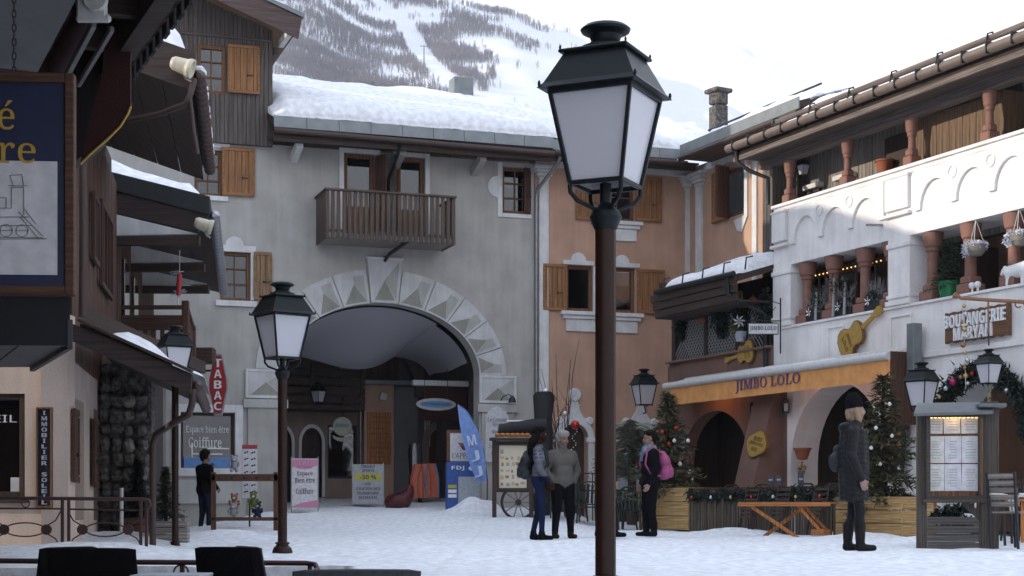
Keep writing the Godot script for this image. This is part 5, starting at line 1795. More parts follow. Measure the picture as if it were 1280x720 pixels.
# ---------- lamps ----------
func lantern_parts(t: Node3D,y: float,sc: float,turn: float,hang := false) -> void:
	# square tapered lantern; y is the height of the collar below it
	var L := Transform3D(Basis(Vector3.UP,turn)*Basis.from_scale(Vector3(sc,sc*.92,sc)),Vector3(0,y,0))
	var cs := [Vector2(-1,-1),Vector2(1,-1),Vector2(1,1),Vector2(-1,1)]
	var at := func(h,w,k): return Vector3(cs[k % 4].x*w,h,cs[k % 4].y*w)
	var mb := MB.new()
	mb.x = L
	for k in 4:
		mbar(mb,at.call(.15,.142,k),at.call(.66,.222,k),.020,.020,.003)
		mbar(mb,at.call(.15,.142,k),at.call(.15,.142,k + 1),.018,.026,.003)
		mbar(mb,at.call(.655,.222,k),at.call(.655,.222,k + 1),.022,.030,.003)
		mb.ball(at.call(.125,.142,k),Vector3(.012,.02,.012),6,4)
	var lf := put(t,"lantern_frame",mb,M.lamp_metal)
	for k in 4:
		mb = MB.new()
		mb.x = L
		var a: Vector3 = at.call(.165,.135,k)
		var b: Vector3 = at.call(.165,.135,k + 1)
		var c: Vector3 = at.call(.645,.212,k + 1)
		var d: Vector3 = at.call(.645,.212,k)
		var mid := (a + b + c + d)/4
		mb.extr([a,b,c,d],Vector3(-mid.x,0,-mid.z).normalized()*.006)
		put(lf,"milky_pane",mb,M.milky)
	mb = MB.new()
	mb.x = L
	for k in 4:   # eave plate,roof flanks,top plate
		var e0: Vector3 = at.call(.668,.272,k)
		var e1: Vector3 = at.call(.668,.272,k + 1)
		var f0: Vector3 = at.call(.70,.245,k)
		var f1: Vector3 = at.call(.70,.245,k + 1)
		var g0: Vector3 = at.call(.875,.165,k)
		var g1: Vector3 = at.call(.875,.165,k + 1)
		var o := (e0 + e1)*.5
		o.y = 0
		mb.quad(e0,e1,f1,f0,o + Vector3.UP*.3)
		mb.quad(f0,f1,g1,g0,o + Vector3.UP*.2)
		mb.quad(e0,e1,at.call(.655,.20,k + 1),at.call(.655,.20,k),Vector3.DOWN)
		mb.ball(at.call(.69,.262,k),Vector3(.009,.020,.009),6,4)
		mb.ball(at.call(.905,.180,k),Vector3(.007,.014,.007),6,4)
	mb.box(Vector3(0,.885,0),Vector3(.38,.020,.38),.006)
	var lr := put(t,"lantern_roof",mb,M.lamp_metal)
	mb = MB.new()
	mb.x = L
	mb.lathe([Vector2(.145,.895),Vector2(.135,.925),Vector2(.095,.94),Vector2(.075,.965),Vector2(.085,.995),Vector2(.125,1.015),Vector2(.132,1.03),Vector2(.11,1.05),Vector2(.04,1.065),Vector2(0,1.066)],20)
	put(lr,"finial",mb,M.lamp_metal)
	if hang: return
	for k in 4:
		mb = MB.new()
		mb.x = L
		var q: Vector3 = at.call(1.0,.142,k)
		var p := Vector3(q.x,0,q.z)
		mb.tube([p + Vector3(0,.14,0),p*.98 + Vector3(0,.10,0),p*.80 + Vector3(0,.055,0),p*.45 + Vector3(0,.025,0),p*.28 + Vector3(0,.01,0),p*.2],.0125,7)
		put(t,"arm",mb,M.lamp_metal)
	mb = MB.new()
	mb.x = L
	mb.lathe([Vector2(.058,-.10),Vector2(.075,-.055),Vector2(.085,-.03),Vector2(.075,0),Vector2(.055,.02),Vector2(.03,.05),Vector2(.03,.16),Vector2(0,.16)],16)
	put(t,"collar",mb,M.lamp_metal)
	mb = MB.new()
	mb.x = L
	mb.lathe([Vector2(0,.16),Vector2(.028,.17),Vector2(.035,.24),Vector2(.03,.32),Vector2(.0,.35)],10)
	put(t,"bulb",mb,M.white_plastic)
func lamp(label: String,base: Vector3,collar: float,sc: float,turn: float,r: float) -> void:
	var t := T("street_lamp",label,"street lamp","lantern street lamps",base)
	var mb := MB.new()
	# fluted post
	var n := 14
	var h := collar - .09*sc
	for k in n:
		var a0 := TAU*k/n
		var a1 := TAU*(k + .62)/n
		var a2 := TAU*(k + 1)/n
		for q in [[a0,a1,r,r],[a1,(a1 + a2)/2,r,r*.90],[(a1 + a2)/2,a2,r*.90,r]]:
			var c0 := Vector3(cos(q[0]),0,sin(q[0]))
			var c1 := Vector3(cos(q[1]),0,sin(q[1]))
			mb.squad(c0*q[2],c1*q[3],c1*q[3] + Vector3.UP*h,c0*q[2] + Vector3.UP*h,c0,c1,c1,c0)
	put(t,"post",mb,M.post_metal)
	mb = MB.new()
	mb.lathe([Vector2(r*2.2,-.3),Vector2(r*2.2,.02),Vector2(r*1.9,.06),Vector2(r*1.35,.085),Vector2(r*1.35,.10),Vector2(r*1.6,.105),Vector2(r*1.6,.115),Vector2(r*1.02,.125)],18)
	put(t,"base",mb,M.post_metal)
	lantern_parts(t,collar,sc,turn)
func build_lamps() -> void:
	lamp("large near street lamp with milky lantern in the middle of the view",Vector3(.487,.055,-8.33),2.015,1.0,deg_to_rad(-25),.054)
	lamp("street lamp with milky lantern in front of the painted arch",Vector3(gx(353,17.2),.02,-17.2),1.96,.98,deg_to_rad(37),.050)
	lamp("slim street lamp standing by the planters at left",Vector3(gx(219,20.0),-.04,-20.0),2.10,.74,deg_to_rad(30),.042)
	lamp("street lamp behind the wooden menu cabinet at right",Vector3(gx(1152,26),0,-26),2.02,.86,deg_to_rad(42),.05)
	# lantern on the copper bracket
	var d := 24.0
	var t := T("hanging_lantern","small lantern with garland tassel hanging from the copper bracket","lantern","",P(1236,478,d))
	lantern_parts(t,-.10,.62,.5,true)
	tb(t,"hook",M.black_metal,[Vector3(0,.55,0),Vector3(0,.95,0)],.012,6)
	var mb := MB.new()
	rng.seed = 4
	for k in 60:
		var p := Vector3(rng.randf_range(-.03,.03),-.02 - k*.005,rng.randf_range(-.03,.03))
		mb.tri(p,p + Vector3(rng.randf_range(-.06,.06),-.06,rng.randf_range(-.06,.06)),p + Vector3(.012,-.02,.01))
	put(t,"tassel",mb,M.tassel)
	var b := T("copper_bracket","copper-brown iron bracket arm reaching out over the bakery arch","bracket","",P(1197,371,d))
	tb(b,"arm",M.copper,[Vector3(-.0,.02,0),Vector3(.05,-.02,0),Vector3(.5,-.05,0),Vector3(1.6,-.12,.05)],.028,8)
	tb(b,"finial",M.copper,[Vector3(-.06,.03,0),Vector3(.0,.0,0)],[.05,.03],8)
	tb(b,"hanger",M.copper,[Vector3(.46,-.02,0),Vector3(.46,-.32,0),Vector3(.46,-.55,0)],.014,6)
	tb(b,"stay",M.black_metal,[Vector3(.98,-.08,0),Vector3(1.25,-.45,.03),Vector3(1.6,-.72,.05)],.016,6)
	var sc := []
	for k in 12: sc.append(Vector3(.92 + cos(k*.5)*.08*(1 - k*.05),-.12 + sin(k*.5)*.08*(1 - k*.05),0))
	tb(b,"scroll",M.copper,sc,.012,6)

# ---------- plants ----------
func fir(label: String,at: Vector3,h: float,r: float,sd: int,m := "needles",n := 150,leaf := .11,called := "fir_tree",cat := "tree",grp := "") -> Node3D:
	var t := T(called,label,cat,grp,at)
	conifer(t,h,r,n,leaf,sd,M[m],.04)
	return t
func leafy(mb: MB,ce: Vector3,r: Vector3,n: int,leaf: float,g: RandomNumberGenerator) -> void:
	for k in n:
		var d := Vector3(g.randfn(),g.randfn(),g.randfn()).normalized()*pow(g.randf(),.45)
		var p := ce + d*r
		var a := Vector3(g.randfn(),g.randfn() - .2,g.randfn()).normalized()*leaf*g.randf_range(.6,1.3)
		var b := a.cross(Vector3(g.randfn(),g.randfn(),g.randfn())).normalized()*leaf*.28
		mb.tri(p - b,p + b,p + a)
func garland(mb: MB,pts: Array,r: float,per: int,leaf: float,g: RandomNumberGenerator) -> void:
	for k in pts.size() - 1:
		for j in per:
			var p: Vector3 = pts[k].lerp(pts[k + 1],g.randf()) + Vector3(g.randfn(),g.randfn(),g.randfn())*r*.45
			var a := Vector3(g.randfn(),g.randfn(),g.randfn()).normalized()*leaf
			var b := a.cross(Vector3(g.randfn(),g.randfn(),g.randfn())).normalized()*leaf*.16
			mb.tri(p - b,p + b,p + a)
func crate(called: String,label: String,cat: String,fr: Transform3D,size: Vector3,key: String,rows := 3,grp := "") -> Node3D:
	# plank box: boards on four sides,corner posts,soil
	var t := TF(called,label,cat,fr,grp)
	var h := size.y/rows
	for k in rows:
		for s in [-1.0,1.0]:
			bx(t,"board",M[key + "_x"],Vector3(0,h*(k + .5),s*(size.z/2 - .015)),Vector3(size.x,h - .012,.03),.006)
			bx(t,"board",M[key + "_z"],Vector3(s*(size.x/2 - .015),h*(k + .5),0),Vector3(.03,h - .012,size.z - .062),.006)
	bx(t,"soil",M.soil,Vector3(0,size.y - .06,0),Vector3(size.x - .07,.05,size.z - .07),.01)
	return t
func ground_at(px: float,d: float) -> Vector3:
	var x := gx(px,d)
	return Vector3(x,gh(x,d),-d)

func a_board(called: String,label: String,fr: Transform3D,w: float,h: float,m: Material,lean := .18) -> Node3D:
	# folding pavement board: front panel,rear panel and rails; the front panel's centre line is returned by face()
	var t := TF(called,label,"sign",fr)
	for s in [1.0,-1.0]:
		var mb := MB.new()
		mb.x = Transform3D(Basis(Vector3.RIGHT,-lean*s),Vector3(0,h/2,s*h*lean*.5))
		mb.box(Vector3(0,.02,0),Vector3(w,h - .12,.02),.004)
		put(t,"panel" if s > 0 else "rear_panel",mb,m)
		for e in [-1.0,1.0]:
			mb = MB.new()
			mb.x = Transform3D(Basis(Vector3.RIGHT,-lean*s),Vector3(0,h/2,s*h*lean*.5))
			mb.box(Vector3(e*(w/2 + .012),0,0),Vector3(.025,h,.03),.004)
			put(t,"leg",mb,M.zinc)
	return t
func on_board(h: float,lean: float,x: float,y: float) -> Transform3D:
	return Transform3D(Basis(Vector3.RIGHT,-lean),Vector3(0,h/2,h*lean*.5))*Transform3D(Basis.IDENTITY,Vector3(x,y,.014))
func btxt(t: Node,tr: Transform3D,s: String,m: Material,w: float,h: float,face := "Droid Serif",bold := 400,italic := false) -> void:
	txt(t,s,m,tr.origin,w,h,tr.basis,face,bold,.004,italic)
func build_signs() -> void:
	var mb: MB
	# tobacconist's lozenge
	var t := T("tobacco_sign","red lozenge sign reading TABAC beside the archway","sign","",P(273,481,33.5))
	mb = MB.new()
	var hex := func(k): return PackedVector2Array([Vector2(-.075*k,-.645*k),Vector2(.075*k,-.645*k),Vector2(.185*k,-.1),Vector2(.185*k,.1),Vector2(.075*k,.645*k),Vector2(-.075*k,.645*k),Vector2(-.185*k,.1),Vector2(-.185*k,-.1)])
	mb.prism(hex.call(1.0),-.08,.06)
	put(t,"box",mb,M.sign_grey)
	mb = MB.new()
	mb.prism(hex.call(.93),.061,.068)
	put(t,"face",mb,M.sign_red)
	for k in 5: txt(t,"TABAC"[k],M.letter_white,Vector3(0,.45 - k*.225,.074),.16,.17,Basis.IDENTITY,"Droid Sans",700,.008)
	bar(t,"wall_arm",M.black_metal,Vector3(-.1,.3,-.04),Vector3(-1.3,.3,-.2),.04,.04)
	# spa board
	var lean := .12
	var d := 36.6
	var g := ground_at(381,d)
	t = a_board("pavement_board","white and pink standing board reading Espace Bien être Coiffure before the arch",Transform3D(Basis(Vector3.UP,.12),g),.58,1.28,M.board_white,lean)
	mb = MB.new()
	mb.x = on_board(1.28,lean,0,0)
	mb.prism(PackedVector2Array([Vector2(-.285,.58),Vector2(.285,.58),Vector2(.285,.44),Vector2(.1,.36),Vector2(-.1,.36),Vector2(-.285,.42)]),-.002,.002)
	mb.prism(PackedVector2Array([Vector2(-.285,-.53),Vector2(-.285,-.50),Vector2(-.05,-.42),Vector2(.285,-.36),Vector2(.285,-.53)]),-.002,.002)
	put(t,"pink_print",mb,M.print_pink)
	var q := func(y): return on_board(1.28,lean,0,y)
	btxt(t,q.call(.50),"SPA",M.letter_white,.26,.10)
	btxt(t,q.call(.415),"du Creux",M.print_plum,.34,.06,"Droid Serif",400,true)
	btxt(t,q.call(.24),"Espace",M.print_plum,.36,.12,"Droid Serif",700,true)
	btxt(t,q.call(.10),"Bien être",M.print_plum,.46,.12,"Droid Serif",700,true)
	btxt(t,q.call(-.15),"Coiffure",M.print_plum,.40,.13,"Droid Serif",700,true)
	# ski shop board
	d = 39.6
	g = ground_at(460,d)
	lean = .10
	t = a_board("pavement_board","grey standing board offering ski rental with a yellow stripe, under the arch",Transform3D(Basis(Vector3.UP,.1),g),.74,1.10,M.board_grey,lean)
	q = func(y): return on_board(1.10,lean,0,y)
	mb = MB.new()
	mb.x = q.call(.19)
	mb.box(Vector3.ZERO,Vector3(.66,.17,.004))
	put(t,"yellow_stripe",mb,M.print_yellow)
	var tr: Transform3D = q.call(.45)
	btxt(t,tr,"CREUSET",M.print_dark,.34,.07,"Droid Sans",700)
	btxt(t,q.call(.35),"SPORTS",M.print_dark,.30,.07,"Droid Sans",700)
	tr = q.call(.19)
	tr.origin += tr.basis.z*.004
	btxt(t,tr,"-30 %",M.print_dark,.40,.11,"Droid Sans",700)
	btxt(t,q.call(.02),"SUR",M.print_dark,.14,.06,"Droid Sans",700)
	btxt(t,q.call(-.10),"LOCATION SKIS",M.print_dark,.60,.065,"Droid Sans",700)
	btxt(t,q.call(-.21),"SNOWBOARD",M.print_dark,.52,.065,"Droid Sans",700)
	btxt(t,q.call(-.32),"SKI RENTAL",M.print_dark,.46,.065,"Droid Sans",700)
	# round hanging sign
	t = T("round_sign","round pale sign with a ribbon hanging before the shop in the passage","sign","",P(428,533,42.2))
	mb = MB.new()
	mb.x = Transform3D(Basis(Vector3.RIGHT,PI/2),Vector3.ZERO)
	mb.lathe([Vector2(0,-.03),Vector2(.25,-.03),Vector2(.25,.03),Vector2(.225,.035),Vector2(.22,.025),Vector2(0,.025)],24)
	put(t,"disc",mb,M.sign_pale)
	txt(t,"Refuge",M.print_teal,Vector3(0,.02,.035),.34,.12,Basis.IDENTITY,"Droid Serif",400,.006,true)
	mb = MB.new()
	mb.prism(PackedVector2Array([Vector2(-.26,-.22),Vector2(-.15,-.28),Vector2(0,-.30),Vector2(.15,-.28),Vector2(.26,-.22),Vector2(.23,-.32),Vector2(.13,-.38),Vector2(0,-.40),Vector2(-.13,-.38),Vector2(-.23,-.32)]),-.01,.02)
	put(t,"ribbon",mb,M.sign_pale)
	tb(t,"hanger",M.black_metal,[Vector3(0,.25,0),Vector3(0,.75,0),Vector3(0,.75,-1.3)],.012,5)
	# wooden menu board on the pier
	var gp := func(px,py,z): return G*hit(G,px,py,z)
	t = T("menu_board","orange wooden menu board on the pier in the passage","sign")
	t.transform = Transform3D(G.basis,gp.call(474,548,-5.14))
	var pw := .68
	bx(t,"board",M.orange_wood_y,Vector3.ZERO,Vector3(pw,1.42,.03),.005)
	var lines := ["Produits","régionaux","Fromages","Charcuterie","Vins","Crêpes","Confitures","Miel","Dégustation","maison"]
	for k in lines.size(): txt(t,lines[k],M.print_brown,Vector3(0,.58 - k*.128 - (.06 if k > 1 else .0),.018),clampf(lines[k].length()*.045,.2,.58),.07,Basis.IDENTITY,"Droid Serif",400,.004,true)
	t = T("wall_lamp","small white wall lamp above the wooden menu board","lamp")
	t.transform = Transform3D(G.basis,gp.call(478,496,-5.12))
	bx(t,"housing",M.white_plastic,Vector3(0,0,.09),Vector3(.2,.2,.16),.02,Basis(Vector3.FORWARD,.3))
	bx(t,"bracket",M.black_metal,Vector3(0,.06,.0),Vector3(.06,.05,.08),.01)
	# oval sign
	t = T("oval_sign","oval cream sign with a blue band hanging under the arch","sign")
	t.transform = Transform3D(G.basis,gp.call(545,505.5,-1.6))
	for s in [[.52,.155,.025,"sign_pale"],[.44,.085,.032,"sign_blue"]]:
		mb = MB.new()
		mb.prism(ellipse_arc(Vector2.ZERO,s[0],s[1],0,TAU*.97,28),-s[2],s[2])
		put(t,"plate" if s[0] > .5 else "blue_band",mb,M[s[3]])
	txt(t,"Le Creuset Sport",M.print_dark,Vector3(0,.0,.036),.74,.09,Basis.IDENTITY,"Droid Serif",700,.004,true)
	tb(t,"hanger",M.black_metal,[Vector3(.3,.12,0),Vector3(.3,.9,0)],.01,5)
	tb(t,"hanger",M.black_metal,[Vector3(-.3,.12,0),Vector3(-.3,.9,0)],.01,5)
	t = T("narrow_sign","narrow upright pale sign on the dark passage wall","sign")
	t.transform = Transform3D(G.basis,gp.call(534,541,-5.4))
	bx(t,"plate",M.sign_pale,Vector3.ZERO,Vector3(.17,.78,.03),.005)
	for k in 6: txt(t,"SPORTS"[k],M.print_dark,Vector3(0,.3 - k*.12,.018),.08,.09,Basis.IDENTITY,"Droid Serif",400,.004)
	# scalloped white sign and its lamp on the grey wall
	t = T("shop_sign","white scalloped ski shop sign on the grey wall right of the arch","sign")
	t.transform = Transform3D(G.basis,gp.call(621,543,.10))
	mb = MB.new()
	mb.prism(PackedVector2Array([Vector2(-.30,-.68),Vector2(.30,-.68),Vector2(.30,.46),Vector2(.25,.50),Vector2(.25,.56),Vector2(.16,.58),Vector2(.13,.64),Vector2(.06,.66),Vector2(0,.70),Vector2(-.06,.66),Vector2(-.13,.64),Vector2(-.16,.58),Vector2(-.25,.56),Vector2(-.25,.50),Vector2(-.30,.46)]),-.04,.03)
	put(t,"plate",mb,M.board_white)
	var rows := [["Le Creuset",.50,.36],["Sport",.26,.24],["Vente",.28,.06],["Ski",.16,-.10],["Location",.40,-.28],["Atelier",.34,-.46]]
	for r in rows: txt(t,r[0],M.print_slate,Vector3(0,r[2],.035),r[1],.10,Basis.IDENTITY,"Droid Serif",400,.004)
	t = T("wall_lamp","black gooseneck lamp above the white scalloped sign","lamp")
	t.transform = Transform3D(G.basis,gp.call(631,499,.05))
	tb(t,"neck",M.black_metal,[Vector3(-.12,-.06,0),Vector3(-.08,.06,.12),Vector3(.02,.10,.25),Vector3(.08,.06,.32)],.012,6)
	mb = MB.new()
	mb.x = Transform3D(Basis.IDENTITY,Vector3(.08,0,.32))
	mb.lathe([Vector2(.10,-.10),Vector2(.085,-.02),Vector2(.05,.04),Vector2(.02,.07),Vector2(0,.07)],12)
	put(t,"shade",mb,M.black_metal)
	# apartment sign above the kiosk box,kiosk box
	g = ground_at(578,37.6)
	t = T("kiosk_board","blue lottery kiosk board with pale panel under the white sign","sign","",g,.15)
	bx(t,"body",M.sign_blue_deep,Vector3(0,.56,0),Vector3(.78,1.12,.22),.01)
	bx(t,"panel",M.panel_pale,Vector3(.14,.42,.115),Vector3(.50,.72,.012),.003)
	txt(t,"FDJ",M.letter_white,Vector3(-.12,.98,.112),.30,.11,Basis.IDENTITY,"Droid Sans",700,.006,true)
	mb = MB.new()
	mb.prism(moved(ellipse_arc(Vector2.ZERO,.09,.06,0,TAU*.95,14),Vector2(.22,.98)),.112,.118)
	put(t,"emblem",mb,M.letter_white)
	for k in 3: bx(t,"logo_strip",[M.print_yellow,M.letter_white,M.letter_white][k],Vector3(-.25,.55 - k*.11,.115),Vector3(.20,.08,.008),.002)
	t = T("apartment_sign","white sign with dark emblem reading L'APPART behind the blue flag","sign","",g + Vector3(.04,1.14,.02),.15)
	bx(t,"backing",M.frame_wood_x,Vector3(-.05,.36,-.04),Vector3(.72,.75,.05),.03)
	bx(t,"plate",M.board_white,Vector3(0,.33,0),Vector3(.66,.66,.03),.005)
	txt(t,"L'APPART",M.print_plum,Vector3(0,.14,.018),.56,.12,Basis.IDENTITY,"Droid Sans",400,.004)
	mb = MB.new()
	for k in 5: mb.prism(PackedVector2Array([Vector2(-.14 + k*.058,.44),Vector2(-.10 + k*.058,.44),Vector2((k - 2)*.012 + .015,.27),Vector2((k - 2)*.012 - .01,.27)]),.016,.020)
	mb.prism(PackedVector2Array([Vector2(-.03,.5),Vector2(.0,.58),Vector2(.03,.5),Vector2(.0,.47)]),.016,.020)
	put(t,"emblem",mb,M.print_plum)
	# feather flag
	g = ground_at(606,37.0)
	t = T("feather_flag","leaning light blue feather flag with pale letters MJJ by the arch","flag","",g)
	var curve := [Vector3(.05,.0,0),Vector3(.06,.7,0),Vector3(-.02,1.35,0),Vector3(-.18,1.9,0),Vector3(-.40,2.3,0),Vector3(-.62,2.46,0)]
	tb(t,"pole",M.black_metal,curve,[.016,.015,.013,.011,.009,.007],6)
	var inner := [Vector3(.03,.72,.0),Vector3(-.20,.66,.02),Vector3(-.37,1.1,.05),Vector3(-.52,1.7,.03),Vector3(-.64,2.43,0)]
	mb = MB.new()
	var n := 16
	var rowsv := []
	for k in n + 1:
		var s := float(k)/n
		var a := curve_at([curve[1],curve[2],curve[3],curve[4],curve[5]],s)
		var b2 := curve_at([Vector3(-.16,.62,0),Vector3(-.36,1.1,0),Vector3(-.50,1.6,0),Vector3(-.58,2.0,0),Vector3(-.63,2.45,0)],s)
		var row := []
		for j in 7:
			var f := j/6.0
			row.append(a.lerp(b2,f) + Vector3(0,0,.03*sin(f*9.0 + s*4.0)*(1 - s)))
		rowsv.append(row)
	for k in n:
		for j in 6: mb.quad(rowsv[k][j],rowsv[k + 1][j],rowsv[k + 1][j + 1],rowsv[k][j + 1],Vector3.BACK)
	put(t,"cloth",smoothed(mb),M.flag_blue)
	for k in 3:
		var an := .26
		txt(t,"MJJ"[k],M.flag_letter,Vector3(-.30 + k*.075,1.62 - k*.36,.055),.20,.24,Basis(Vector3.BACK,an - .05),"Droid Sans",700,.006)
	bx(t,"foot",M.black_metal,Vector3(.05,.02,0),Vector3(.4,.04,.4),.01)
	# lottery: skis,bag,sledges
	g = ground_at(517,42.0)
	for k in 3:
		t = T("ski",["dark ski leaning in the passage, leftmost","pale patterned ski leaning in the passage, middle one","dark patterned ski leaning in the passage, beside the sledges"][k],"ski","skis leaning in the passage",g + Vector3(-.1 + k*.13,0,0),.1)
		mb = MB.new()
		mb.extr([Vector3(-.05,0,.1),Vector3(.05,0,.1),Vector3(.06,1.35,-.05),Vector3(.03,1.55,.0),Vector3(-.03,1.55,.0),Vector3(-.06,1.35,-.05)],Vector3(0,.002,-.02))
		put(t,"blade",mb,[M.black_plastic,M.paper_white,M.sign_slate][k])
		bx(t,"binding",M.black_plastic,Vector3(0,.55,.07),Vector3(.07,.28,.06),.01)
	g = ground_at(499,39.2)
	t = T("red_bag","crimson duffel bag slumped on the snow under the arch","bag","",g)
	mb = MB.new()
	var gg := RandomNumberGenerator.new()
	for k in 9:
		gg.seed = k
	lump(mb,[[Vector3(-.18,.14,0),.19],[Vector3(.1,.17,0),.20],[Vector3(.22,.36,-.05),.15],[Vector3(-.05,.2,.05),.17],[Vector3(.25,.50,-.1),.09]],.03,.10)
	put(t,"body",smoothed(mb),M.bag_red)
	tb(t,"strap",M.black_plastic,[Vector3(.2,.5,.05),Vector3(.05,.42,.17),Vector3(-.15,.32,.2),Vector3(-.25,.2,.18)],.02,6)
	for k in 3:
		g = ground_at(522 + k*9,41.4)
		t = T("sledge",["orange plastic sledge on end by the passage door, leftmost","orange plastic sledge on end by the passage door, middle one","orange and blue sledge on end nearest the passage door"][k],"sledge","sledges by the passage door",g + Vector3(0,.12,0),.15*k - .1)
		mb = MB.new()
		mb.extr([Vector3(-.15,0,.1),Vector3(.15,0,.1),Vector3(.17,.5,0),Vector3(.10,.88,-.10),Vector3(-.10,.88,-.10),Vector3(-.17,.5,0)],Vector3(0,.01,-.03))
		put(t,"shell",mb,M.sledge_orange)
		for s in [-1.0,1.0]: tb(t,"rim",M.sledge_orange if k < 2 else M.sign_blue,[Vector3(s*.15,0,.12),Vector3(s*.17,.5,.03),Vector3(s*.10,.88,-.07)],.022,6)
	# inner lantern under the balcony
	t = T("passage_lantern","small lantern hanging under the balcony in the passage","lantern")
	t.transform = Transform3D(G.basis,gp.call(398,490,-4.3))
	lantern_parts(t,-.35,.62,.6,true)
	tb(t,"hook",M.black_metal,[Vector3(0,.3,0),Vector3(0,.62,0)],.01,5)
func curve_at(p: Array,s: float) -> Vector3:
	var f := s*(p.size() - 1)
	var i := mini(int(f),p.size() - 2)
	return Vector3(p[i]).cubic_interpolate(p[i + 1],p[maxi(i - 1,0)],p[mini(i + 2,p.size() - 1)],f - i)

# ---------- smooth lumps: a field of balls meshed as surface nets ----------
func lump(mb: MB,balls: Array,cell: float,blend: float) -> void:
	var bones := []
	for b in balls: bones.append([b[0],b[0],b[1],b[1],Color.WHITE,1.0])
	field(mb,bones,cell,blend)
func field(mb: MB,bones: Array,cell: float,blend: float) -> void:
	# bones: [a,b,radius a,radius b,colour,z-squash]; joined by a smooth minimum
	var lo := Vector3.ONE*1e9
	var hi := -lo
	for q in bones:
		var r: float = maxf(q[2],q[3]) + blend + cell*2
		lo = lo.min(q[0] - Vector3.ONE*r).min(q[1] - Vector3.ONE*r)
		hi = hi.max(q[0] + Vector3.ONE*r).max(q[1] + Vector3.ONE*r)
	var n := Vector3i(((hi - lo)/cell).ceil()) + Vector3i.ONE
	var f := PackedFloat32Array()
	f.resize(n.x*n.y*n.z)
	f.fill(1.0)
	var own := PackedInt32Array()
	own.resize(f.size())
	var best := PackedFloat32Array()
	best.resize(f.size())
	best.fill(1e9)
	for bi in bones.size():
		var q: Array = bones[bi]
		var a: Vector3 = q[0]
		var b: Vector3 = q[1]
		var ra: float = q[2]
		var rb_: float = q[3]
		var sq: float = q[5]
		var m := maxf(ra,rb_) + blend + cell*1.5
		var mz := Vector3(m,m,m)
		var c0 := Vector3i(((a.min(b) - mz - lo)/cell).floor()).clamp(Vector3i.ZERO,n - Vector3i.ONE)
		var c1 := Vector3i(((a.max(b) + mz - lo)/cell).ceil()).clamp(Vector3i.ZERO,n - Vector3i.ONE)
		var ab := b - a
		var l2 := ab.length_squared()
		for k in range(c0.z,c1.z + 1):
			for j in range(c0.y,c1.y + 1):
				var row := (k*n.y + j)*n.x
				for i in range(c0.x,c1.x + 1):
					var p := lo + Vector3(i,j,k)*cell
					var ap := p - a
					var t := clampf(ap.dot(ab)/l2,0,1) if l2 > 1e-9 else 0.0
					var dv := ap - ab*t
					dv.z *= sq
					var d := dv.length() - lerpf(ra,rb_,t)
					var o := f[row + i]
					var h := maxf(blend - absf(d - o),0.0)/blend
					f[row + i] = minf(d,o) - h*h*blend*.25
					if d < best[row + i]:
						best[row + i] = d
						own[row + i] = bi
	# surface nets
	var vid := {}
	var vp := []
	var vc := []
	var sx := 1
	var sy := n.x
	var sz := n.x*n.y
	var offs := [0,sx,sy,sx + sy,sz,sx + sz,sy + sz,sx + sy + sz]
	var edges := [[0,1],[2,3],[4,5],[6,7],[0,2],[1,3],[4,6],[5,7],[0,4],[1,5],[2,6],[3,7]]
	for k in n.z - 1:
		for j in n.y - 1:
			for i in n.x - 1:
				var base := (k*n.y + j)*n.x + i
				var mask := 0
				for e in 8:
					if f[base + offs[e]] < 0.0: mask |= 1 << e
				if mask == 0 or mask == 255: continue
				var s := Vector3.ZERO
				var cnt := 0
				for e in edges:
					var va := f[base + offs[e[0]]]
					var vb := f[base + offs[e[1]]]
					if (va < 0) == (vb < 0): continue
					var t := va/(va - vb)
					var pa := Vector3(e[0] & 1,(e[0] >> 1) & 1,e[0] >> 2)
					var pb := Vector3(e[1] & 1,(e[1] >> 1) & 1,e[1] >> 2)
					s += pa.lerp(pb,t)
					cnt += 1
				vid[base] = vp.size()
				vp.append(lo + (Vector3(i,j,k) + s/cnt)*cell)
				vc.append(bones[own[base]][4])
	var grad := func(p: Vector3) -> Vector3:
		var g := (p - lo)/cell
		var c := Vector3i(g.round()).clamp(Vector3i.ONE,n - Vector3i(2,2,2))
		var b0 := (c.z*n.y + c.y)*n.x + c.x
		return Vector3(f[b0 + sx] - f[b0 - sx],f[b0 + sy] - f[b0 - sy],f[b0 + sz] - f[b0 - sz]).normalized()
	var vn := []
	for p in vp: vn.append(grad.call(p))
	var keep := mb.col
	for base: int in vid:
		for ax in 3:
			var st: int = [sx,sy,sz][ax]
			var u: int = [sy,sz,sx][ax]
			var w: int = [sz,sx,sy][ax]
			if (f[base] < 0) == (f[base + st] < 0): continue
			if not (vid.has(base - u) and vid.has(base - w) and vid.has(base - u - w)): continue
			var q := [vid[base],vid[base - u],vid[base - u - w],vid[base - w]]
			mb.col = vc[q[0]]
			mb.squad(vp[q[0]],vp[q[1]],vp[q[2]],vp[q[3]],vn[q[0]],vn[q[1]],vn[q[2]],vn[q[3]])
	mb.col = keep

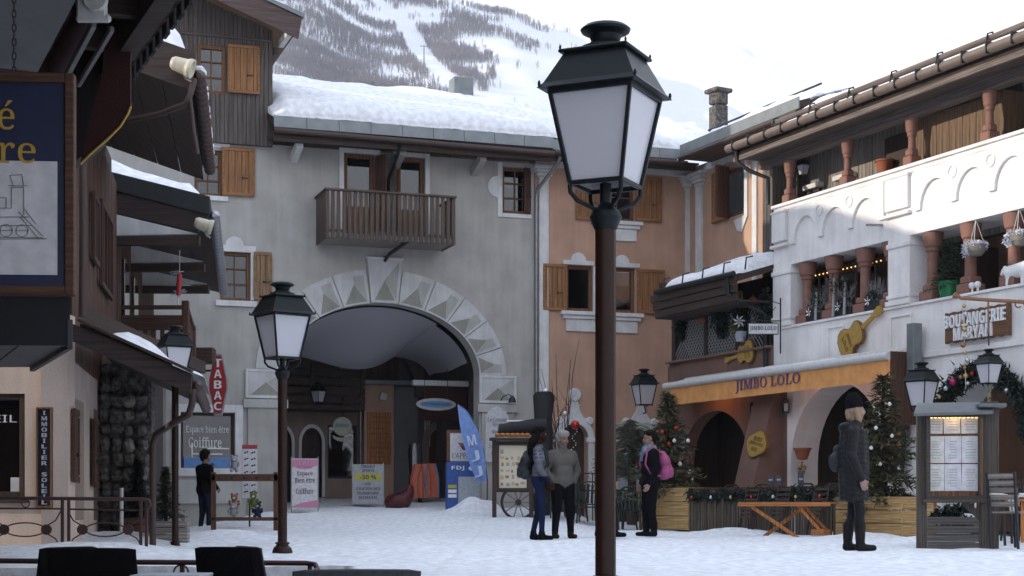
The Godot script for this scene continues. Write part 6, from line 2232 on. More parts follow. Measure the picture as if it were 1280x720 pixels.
func wicker_chair(label: String,at: Vector3,turn: float,w := .46,key := "wicker") -> Node3D:
	var t := T("wicker_chair",label,"chair","black wicker terrace chairs",at,turn)
	var mb := MB.new()
	# curved back: woven strips,one sheet with depth
	var h0 := .42
	var h1 := .93
	var nu := 18
	var nv := 16
	for face in 2:
		for i in nu:
			for j in nv:
				var q := []
				for c in [[i,j],[i + 1,j],[i + 1,j + 1],[i,j + 1]]:
					var s: float = lerpf(-1,1,c[0]/float(nu))
					var f: float = c[1]/float(nv)
					var z := .23 - .02*s*s + .07*f + (-.012 if face == 0 else .012) + (.0025 if (c[0] + c[1]) % 2 else -.0025)
					q.append(Vector3(s*w/2*(1 + .04*f),lerpf(h0,h1 - .004*s*s,f),z))
				mb.quad(q[0],q[1],q[2],q[3],Vector3(0,0,-1 if face == 0 else 1))
	var o := put(t,"backrest",mb,M[key])
	mb = MB.new()
	var rim := []
	for k in 13:
		var s := lerpf(-1,1,k/12.0)
		rim.append(Vector3(s*w/2*1.04,h1 - .004*s*s,.30 - .02*s*s))
	mb.tube([Vector3(-w/2,h0 - .02,.18)] + rim + [Vector3(w/2,h0 - .02,.18)],.010,7)
	put(t,"back_frame",mb,M[key])
	bx(t,"seat",M[key],Vector3(0,.42,-.02),Vector3(w,.06,.44),.02)
	for s in [-1.0,1.0]:
		bar(t,"leg",M.black_metal,Vector3(s*(w/2 - .03),0,-.22),Vector3(s*(w/2 - .03),.42,-.20),.03,.03)
		bar(t,"leg",M.black_metal,Vector3(s*(w/2 - .03),0,.22),Vector3(s*(w/2 - .03),.42,.20),.03,.03)
		tb(t,"armrest",M[key],[Vector3(s*(w/2 + .02),.42,-.2),Vector3(s*(w/2 + .03),.62,-.2),Vector3(s*(w/2 + .03),.66,-.1),Vector3(s*(w/2 + .02),.68,.2)],.02,7)
	return t
func ring_pts(ce: Vector3,rx: float,ry: float,n := 16) -> Array:
	var o := []
	for k in n + 1: o.append(ce + Vector3(cos(TAU*k/n)*rx,sin(TAU*k/n)*ry,0))
	return o
func build_left_things() -> void:
	var mb: MB
	# ornamental iron railing on the snow bank
	var d := 17.5
	var s := F/d
	var t := T("iron_railing","brown ornamental iron railing standing in the snow bank at left","railing","",P(0,690,d))
	var lx := func(px): return px/s
	var ly := func(py): return (690.0 - py)/s
	tb(t,"top_rail",M.rail_metal,[Vector3(lx.call(-60),ly.call(622),0),Vector3(lx.call(180),ly.call(624),0),Vector3(lx.call(186),ly.call(626),0),Vector3(lx.call(188),ly.call(631),0),Vector3(lx.call(185),ly.call(635),0)],.020,8)
	tb(t,"rail",M.rail_metal,[Vector3(lx.call(-60),ly.call(635),0),Vector3(lx.call(77),ly.call(636),0)],.011,6)
	tb(t,"rail",M.rail_metal,[Vector3(lx.call(87),ly.call(636.5),0),Vector3(lx.call(178),ly.call(638),0)],.011,6)
	tb(t,"bottom_rail",M.rail_metal,[Vector3(lx.call(-60),ly.call(688),0),Vector3(lx.call(180),ly.call(689),0)],.013,6)
	for px in [78,86,176,183]: bx(t,"post",M.rail_metal,Vector3(lx.call(px),ly.call(662),0),Vector3(.032,.66,.032),.004)
	for c in [[5,58],[103,160]]:
		var m: float = (c[0] + c[1])/2.0
		tb(t,"ellipse",M.rail_metal,ring_pts(Vector3(lx.call(m),ly.call(662),0),.22,.075,20),.008,5)
		for e in c:
			mb = MB.new()
			mb.x = Transform3D(Basis(Vector3.RIGHT,PI/2),Vector3(lx.call(e),ly.call(662),0))
			mb.lathe([Vector2(0,-.012),Vector2(.058,-.012),Vector2(.058,.012),Vector2(0,.012)],16)
			put(t,"disc",mb,M.rail_metal)
			for v in [-1.0,1.0]:
				var sg: float = -1.0 if e == c[0] else 1.0
				tb(t,"curl",M.rail_metal,[Vector3(lx.call(e),ly.call(662) + v*.04,0),Vector3(lx.call(e) + sg*.10,ly.call(662) + v*.10,0),Vector3(lx.call(e) + sg*.16,ly.call(662) + v*.21,0)],.008,5)
	tb(t,"ring",M.rail_metal,ring_pts(Vector3(lx.call(32),ly.call(629),0),.045,.045),.007,5)
	# terrace railing in the foreground
	d = 13.3
	t = T("terrace_railing","brown iron terrace rail with rings behind the black wicker chairs","railing","",P(300,704,d))
	var y0 := -t.position.y - .71
	tb(t,"top_rail",M.rail_metal,[Vector3(-3.0,.03,0),Vector3(-1.0,.01,0),Vector3(.55,.0,0),Vector3(.63,-.01,.03),Vector3(.66,-.05,.12),Vector3(.66,-.06,.5)],.022,8)
	tb(t,"lower_rail",M.rail_metal,[Vector3(-3.0,-.16,0),Vector3(.6,-.16,0)],.014,6)
	for k in 4: bx(t,"post",M.rail_metal,Vector3(-2.6 + k*1.06,y0/2 - .01,0),Vector3(.035,-y0 - .02,.035),.004)
	for k in 5: tb(t,"ring",M.rail_metal,ring_pts(Vector3(-2.1 + k*.53 + .02,-.075,0),.06,.06),.008,5)
	# wicker chairs and a table on the sunken terrace
	wicker_chair("black wicker chair at the left edge, partly turned away",Vector3(gx(56,12.2),-.71,-12.2),.95,.5)
	wicker_chair("broad black wicker chair back, second from the left edge",Vector3(gx(124,12.0),-.71,-12.0),.06,.60)
	wicker_chair("low black wicker chair back showing behind the broad one at left",Vector3(gx(158,12.9),-.74,-12.9),-.3,.46)
	wicker_chair("black wicker chair back just left of the grey turned one",Vector3(gx(295,12.3),-.71,-12.3),-.16,.42)
	wicker_chair("greyish wicker chair turned sideways under the middle lamp post",Vector3(gx(352,12.35),-.71,-12.35),-1.0,.46,"wicker_grey")
	wicker_chair("nearest wicker chair, only its top edge in view at the bottom",Vector3(gx(446,8.3),-.715,-8.3),.1,.60,"wicker_grey")
	t = T("cafe_table","pale square cafe table top among the wicker chairs at the bottom","table","",Vector3(gx(215,11.5),-.71,-11.5))
	bx(t,"top",M.panel_pale,Vector3(0,.745,0),Vector3(.5,.025,.5),.005)
	tb(t,"stem",M.black_metal,[Vector3.ZERO,Vector3(0,.73,0)],.03,8)
	bx(t,"foot",M.black_metal,Vector3(0,.02,0),Vector3(.42,.03,.42),.01)
	# planters with small firs
	var g := ground_at(213,20.6)
	crate("wooden_planter","weathered wooden planter by the slim street lamp","planter",Transform3D(Basis(Vector3.UP,.12),P(213,684,20.6)),Vector3(.46,.34,.40),"weathered",4)
	fir("small fir in the weathered planter beside the slim lamp post",P(207,652,20.6),.70,.27,5,"needles",170,.09)
	crate("wooden_planter","brown wooden planter behind the iron railing near the stone wall","planter",Transform3D(Basis(Vector3.UP,.05),P(166,674,22.0)),Vector3(.36,.30,.36),"brown_wood",3)
	fir("dark bushy fir in the brown planter by the stone wall",P(172,648,22.0),.82,.30,8,"needles_dark",170,.09)
	# wooden rail fence in front of the shop window
	d = 31.0
	t = T("rail_fence","brown wooden rail fence in front of the grey facade","fence","",P(306,668,d))
	var w := 78.0*d/F
	for k in 2:
		bx(t,"post",M.brown_rail_y,Vector3((k - .5)*w,.58,0),Vector3(.09,1.25,.09),.01)
		bx(t,"rail",M.brown_rail_x,Vector3(0,[.30,1.10][k],.02),Vector3(w + .1,[.07,.14][k],.05),.01)
	for k in 5: bx(t,"peg",M.dark_wood_x,Vector3(-.48 + k*.24,1.10,.05),Vector3(.05,.05,.03),.01)
	# sunglasses rack
	t = T("display_rack","white sunglasses display rack with a red top by the rail fence","display stand","",P(312,661,31.9),.18)
	bx(t,"card",M.board_white,Vector3(0,1.10,.09),Vector3(.30,.98,.02),.004)
	bx(t,"side",M.panel_pale,Vector3(-.14,1.10,-.04),Vector3(.02,.98,.24),.004)
	bx(t,"header",M.sign_red,Vector3(0,1.63,.09),Vector3(.30,.08,.025),.004)
	tb(t,"pole",M.black_metal,[Vector3(0,0,0),Vector3(0,.62,0)],.02,6)
	bx(t,"foot",M.black_metal,Vector3(0,.02,0),Vector3(.46,.03,.46),.01)
	for r in 7:
		for c in 2:
			mb = MB.new()
			for e in [-1.0,1.0]: mb.ball(Vector3(-.07 + c*.14 + e*.024,1.52 - r*.13 + e*.008,.105),Vector3(.022,.016,.008),7,4)
			mb.box(Vector3(-.07 + c*.14,1.527 - r*.13,.106),Vector3(.05,.007,.006))
			put(t,"sunglasses",mb,M.black_plastic)
	var cols := [["orange and white","toy_orange"],["pale grey","toy_pale"],["dark blue","toy_blue"],["green and yellow","toy_green"],["white","toy_pale"]]
	var spots := [[293,630,31.5],[292,641,31.4],[322,640,31.6],[317,628,31.5],[293,582,31.6]]
	for k in 5:
		var tt := T("plush_toy",["orange plush toy hanging low on the display rack","pale plush toy lowest on the left of the rack","dark blue plush toy hanging right under the rack","green plush toy hanging under the sunglasses card","white plush toy hanging beside the top of the rack"][k],"toy","plush toys on the rack",P(spots[k][0],spots[k][1],spots[k][2]))
		mb = MB.new()
		mb.ball(Vector3.ZERO,Vector3(.075,.095,.07),10,7)
		mb.ball(Vector3(0,.13,.01),Vector3(.07,.065,.065),10,7)
		for e in [-1.0,1.0]:
			mb.ball(Vector3(e*.05,.19,0),Vector3(.028,.028,.02),7,5)
			mb.ball(Vector3(e*.085,.03,.03),Vector3(.03,.055,.03),7,5)
			mb.ball(Vector3(e*.05,-.09,.04),Vector3(.035,.045,.045),7,5)
		put(tt,"body",mb,M[cols[k][1]])
		mb = MB.new()
		mb.ball(Vector3(0,.115,.07),Vector3(.03,.024,.02),7,5)
		put(tt,"muzzle",mb,M.board_white)
	# lit menu cabinet by the arch
	d = 34.5
	t = T("menu_cabinet","dark wooden menu cabinet with lit cream menus beside the blue flag","notice board","",P(641,650,d),.08)
	s = F/d
	for e in [-1.0,1.0]: bx(t,"post",M.dark_wood_y,Vector3(e*.40,.85,0),Vector3(.09,1.75,.10),.01)
	bx(t,"back",M.dark_wood_y,Vector3(0,1.15,-.03),Vector3(.72,1.1,.04),.005)
	mb = MB.new()
	mframe(mb,Rect2(-.37,.62,.74,1.06),.07,-.01,.05)
	put(t,"frame",mb,M.dark_wood_x)
	bx(t,"menu_sheet",M.menu_cream,Vector3(0,1.15,-.003),Vector3(.60,.92,.008),0)
	rng.seed = 90
	for k in 26: bx(t,"menu_photo",[M.menu_brown,M.menu_grey,M.menu_tan][k % 3],Vector3(-.22 + (k % 5)*.11 + rng.randf_range(-.02,.02),.78 + int(k/5.0)*.14 + rng.randf_range(-.02,.02),.004),Vector3(rng.randf_range(.04,.09),rng.randf_range(.04,.10),.004),0)
	bx(t,"roof",M.dark_wood_x,Vector3(0,1.74,.02),Vector3(1.0,.06,.35),.01)
	t = T("log_sculpture","thick dark carved log and trunk standing behind the menu cabinet","sculpture","",P(680,650,d + .45))
	mb = MB.new()
	mb.tube([Vector3(0,0,0),Vector3(.02,1.2,0),Vector3(0,1.9,0),Vector3(-.02,2.2,0),Vector3(0,2.72,0),Vector3(0,2.80,0)],[.16,.17,.20,.19,.24,.16],16)
	put(t,"trunk",mb,M.black_wood_y)
	mb = MB.new()
	mb.tube([Vector3(.05,2.06,.2),Vector3(-.3,2.02,.22),Vector3(-.7,1.98,.22),Vector3(-.96,1.94,.22),Vector3(-1.0,1.94,.22)],[.17,.17,.15,.14,.09],16)
	put(t,"log",mb,M.black_wood_x)
	bx(t,"snow_line",M.roof_snow,Vector3(-.45,2.15,.22),Vector3(.75,.03,.10),.012)
	for k in 7:
		var p := T("small_pumpkin","%s orange gourd in the row on the menu cabinet roof" % ["leftmost small","second small","third small","middle small","fifth small","sixth small","rightmost small"][k],"gourd","gourds on the menu cabinet",P(622 + k*6.2,545,d) + Vector3(0,.02,.05))
		mb = MB.new()
		for e in 8:
			var an := TAU*e/8
			mb.ball(Vector3(cos(an)*.028,0,sin(an)*.028),Vector3(.03,.042,.03),7,5)
		put(p,"fruit",mb,M.gourd)
		tb(p,"stalk",M.bark,[Vector3(0,.03,0),Vector3(.01,.07,0)],.008,5)
	# wagon wheel
	t = T("wagon_wheel","old wooden wagon wheel leaning under the menu cabinet","wheel","",P(648,625,d + .2) + Vector3(0,-.05,.1))
	tb(t,"rim",M.dark_wood_x,ring_pts(Vector3.ZERO,.36,.36,24),.03,8)
	for k in 10: bar(t,"spoke",M.weathered_x,Vector3(cos(TAU*k/10)*.05,sin(TAU*k/10)*.05,0),Vector3(cos(TAU*k/10)*.35,sin(TAU*k/10)*.35,0),.028,.028)
	mb = MB.new()
	mb.x = Transform3D(Basis(Vector3.RIGHT,PI/2),Vector3.ZERO)
	mb.lathe([Vector2(0,-.06),Vector2(.06,-.06),Vector2(.07,0),Vector2(.05,.08),Vector2(0,.08)],12)
	put(t,"hub",mb,M.dark_wood_x)
	# bare twigs with baubles in front of the orange house
	t = T("twig_tree","bare branches wound with lights and hung with baubles before the orange wall","branches","",P(703,640,36.0))
	rng.seed = 55
	mb = MB.new()
	for k in 14:
		var a := rng.randf_range(-.5,.3)
		var hh := rng.randf_range(2.2,3.9)
		var pts := [Vector3(rng.randf_range(-.08,.08),0,rng.randf_range(-.1,.1))]
		for j in range(1,6): pts.append(Vector3(a*j*j*.05 + rng.randf_range(-.06,.06),hh*j/5.0,rng.randf_range(-.2,.2)))
		mb.tube(pts,[.022,.018,.014,.01,.008,.004],5)
		mb.tube([pts[3],pts[3] + Vector3(rng.randf_range(-.4,.4),.5,rng.randf_range(-.2,.2))],[.008,.003],4)
	stuff(put(t,"twig",mb,M.bark))
	mb = MB.new()
	for k in 40: mb.ball(Vector3(.18 + .05*sin(k*1.1) + k*.004,.6 + k*.05,.12 + .05*cos(k*1.1)),Vector3.ONE*.014,6,4)
	stuff(put(t,"light_string",mb,M.letter_white))
	var bb := [[Vector3(.28,1.95,.2),.10,"bauble_red"],[Vector3(-.2,2.55,.2),.07,"bauble_gold"],[Vector3(.05,2.2,.25),.06,"bauble_silver"],[Vector3(-.05,1.75,.25),.06,"bauble_gold"],[Vector3(-.38,2.7,.1),.09,"bauble_silver"]]
	for q in bb:
		mb = MB.new()
		mb.ball(q[0],Vector3.ONE*q[1],12,8)
		put(t,"bauble",mb,M[q[2]])
	# yard railing and stacked garden chairs
	t = T("yard_railing","low brown iron railing in front of the orange house","railing","",P(760,648,35.5))
	for y in [.25,.62,1.0]: tb(t,"rail",M.rail_metal,[Vector3(-1.15,y,0),Vector3(.75,y,-.1)],.018,6)
	for k in 8: tb(t,"post",M.rail_metal,[Vector3(-1.15 + k*.27,-.1,-.013*k),Vector3(-1.15 + k*.27,1.0,-.013*k)],.014,6)
	t = T("low_wall_panel","pale low panel board behind the yard railing","panel","",P(790,620,37.2))
	bx(t,"board",M.panel_pale,Vector3(0,.2,0),Vector3(1.6,1.0,.08),.01)
	bx(t,"foot",M.dark_wood_x,Vector3(0,-.45,0),Vector3(1.6,.3,.12),.01)
	var cs := [[697,34.3,.3],[716,34.0,-.4],[733,34.2,.1],[775,33.6,.6],[790,33.4,-.3]]
	for k in 5: garden_chair(["dark green plastic garden chair right of the older woman","dark green plastic garden chair second right of the older woman","dark green plastic garden chair just left of the near lamp post","dark green plastic garden chair just right of the near lamp post","dark green plastic garden chair beside the left pine planter"][k],ground_at(cs[k][0],cs[k][1]),cs[k][2],"dark green garden chairs in the yard")
func garden_chair(label: String,at: Vector3,turn: float,grp: String,m := "green_plastic") -> Node3D:
	var t := T("garden_chair",label,"chair",grp,at,turn)
	bx(t,"seat",M[m],Vector3(0,.42,0),Vector3(.44,.03,.42),.01)
	for k in 5: bar(t,"back_slat",M[m],Vector3(-.16 + k*.08,.44,.20),Vector3(-.18 + k*.09,.86 - .02*absf(k - 2),.30),.05,.015)
	tb(t,"back_frame",M[m],[Vector3(-.22,.42,.2),Vector3(-.24,.80,.29),Vector3(-.1,.90,.31),Vector3(.1,.90,.31),Vector3(.24,.80,.29),Vector3(.22,.42,.2)],.018,6)
	for s in [-1.0,1.0]:
		tb(t,"leg",M[m],[Vector3(s*.25,0,-.24),Vector3(s*.21,.42,-.19)],.02,6)
		tb(t,"leg",M[m],[Vector3(s*.25,0,.27),Vector3(s*.21,.42,.19)],.02,6)
		tb(t,"armrest",M[m],[Vector3(s*.23,.42,-.2),Vector3(s*.27,.63,-.18),Vector3(s*.27,.66,-.05),Vector3(s*.25,.66,.24)],.018,6)
	return t

func rw(px: float,py: float,off: float) -> Vector3: return R*hit(R,px,py,off)
func guitar(label: String,at: Vector3,roll: float,sc: float,flat_ := false) -> void:
	var t := T("wooden_guitar",label,"sign","guitar-shaped boards on the restaurant")
	t.transform = Transform3D(R.basis*Basis(Vector3.BACK,roll).scaled(Vector3.ONE*sc),at)
	var p := PackedVector2Array()
	var half := [[0,-.50],[.16,-.49],[.27,-.42],[.31,-.30],[.28,-.18],[.21,-.10],[.19,-.02],[.22,.06],[.24,.14],[.20,.22],[.12,.27],[.05,.28]]
	for q in half: p.append(Vector2(q[0],q[1]))
	for k in range(half.size() - 1,0,-1): p.append(Vector2(-half[k][0],half[k][1]))
	var mb := MB.new()
	mb.prism(p,0.0,.06)
	put(t,"body",mb,M.guitar_edge)
	var p2 := PackedVector2Array()
	for q in p: p2.append(Vector2(q.x*.93,(q.y + .1)*.94 - .1))
	mb = MB.new()
	mb.prism(p2,.06,.068)
	put(t,"face",mb,M.guitar_yellow)
	mb = MB.new()
	mb.box(Vector3(0,.48,.03),Vector3(.09,.44,.055),.01)
	mb.prism(PackedVector2Array([Vector2(-.06,.70),Vector2(.06,.70),Vector2(.08,.86),Vector2(.04,.92),Vector2(-.04,.92),Vector2(-.08,.86)]),.0,.056)
	put(t,"neck",mb,M.guitar_yellow)
	for k in 2: txt(t,["JIMBO","LOLO"][k],M.guitar_edge,Vector3(0,-.14 - k*.14,.071),.30,.09,Basis(Vector3.BACK,.0),"Droid Sans",700,.005)
func bauble(t: Node,at: Vector3,r: float,m: String) -> void:
	var mb := MB.new()
	mb.ball(at,Vector3.ONE*r,12,8)
	mb.tube([at + Vector3(0,r*.95,0),at + Vector3(0,r*1.25,0)],r*.22,6)
	put(t,"bauble",mb,M[m])
func build_terrace() -> void:
	var mb: MB
	# --- awning
	var za := .6
	var a0: float = hit(R,834,495,za).x
	var a1: float = hit(R,1112,460,za).x
	var yt: float = hit(R,972,464,za).y
	var yl := yt - .44
	var t := TF("restaurant_awning","orange restaurant awning with purple letters JIMBO LOLO","awning",R)
	var back_y := yt + .10
	mb = MB.new()
	mb.extr([Vector3(a0,yt,za),Vector3(a0,back_y,.06),Vector3(a0,back_y - .02,.06),Vector3(a0,yt - .02,za)],Vector3(a1 - a0,0,0))
	put(t,"canopy",mb,M.awning_orange)
	mb = MB.new()
	var nn := 60
	for k in nn:
		var u0 := lerpf(a0,a1,float(k)/nn)
		var u1 := lerpf(a0,a1,float(k + 1)/nn)
		var z0 := za + .03 + .012*sin(k*.9)
		var z1 := za + .03 + .012*sin((k + 1)*.9)
		mb.quad(Vector3(u0,yl,z0 + .01),Vector3(u1,yl,z1 + .01),Vector3(u1,yt - .05,za + .03),Vector3(u0,yt - .05,za + .03))
		mb.quad(Vector3(u0,yl,z0 + .006),Vector3(u0,yt - .05,za + .026),Vector3(u1,yt - .05,za + .026),Vector3(u1,yl,z1 + .006))
	put(t,"valance",mb,M.awning_orange)
	tb(t,"front_bar",M.white_plastic,[Vector3(a0 - .05,yt,za + .03),Vector3(a1 + .03,yt,za + .03)],.075,12)
	tb(t,"roller",M.white_plastic,[Vector3(a0,back_y + .02,.10),Vector3(a1,back_y + .02,.10)],.09,10)
	put(t,"snow_cover",snow_strip(Vector3(a0,yt + .06,za - .02),Vector3(a1*.55,yt + .06,za - .02),Vector3(0,.08,-.45),.05,71),M.roof_snow)
	for u in [a0 + .8,(a0 + a1)/2,a1 - .8]: bar(t,"folding_arm",M.white_plastic,Vector3(u,back_y - .12,.1),Vector3(u + .2,yt - .08,za - .05),.04,.05)
	txt(t,"JIMBO LOLO",M.print_purple,Vector3(hit(R,961,478,za).x,(yt + yl)/2 + .0,za + .058),hit(R,1001,478,za).x - hit(R,921,478,za).x,.27,Basis.IDENTITY,"Droid Serif",400,.01)
	# lit lamps behind the valance
	for px in [876,1010,1094]:
		var u: float = hit(R,px,490,za).x
		var l := TF("terrace_lamp","small lit lamp glowing through the orange awning %s" % ({876: "at its left end",1010: "right of the lettering",1094: "at its right end"}[px]),"lamp",Transform3D(R.basis,R*Vector3(u,yt - .26,za - .06)),"lamps behind the awning")
		mb = MB.new()
		mb.ball(Vector3.ZERO,Vector3(.022,.03,.022),10,8)
		put(l,"bulb",mb,M.bulb_hot)
		tb(l,"holder",M.black_metal,[Vector3(0,.06,0),Vector3(0,.20,0)],.02,6)
		var om := OmniLight3D.new()
		om.name = "light"
		om.light_color = Color(1.0,.72,.38)
		om.light_energy = .07 if px == 876 else .06
		om.light_size = .02
		om.omni_range = 8.0
		om.omni_attenuation = 2.0
		om.shadow_enabled = true
		l.add_child(om)
	# --- guitars and plaques
	guitar("yellow guitar-shaped board lying on the brown panel left of the hanging sign",rw(931,442,.05),PI/2 + .12,.82)
	guitar("yellow guitar-shaped board leaning on the white parapet",rw(1070,420,.05),-1.08,1.02)
	t = T("plaque","yellow rounded plaque on the brown buttress","sign")
	t.transform = Transform3D(R.basis*Basis(Vector3.RIGHT,-.29)*Basis(Vector3.BACK,-.2),rw(948,556,.46))
	var blob := PackedVector2Array()
	for k in 24:
		var an := TAU*k/24
		var r := .28 + .022*cos(4*an + .5) + .012*cos(2*an)
		blob.append(Vector2(cos(an)*r*1.35,sin(an)*r*1.05))
	mb = MB.new()
	mb.prism(blob,-.03,.05)
	put(t,"edge",mb,M.guitar_edge)
	mb = MB.new()
	var b2 := PackedVector2Array()
	for q in blob: b2.append(q*.93)
	mb.prism(b2,.05,.058)
	put(t,"face",mb,M.guitar_yellow)
	for k in 3: txt(t,["BIERES","JIMBO LOLO","BAR"][k],M.guitar_edge,Vector3(0,.11 - k*.11,.062),[.34,.56,.24][k],.085,Basis.IDENTITY,"Droid Serif",700,.005)
	# hanging sign board
	t = T("hanging_sign","small white hanging board reading JIMBO LOLO on a scrolled bracket","sign","",rw(957,411,.55),.0)
	bx(t,"board",M.board_white,Vector3(-.05,0,0),Vector3(.60,.22,.03),.005)
	mb = MB.new()
	mframe(mb,Rect2(-.36,-.12,.62,.24),.018,-.02,.022)
	put(t,"frame",mb,M.black_metal)
	txt(t,"JIMBO LOLO",M.print_dark,Vector3(-.05,0,.018),.53,.10,Basis.IDENTITY,"Droid Serif",700,.005)
	tb(t,"bracket",M.black_metal,[Vector3(.30,-.5,0),Vector3(.30,.62,0)],.016,6)
	tb(t,"bracket_arm",M.black_metal,[Vector3(.30,.16,0),Vector3(-.35,.16,0)],.012,6)
	tb(t,"scroll",M.black_metal,[Vector3(.30,.5,0),Vector3(.15,.55,0),Vector3(.08,.45,0),Vector3(.16,.38,0),Vector3(.2,.44,0)],.01,6)
	# bakery sign
	t = T("bakery_sign","carved brown board with white letters BOULANGERIE MARYAN on the white wall","sign")
	t.transform = Transform3D(R.basis,rw(1222,405,.05))
	var bw: float = hit(R,1262,400,.05).x - hit(R,1183,405,.05).x
	mb = MB.new()
	var edge := PackedVector2Array()
	for k in 15: edge.append(Vector2(-bw/2 + bw*k/14,-.27 + .02*(k % 2)))
	for k in 15: edge.append(Vector2(bw/2 - bw*k/14,.27 - .02*(k % 2)))
	mb.prism(edge,-.03,.04)
	put(t,"board",mb,M.frame_wood_x)
	txt(t,"BOULANGERIE",M.letter_white,Vector3(-.02,.10,.06),bw*.96,.22,Basis.IDENTITY,"Droid Sans",700,.04)
	txt(t,"MARYAN",M.letter_white,Vector3(-.06,-.13,.06),bw*.60,.22,Basis.IDENTITY,"Droid Sans",700,.04)
	# bakery arch garland with baubles
	t = TF("christmas_garland","green Christmas garland with baubles round the bakery arch","garland",R)
	var cu: float = hit(R,1232,600).x
	var ct: float = hit(R,1230,470).y
	var g := RandomNumberGenerator.new()
	g.seed = 8
	var pts := []
	for k in 29:
		var an := lerpf(PI*.97,.1,k/28.0)
		pts.append(Vector3(cu + cos(an)*1.22,ct - 1.15 + sin(an)*1.22,.12))
	mb = MB.new()
	garland(mb,pts,.15,190,.14,g)
	put(t,"greenery",mb,M.needles_dark)
	for q in [[.30,"bauble_silver",.06],[.36,"bauble_pink",.085],[.24,"bauble_gold",.05],[.42,"bauble_gold",.05],[.66,"bauble_silver",.06],[.76,"bauble_silver",.05],[.18,"bauble_gold",.05],[.50,"bauble_red",.05]]:
		var p := curve_at(pts,q[0])
		bauble(t,p + Vector3(0,-.04,.16),q[2]*.75,q[1])
	t = T("bauble_string","string of gold and white baubles hanging beside the bakery sign","ornament","",rw(1203,420,.4))
	tb(t,"cord",M.white_plastic,[Vector3(0,.55,0),Vector3(.03,0,0),Vector3(.06,-.9,0)],.006,5)
	for k in 11: bauble(t,Vector3(.02 + .03*sin(k*2.1) + k*.005,.50 - k*.13,.03*cos(k*1.7)),.034 + .012*(k % 2),["bauble_gold","bauble_silver","bauble_copper"][k % 3])
	# --- first-floor gallery: spruce,baskets,bear,pots
	var LT: float = hit(R,1110,388).y + .06
	t = T("potted_spruce","bushy spruce in a green pot on the white gallery parapet","potted plant")
	var ps := R*Vector3(hit(R,1178,375).x,LT,-.14)
	t.position = ps
	mb = MB.new()
	mb.lathe([Vector2(0,0),Vector2(.15,0),Vector2(.20,.28),Vector2(.17,.28),Vector2(.15,.2),Vector2(0,.2)],16)
	put(t,"pot",mb,M.pot_green)
	mb = MB.new()
	g.seed = 71
	for k in 130:
		var an := g.randf()*TAU
		var hh := g.randf_range(-.05,.85)
		var rr := (.42*(1.0 - maxf(hh,0)/.95) + .04)*g.randf_range(.5,1.0)
		var root := Vector3(0,.25 + hh*.8,0)
		var tip := Vector3(cos(an)*rr,.22 + hh*.95 - rr*.2,sin(an)*rr)
		for j in 16:
			var p := root.lerp(tip,g.randf())
			var dv := ((tip - root).normalized() + Vector3(g.randfn(),g.randfn(),g.randfn())*.7).normalized()*.085
			var sd := dv.cross(Vector3(g.randfn(),g.randfn(),g.randfn())).normalized()*.012
			mb.tri(p - sd,p + sd,p + dv)
	put(t,"crown",mb,M.needles)
	for q in [[1220,308,"left"],[1274,295,"right"]]:
		t = T("hanging_basket","white flower basket hanging in the gallery, %s one" % q[2],"flower basket","hanging baskets in the gallery",rw(q[0],q[1],-.05))
		mb = MB.new()
		mb.lathe([Vector2(0,-.17),Vector2(.10,-.16),Vector2(.16,-.08),Vector2(.18,.02),Vector2(.16,.02),Vector2(0,-.02)],14)
		put(t,"basket",mb,M.basket)
		mb = MB.new()
		g.seed = int(q[0])
		leafy(mb,Vector3(0,.02,0),Vector3(.22,.09,.2),420,.05,g)
		leafy(mb,Vector3(-.17,-.06,0),Vector3(.09,.12,.1),160,.05,g)
		put(t,"flowers",mb,M.flower_white)
		for k in 3: tb(t,"cord",M.white_plastic,[Vector3(cos(k*2.1)*.15,.02,sin(k*2.1)*.15),Vector3(0,.46,0)],.006,4)
	# white bear figure
	t = T("bear_statue","white polar bear figure standing on the gallery parapet at right","statue")
	t.transform = Transform3D(R.basis,R*Vector3(hit(R,1268,352).x,LT,-.08))
	mb = MB.new()
	var wh := Color.WHITE
	var bones := []
	for q in [[Vector3(-.18,.22,0),Vector3(.20,.24,0),.11,.13],[Vector3(-.16,.2,.05),Vector3(-.19,.02,.06),.05,.035],[Vector3(-.12,.2,-.05),Vector3(-.08,.02,-.06),.05,.035],[Vector3(.2,.2,.05),Vector3(.17,.02,.06),.055,.035],[Vector3(.24,.2,-.05),Vector3(.28,.02,-.06),.055,.035],[Vector3(-.20,.24,0),Vector3(-.31,.25,0),.08,.06],[Vector3(-.31,.25,0),Vector3(-.40,.215,0),.055,.03],[Vector3(-.28,.32,.04),Vector3(-.28,.33,.045),.018,.015],[Vector3(-.28,.32,-.04),Vector3(-.28,.33,-.045),.018,.015]]:
		bones.append([q[0],q[1],q[2],q[3],wh,1.0])
	field(mb,bones,.016,.05)
	put(t,"body",mb,M.letter_white)
	for q in [[1214,361],[1221,360]]:
		t = T("white_ball","small white ball ornament on the parapet by the spruce, %s one" % ("left" if q[0] < 1217 else "right"),"ornament","white balls on the parapet",R*Vector3(hit(R,q[0],372).x,LT + .11,-.02))
		mb = MB.new()
		mb.ball(Vector3.ZERO,Vector3.ONE*.06,12,8)
		mb.box(Vector3(0,-.08,0),Vector3(.03,.06,.03))
		put(t,"ball",mb,M.letter_white)
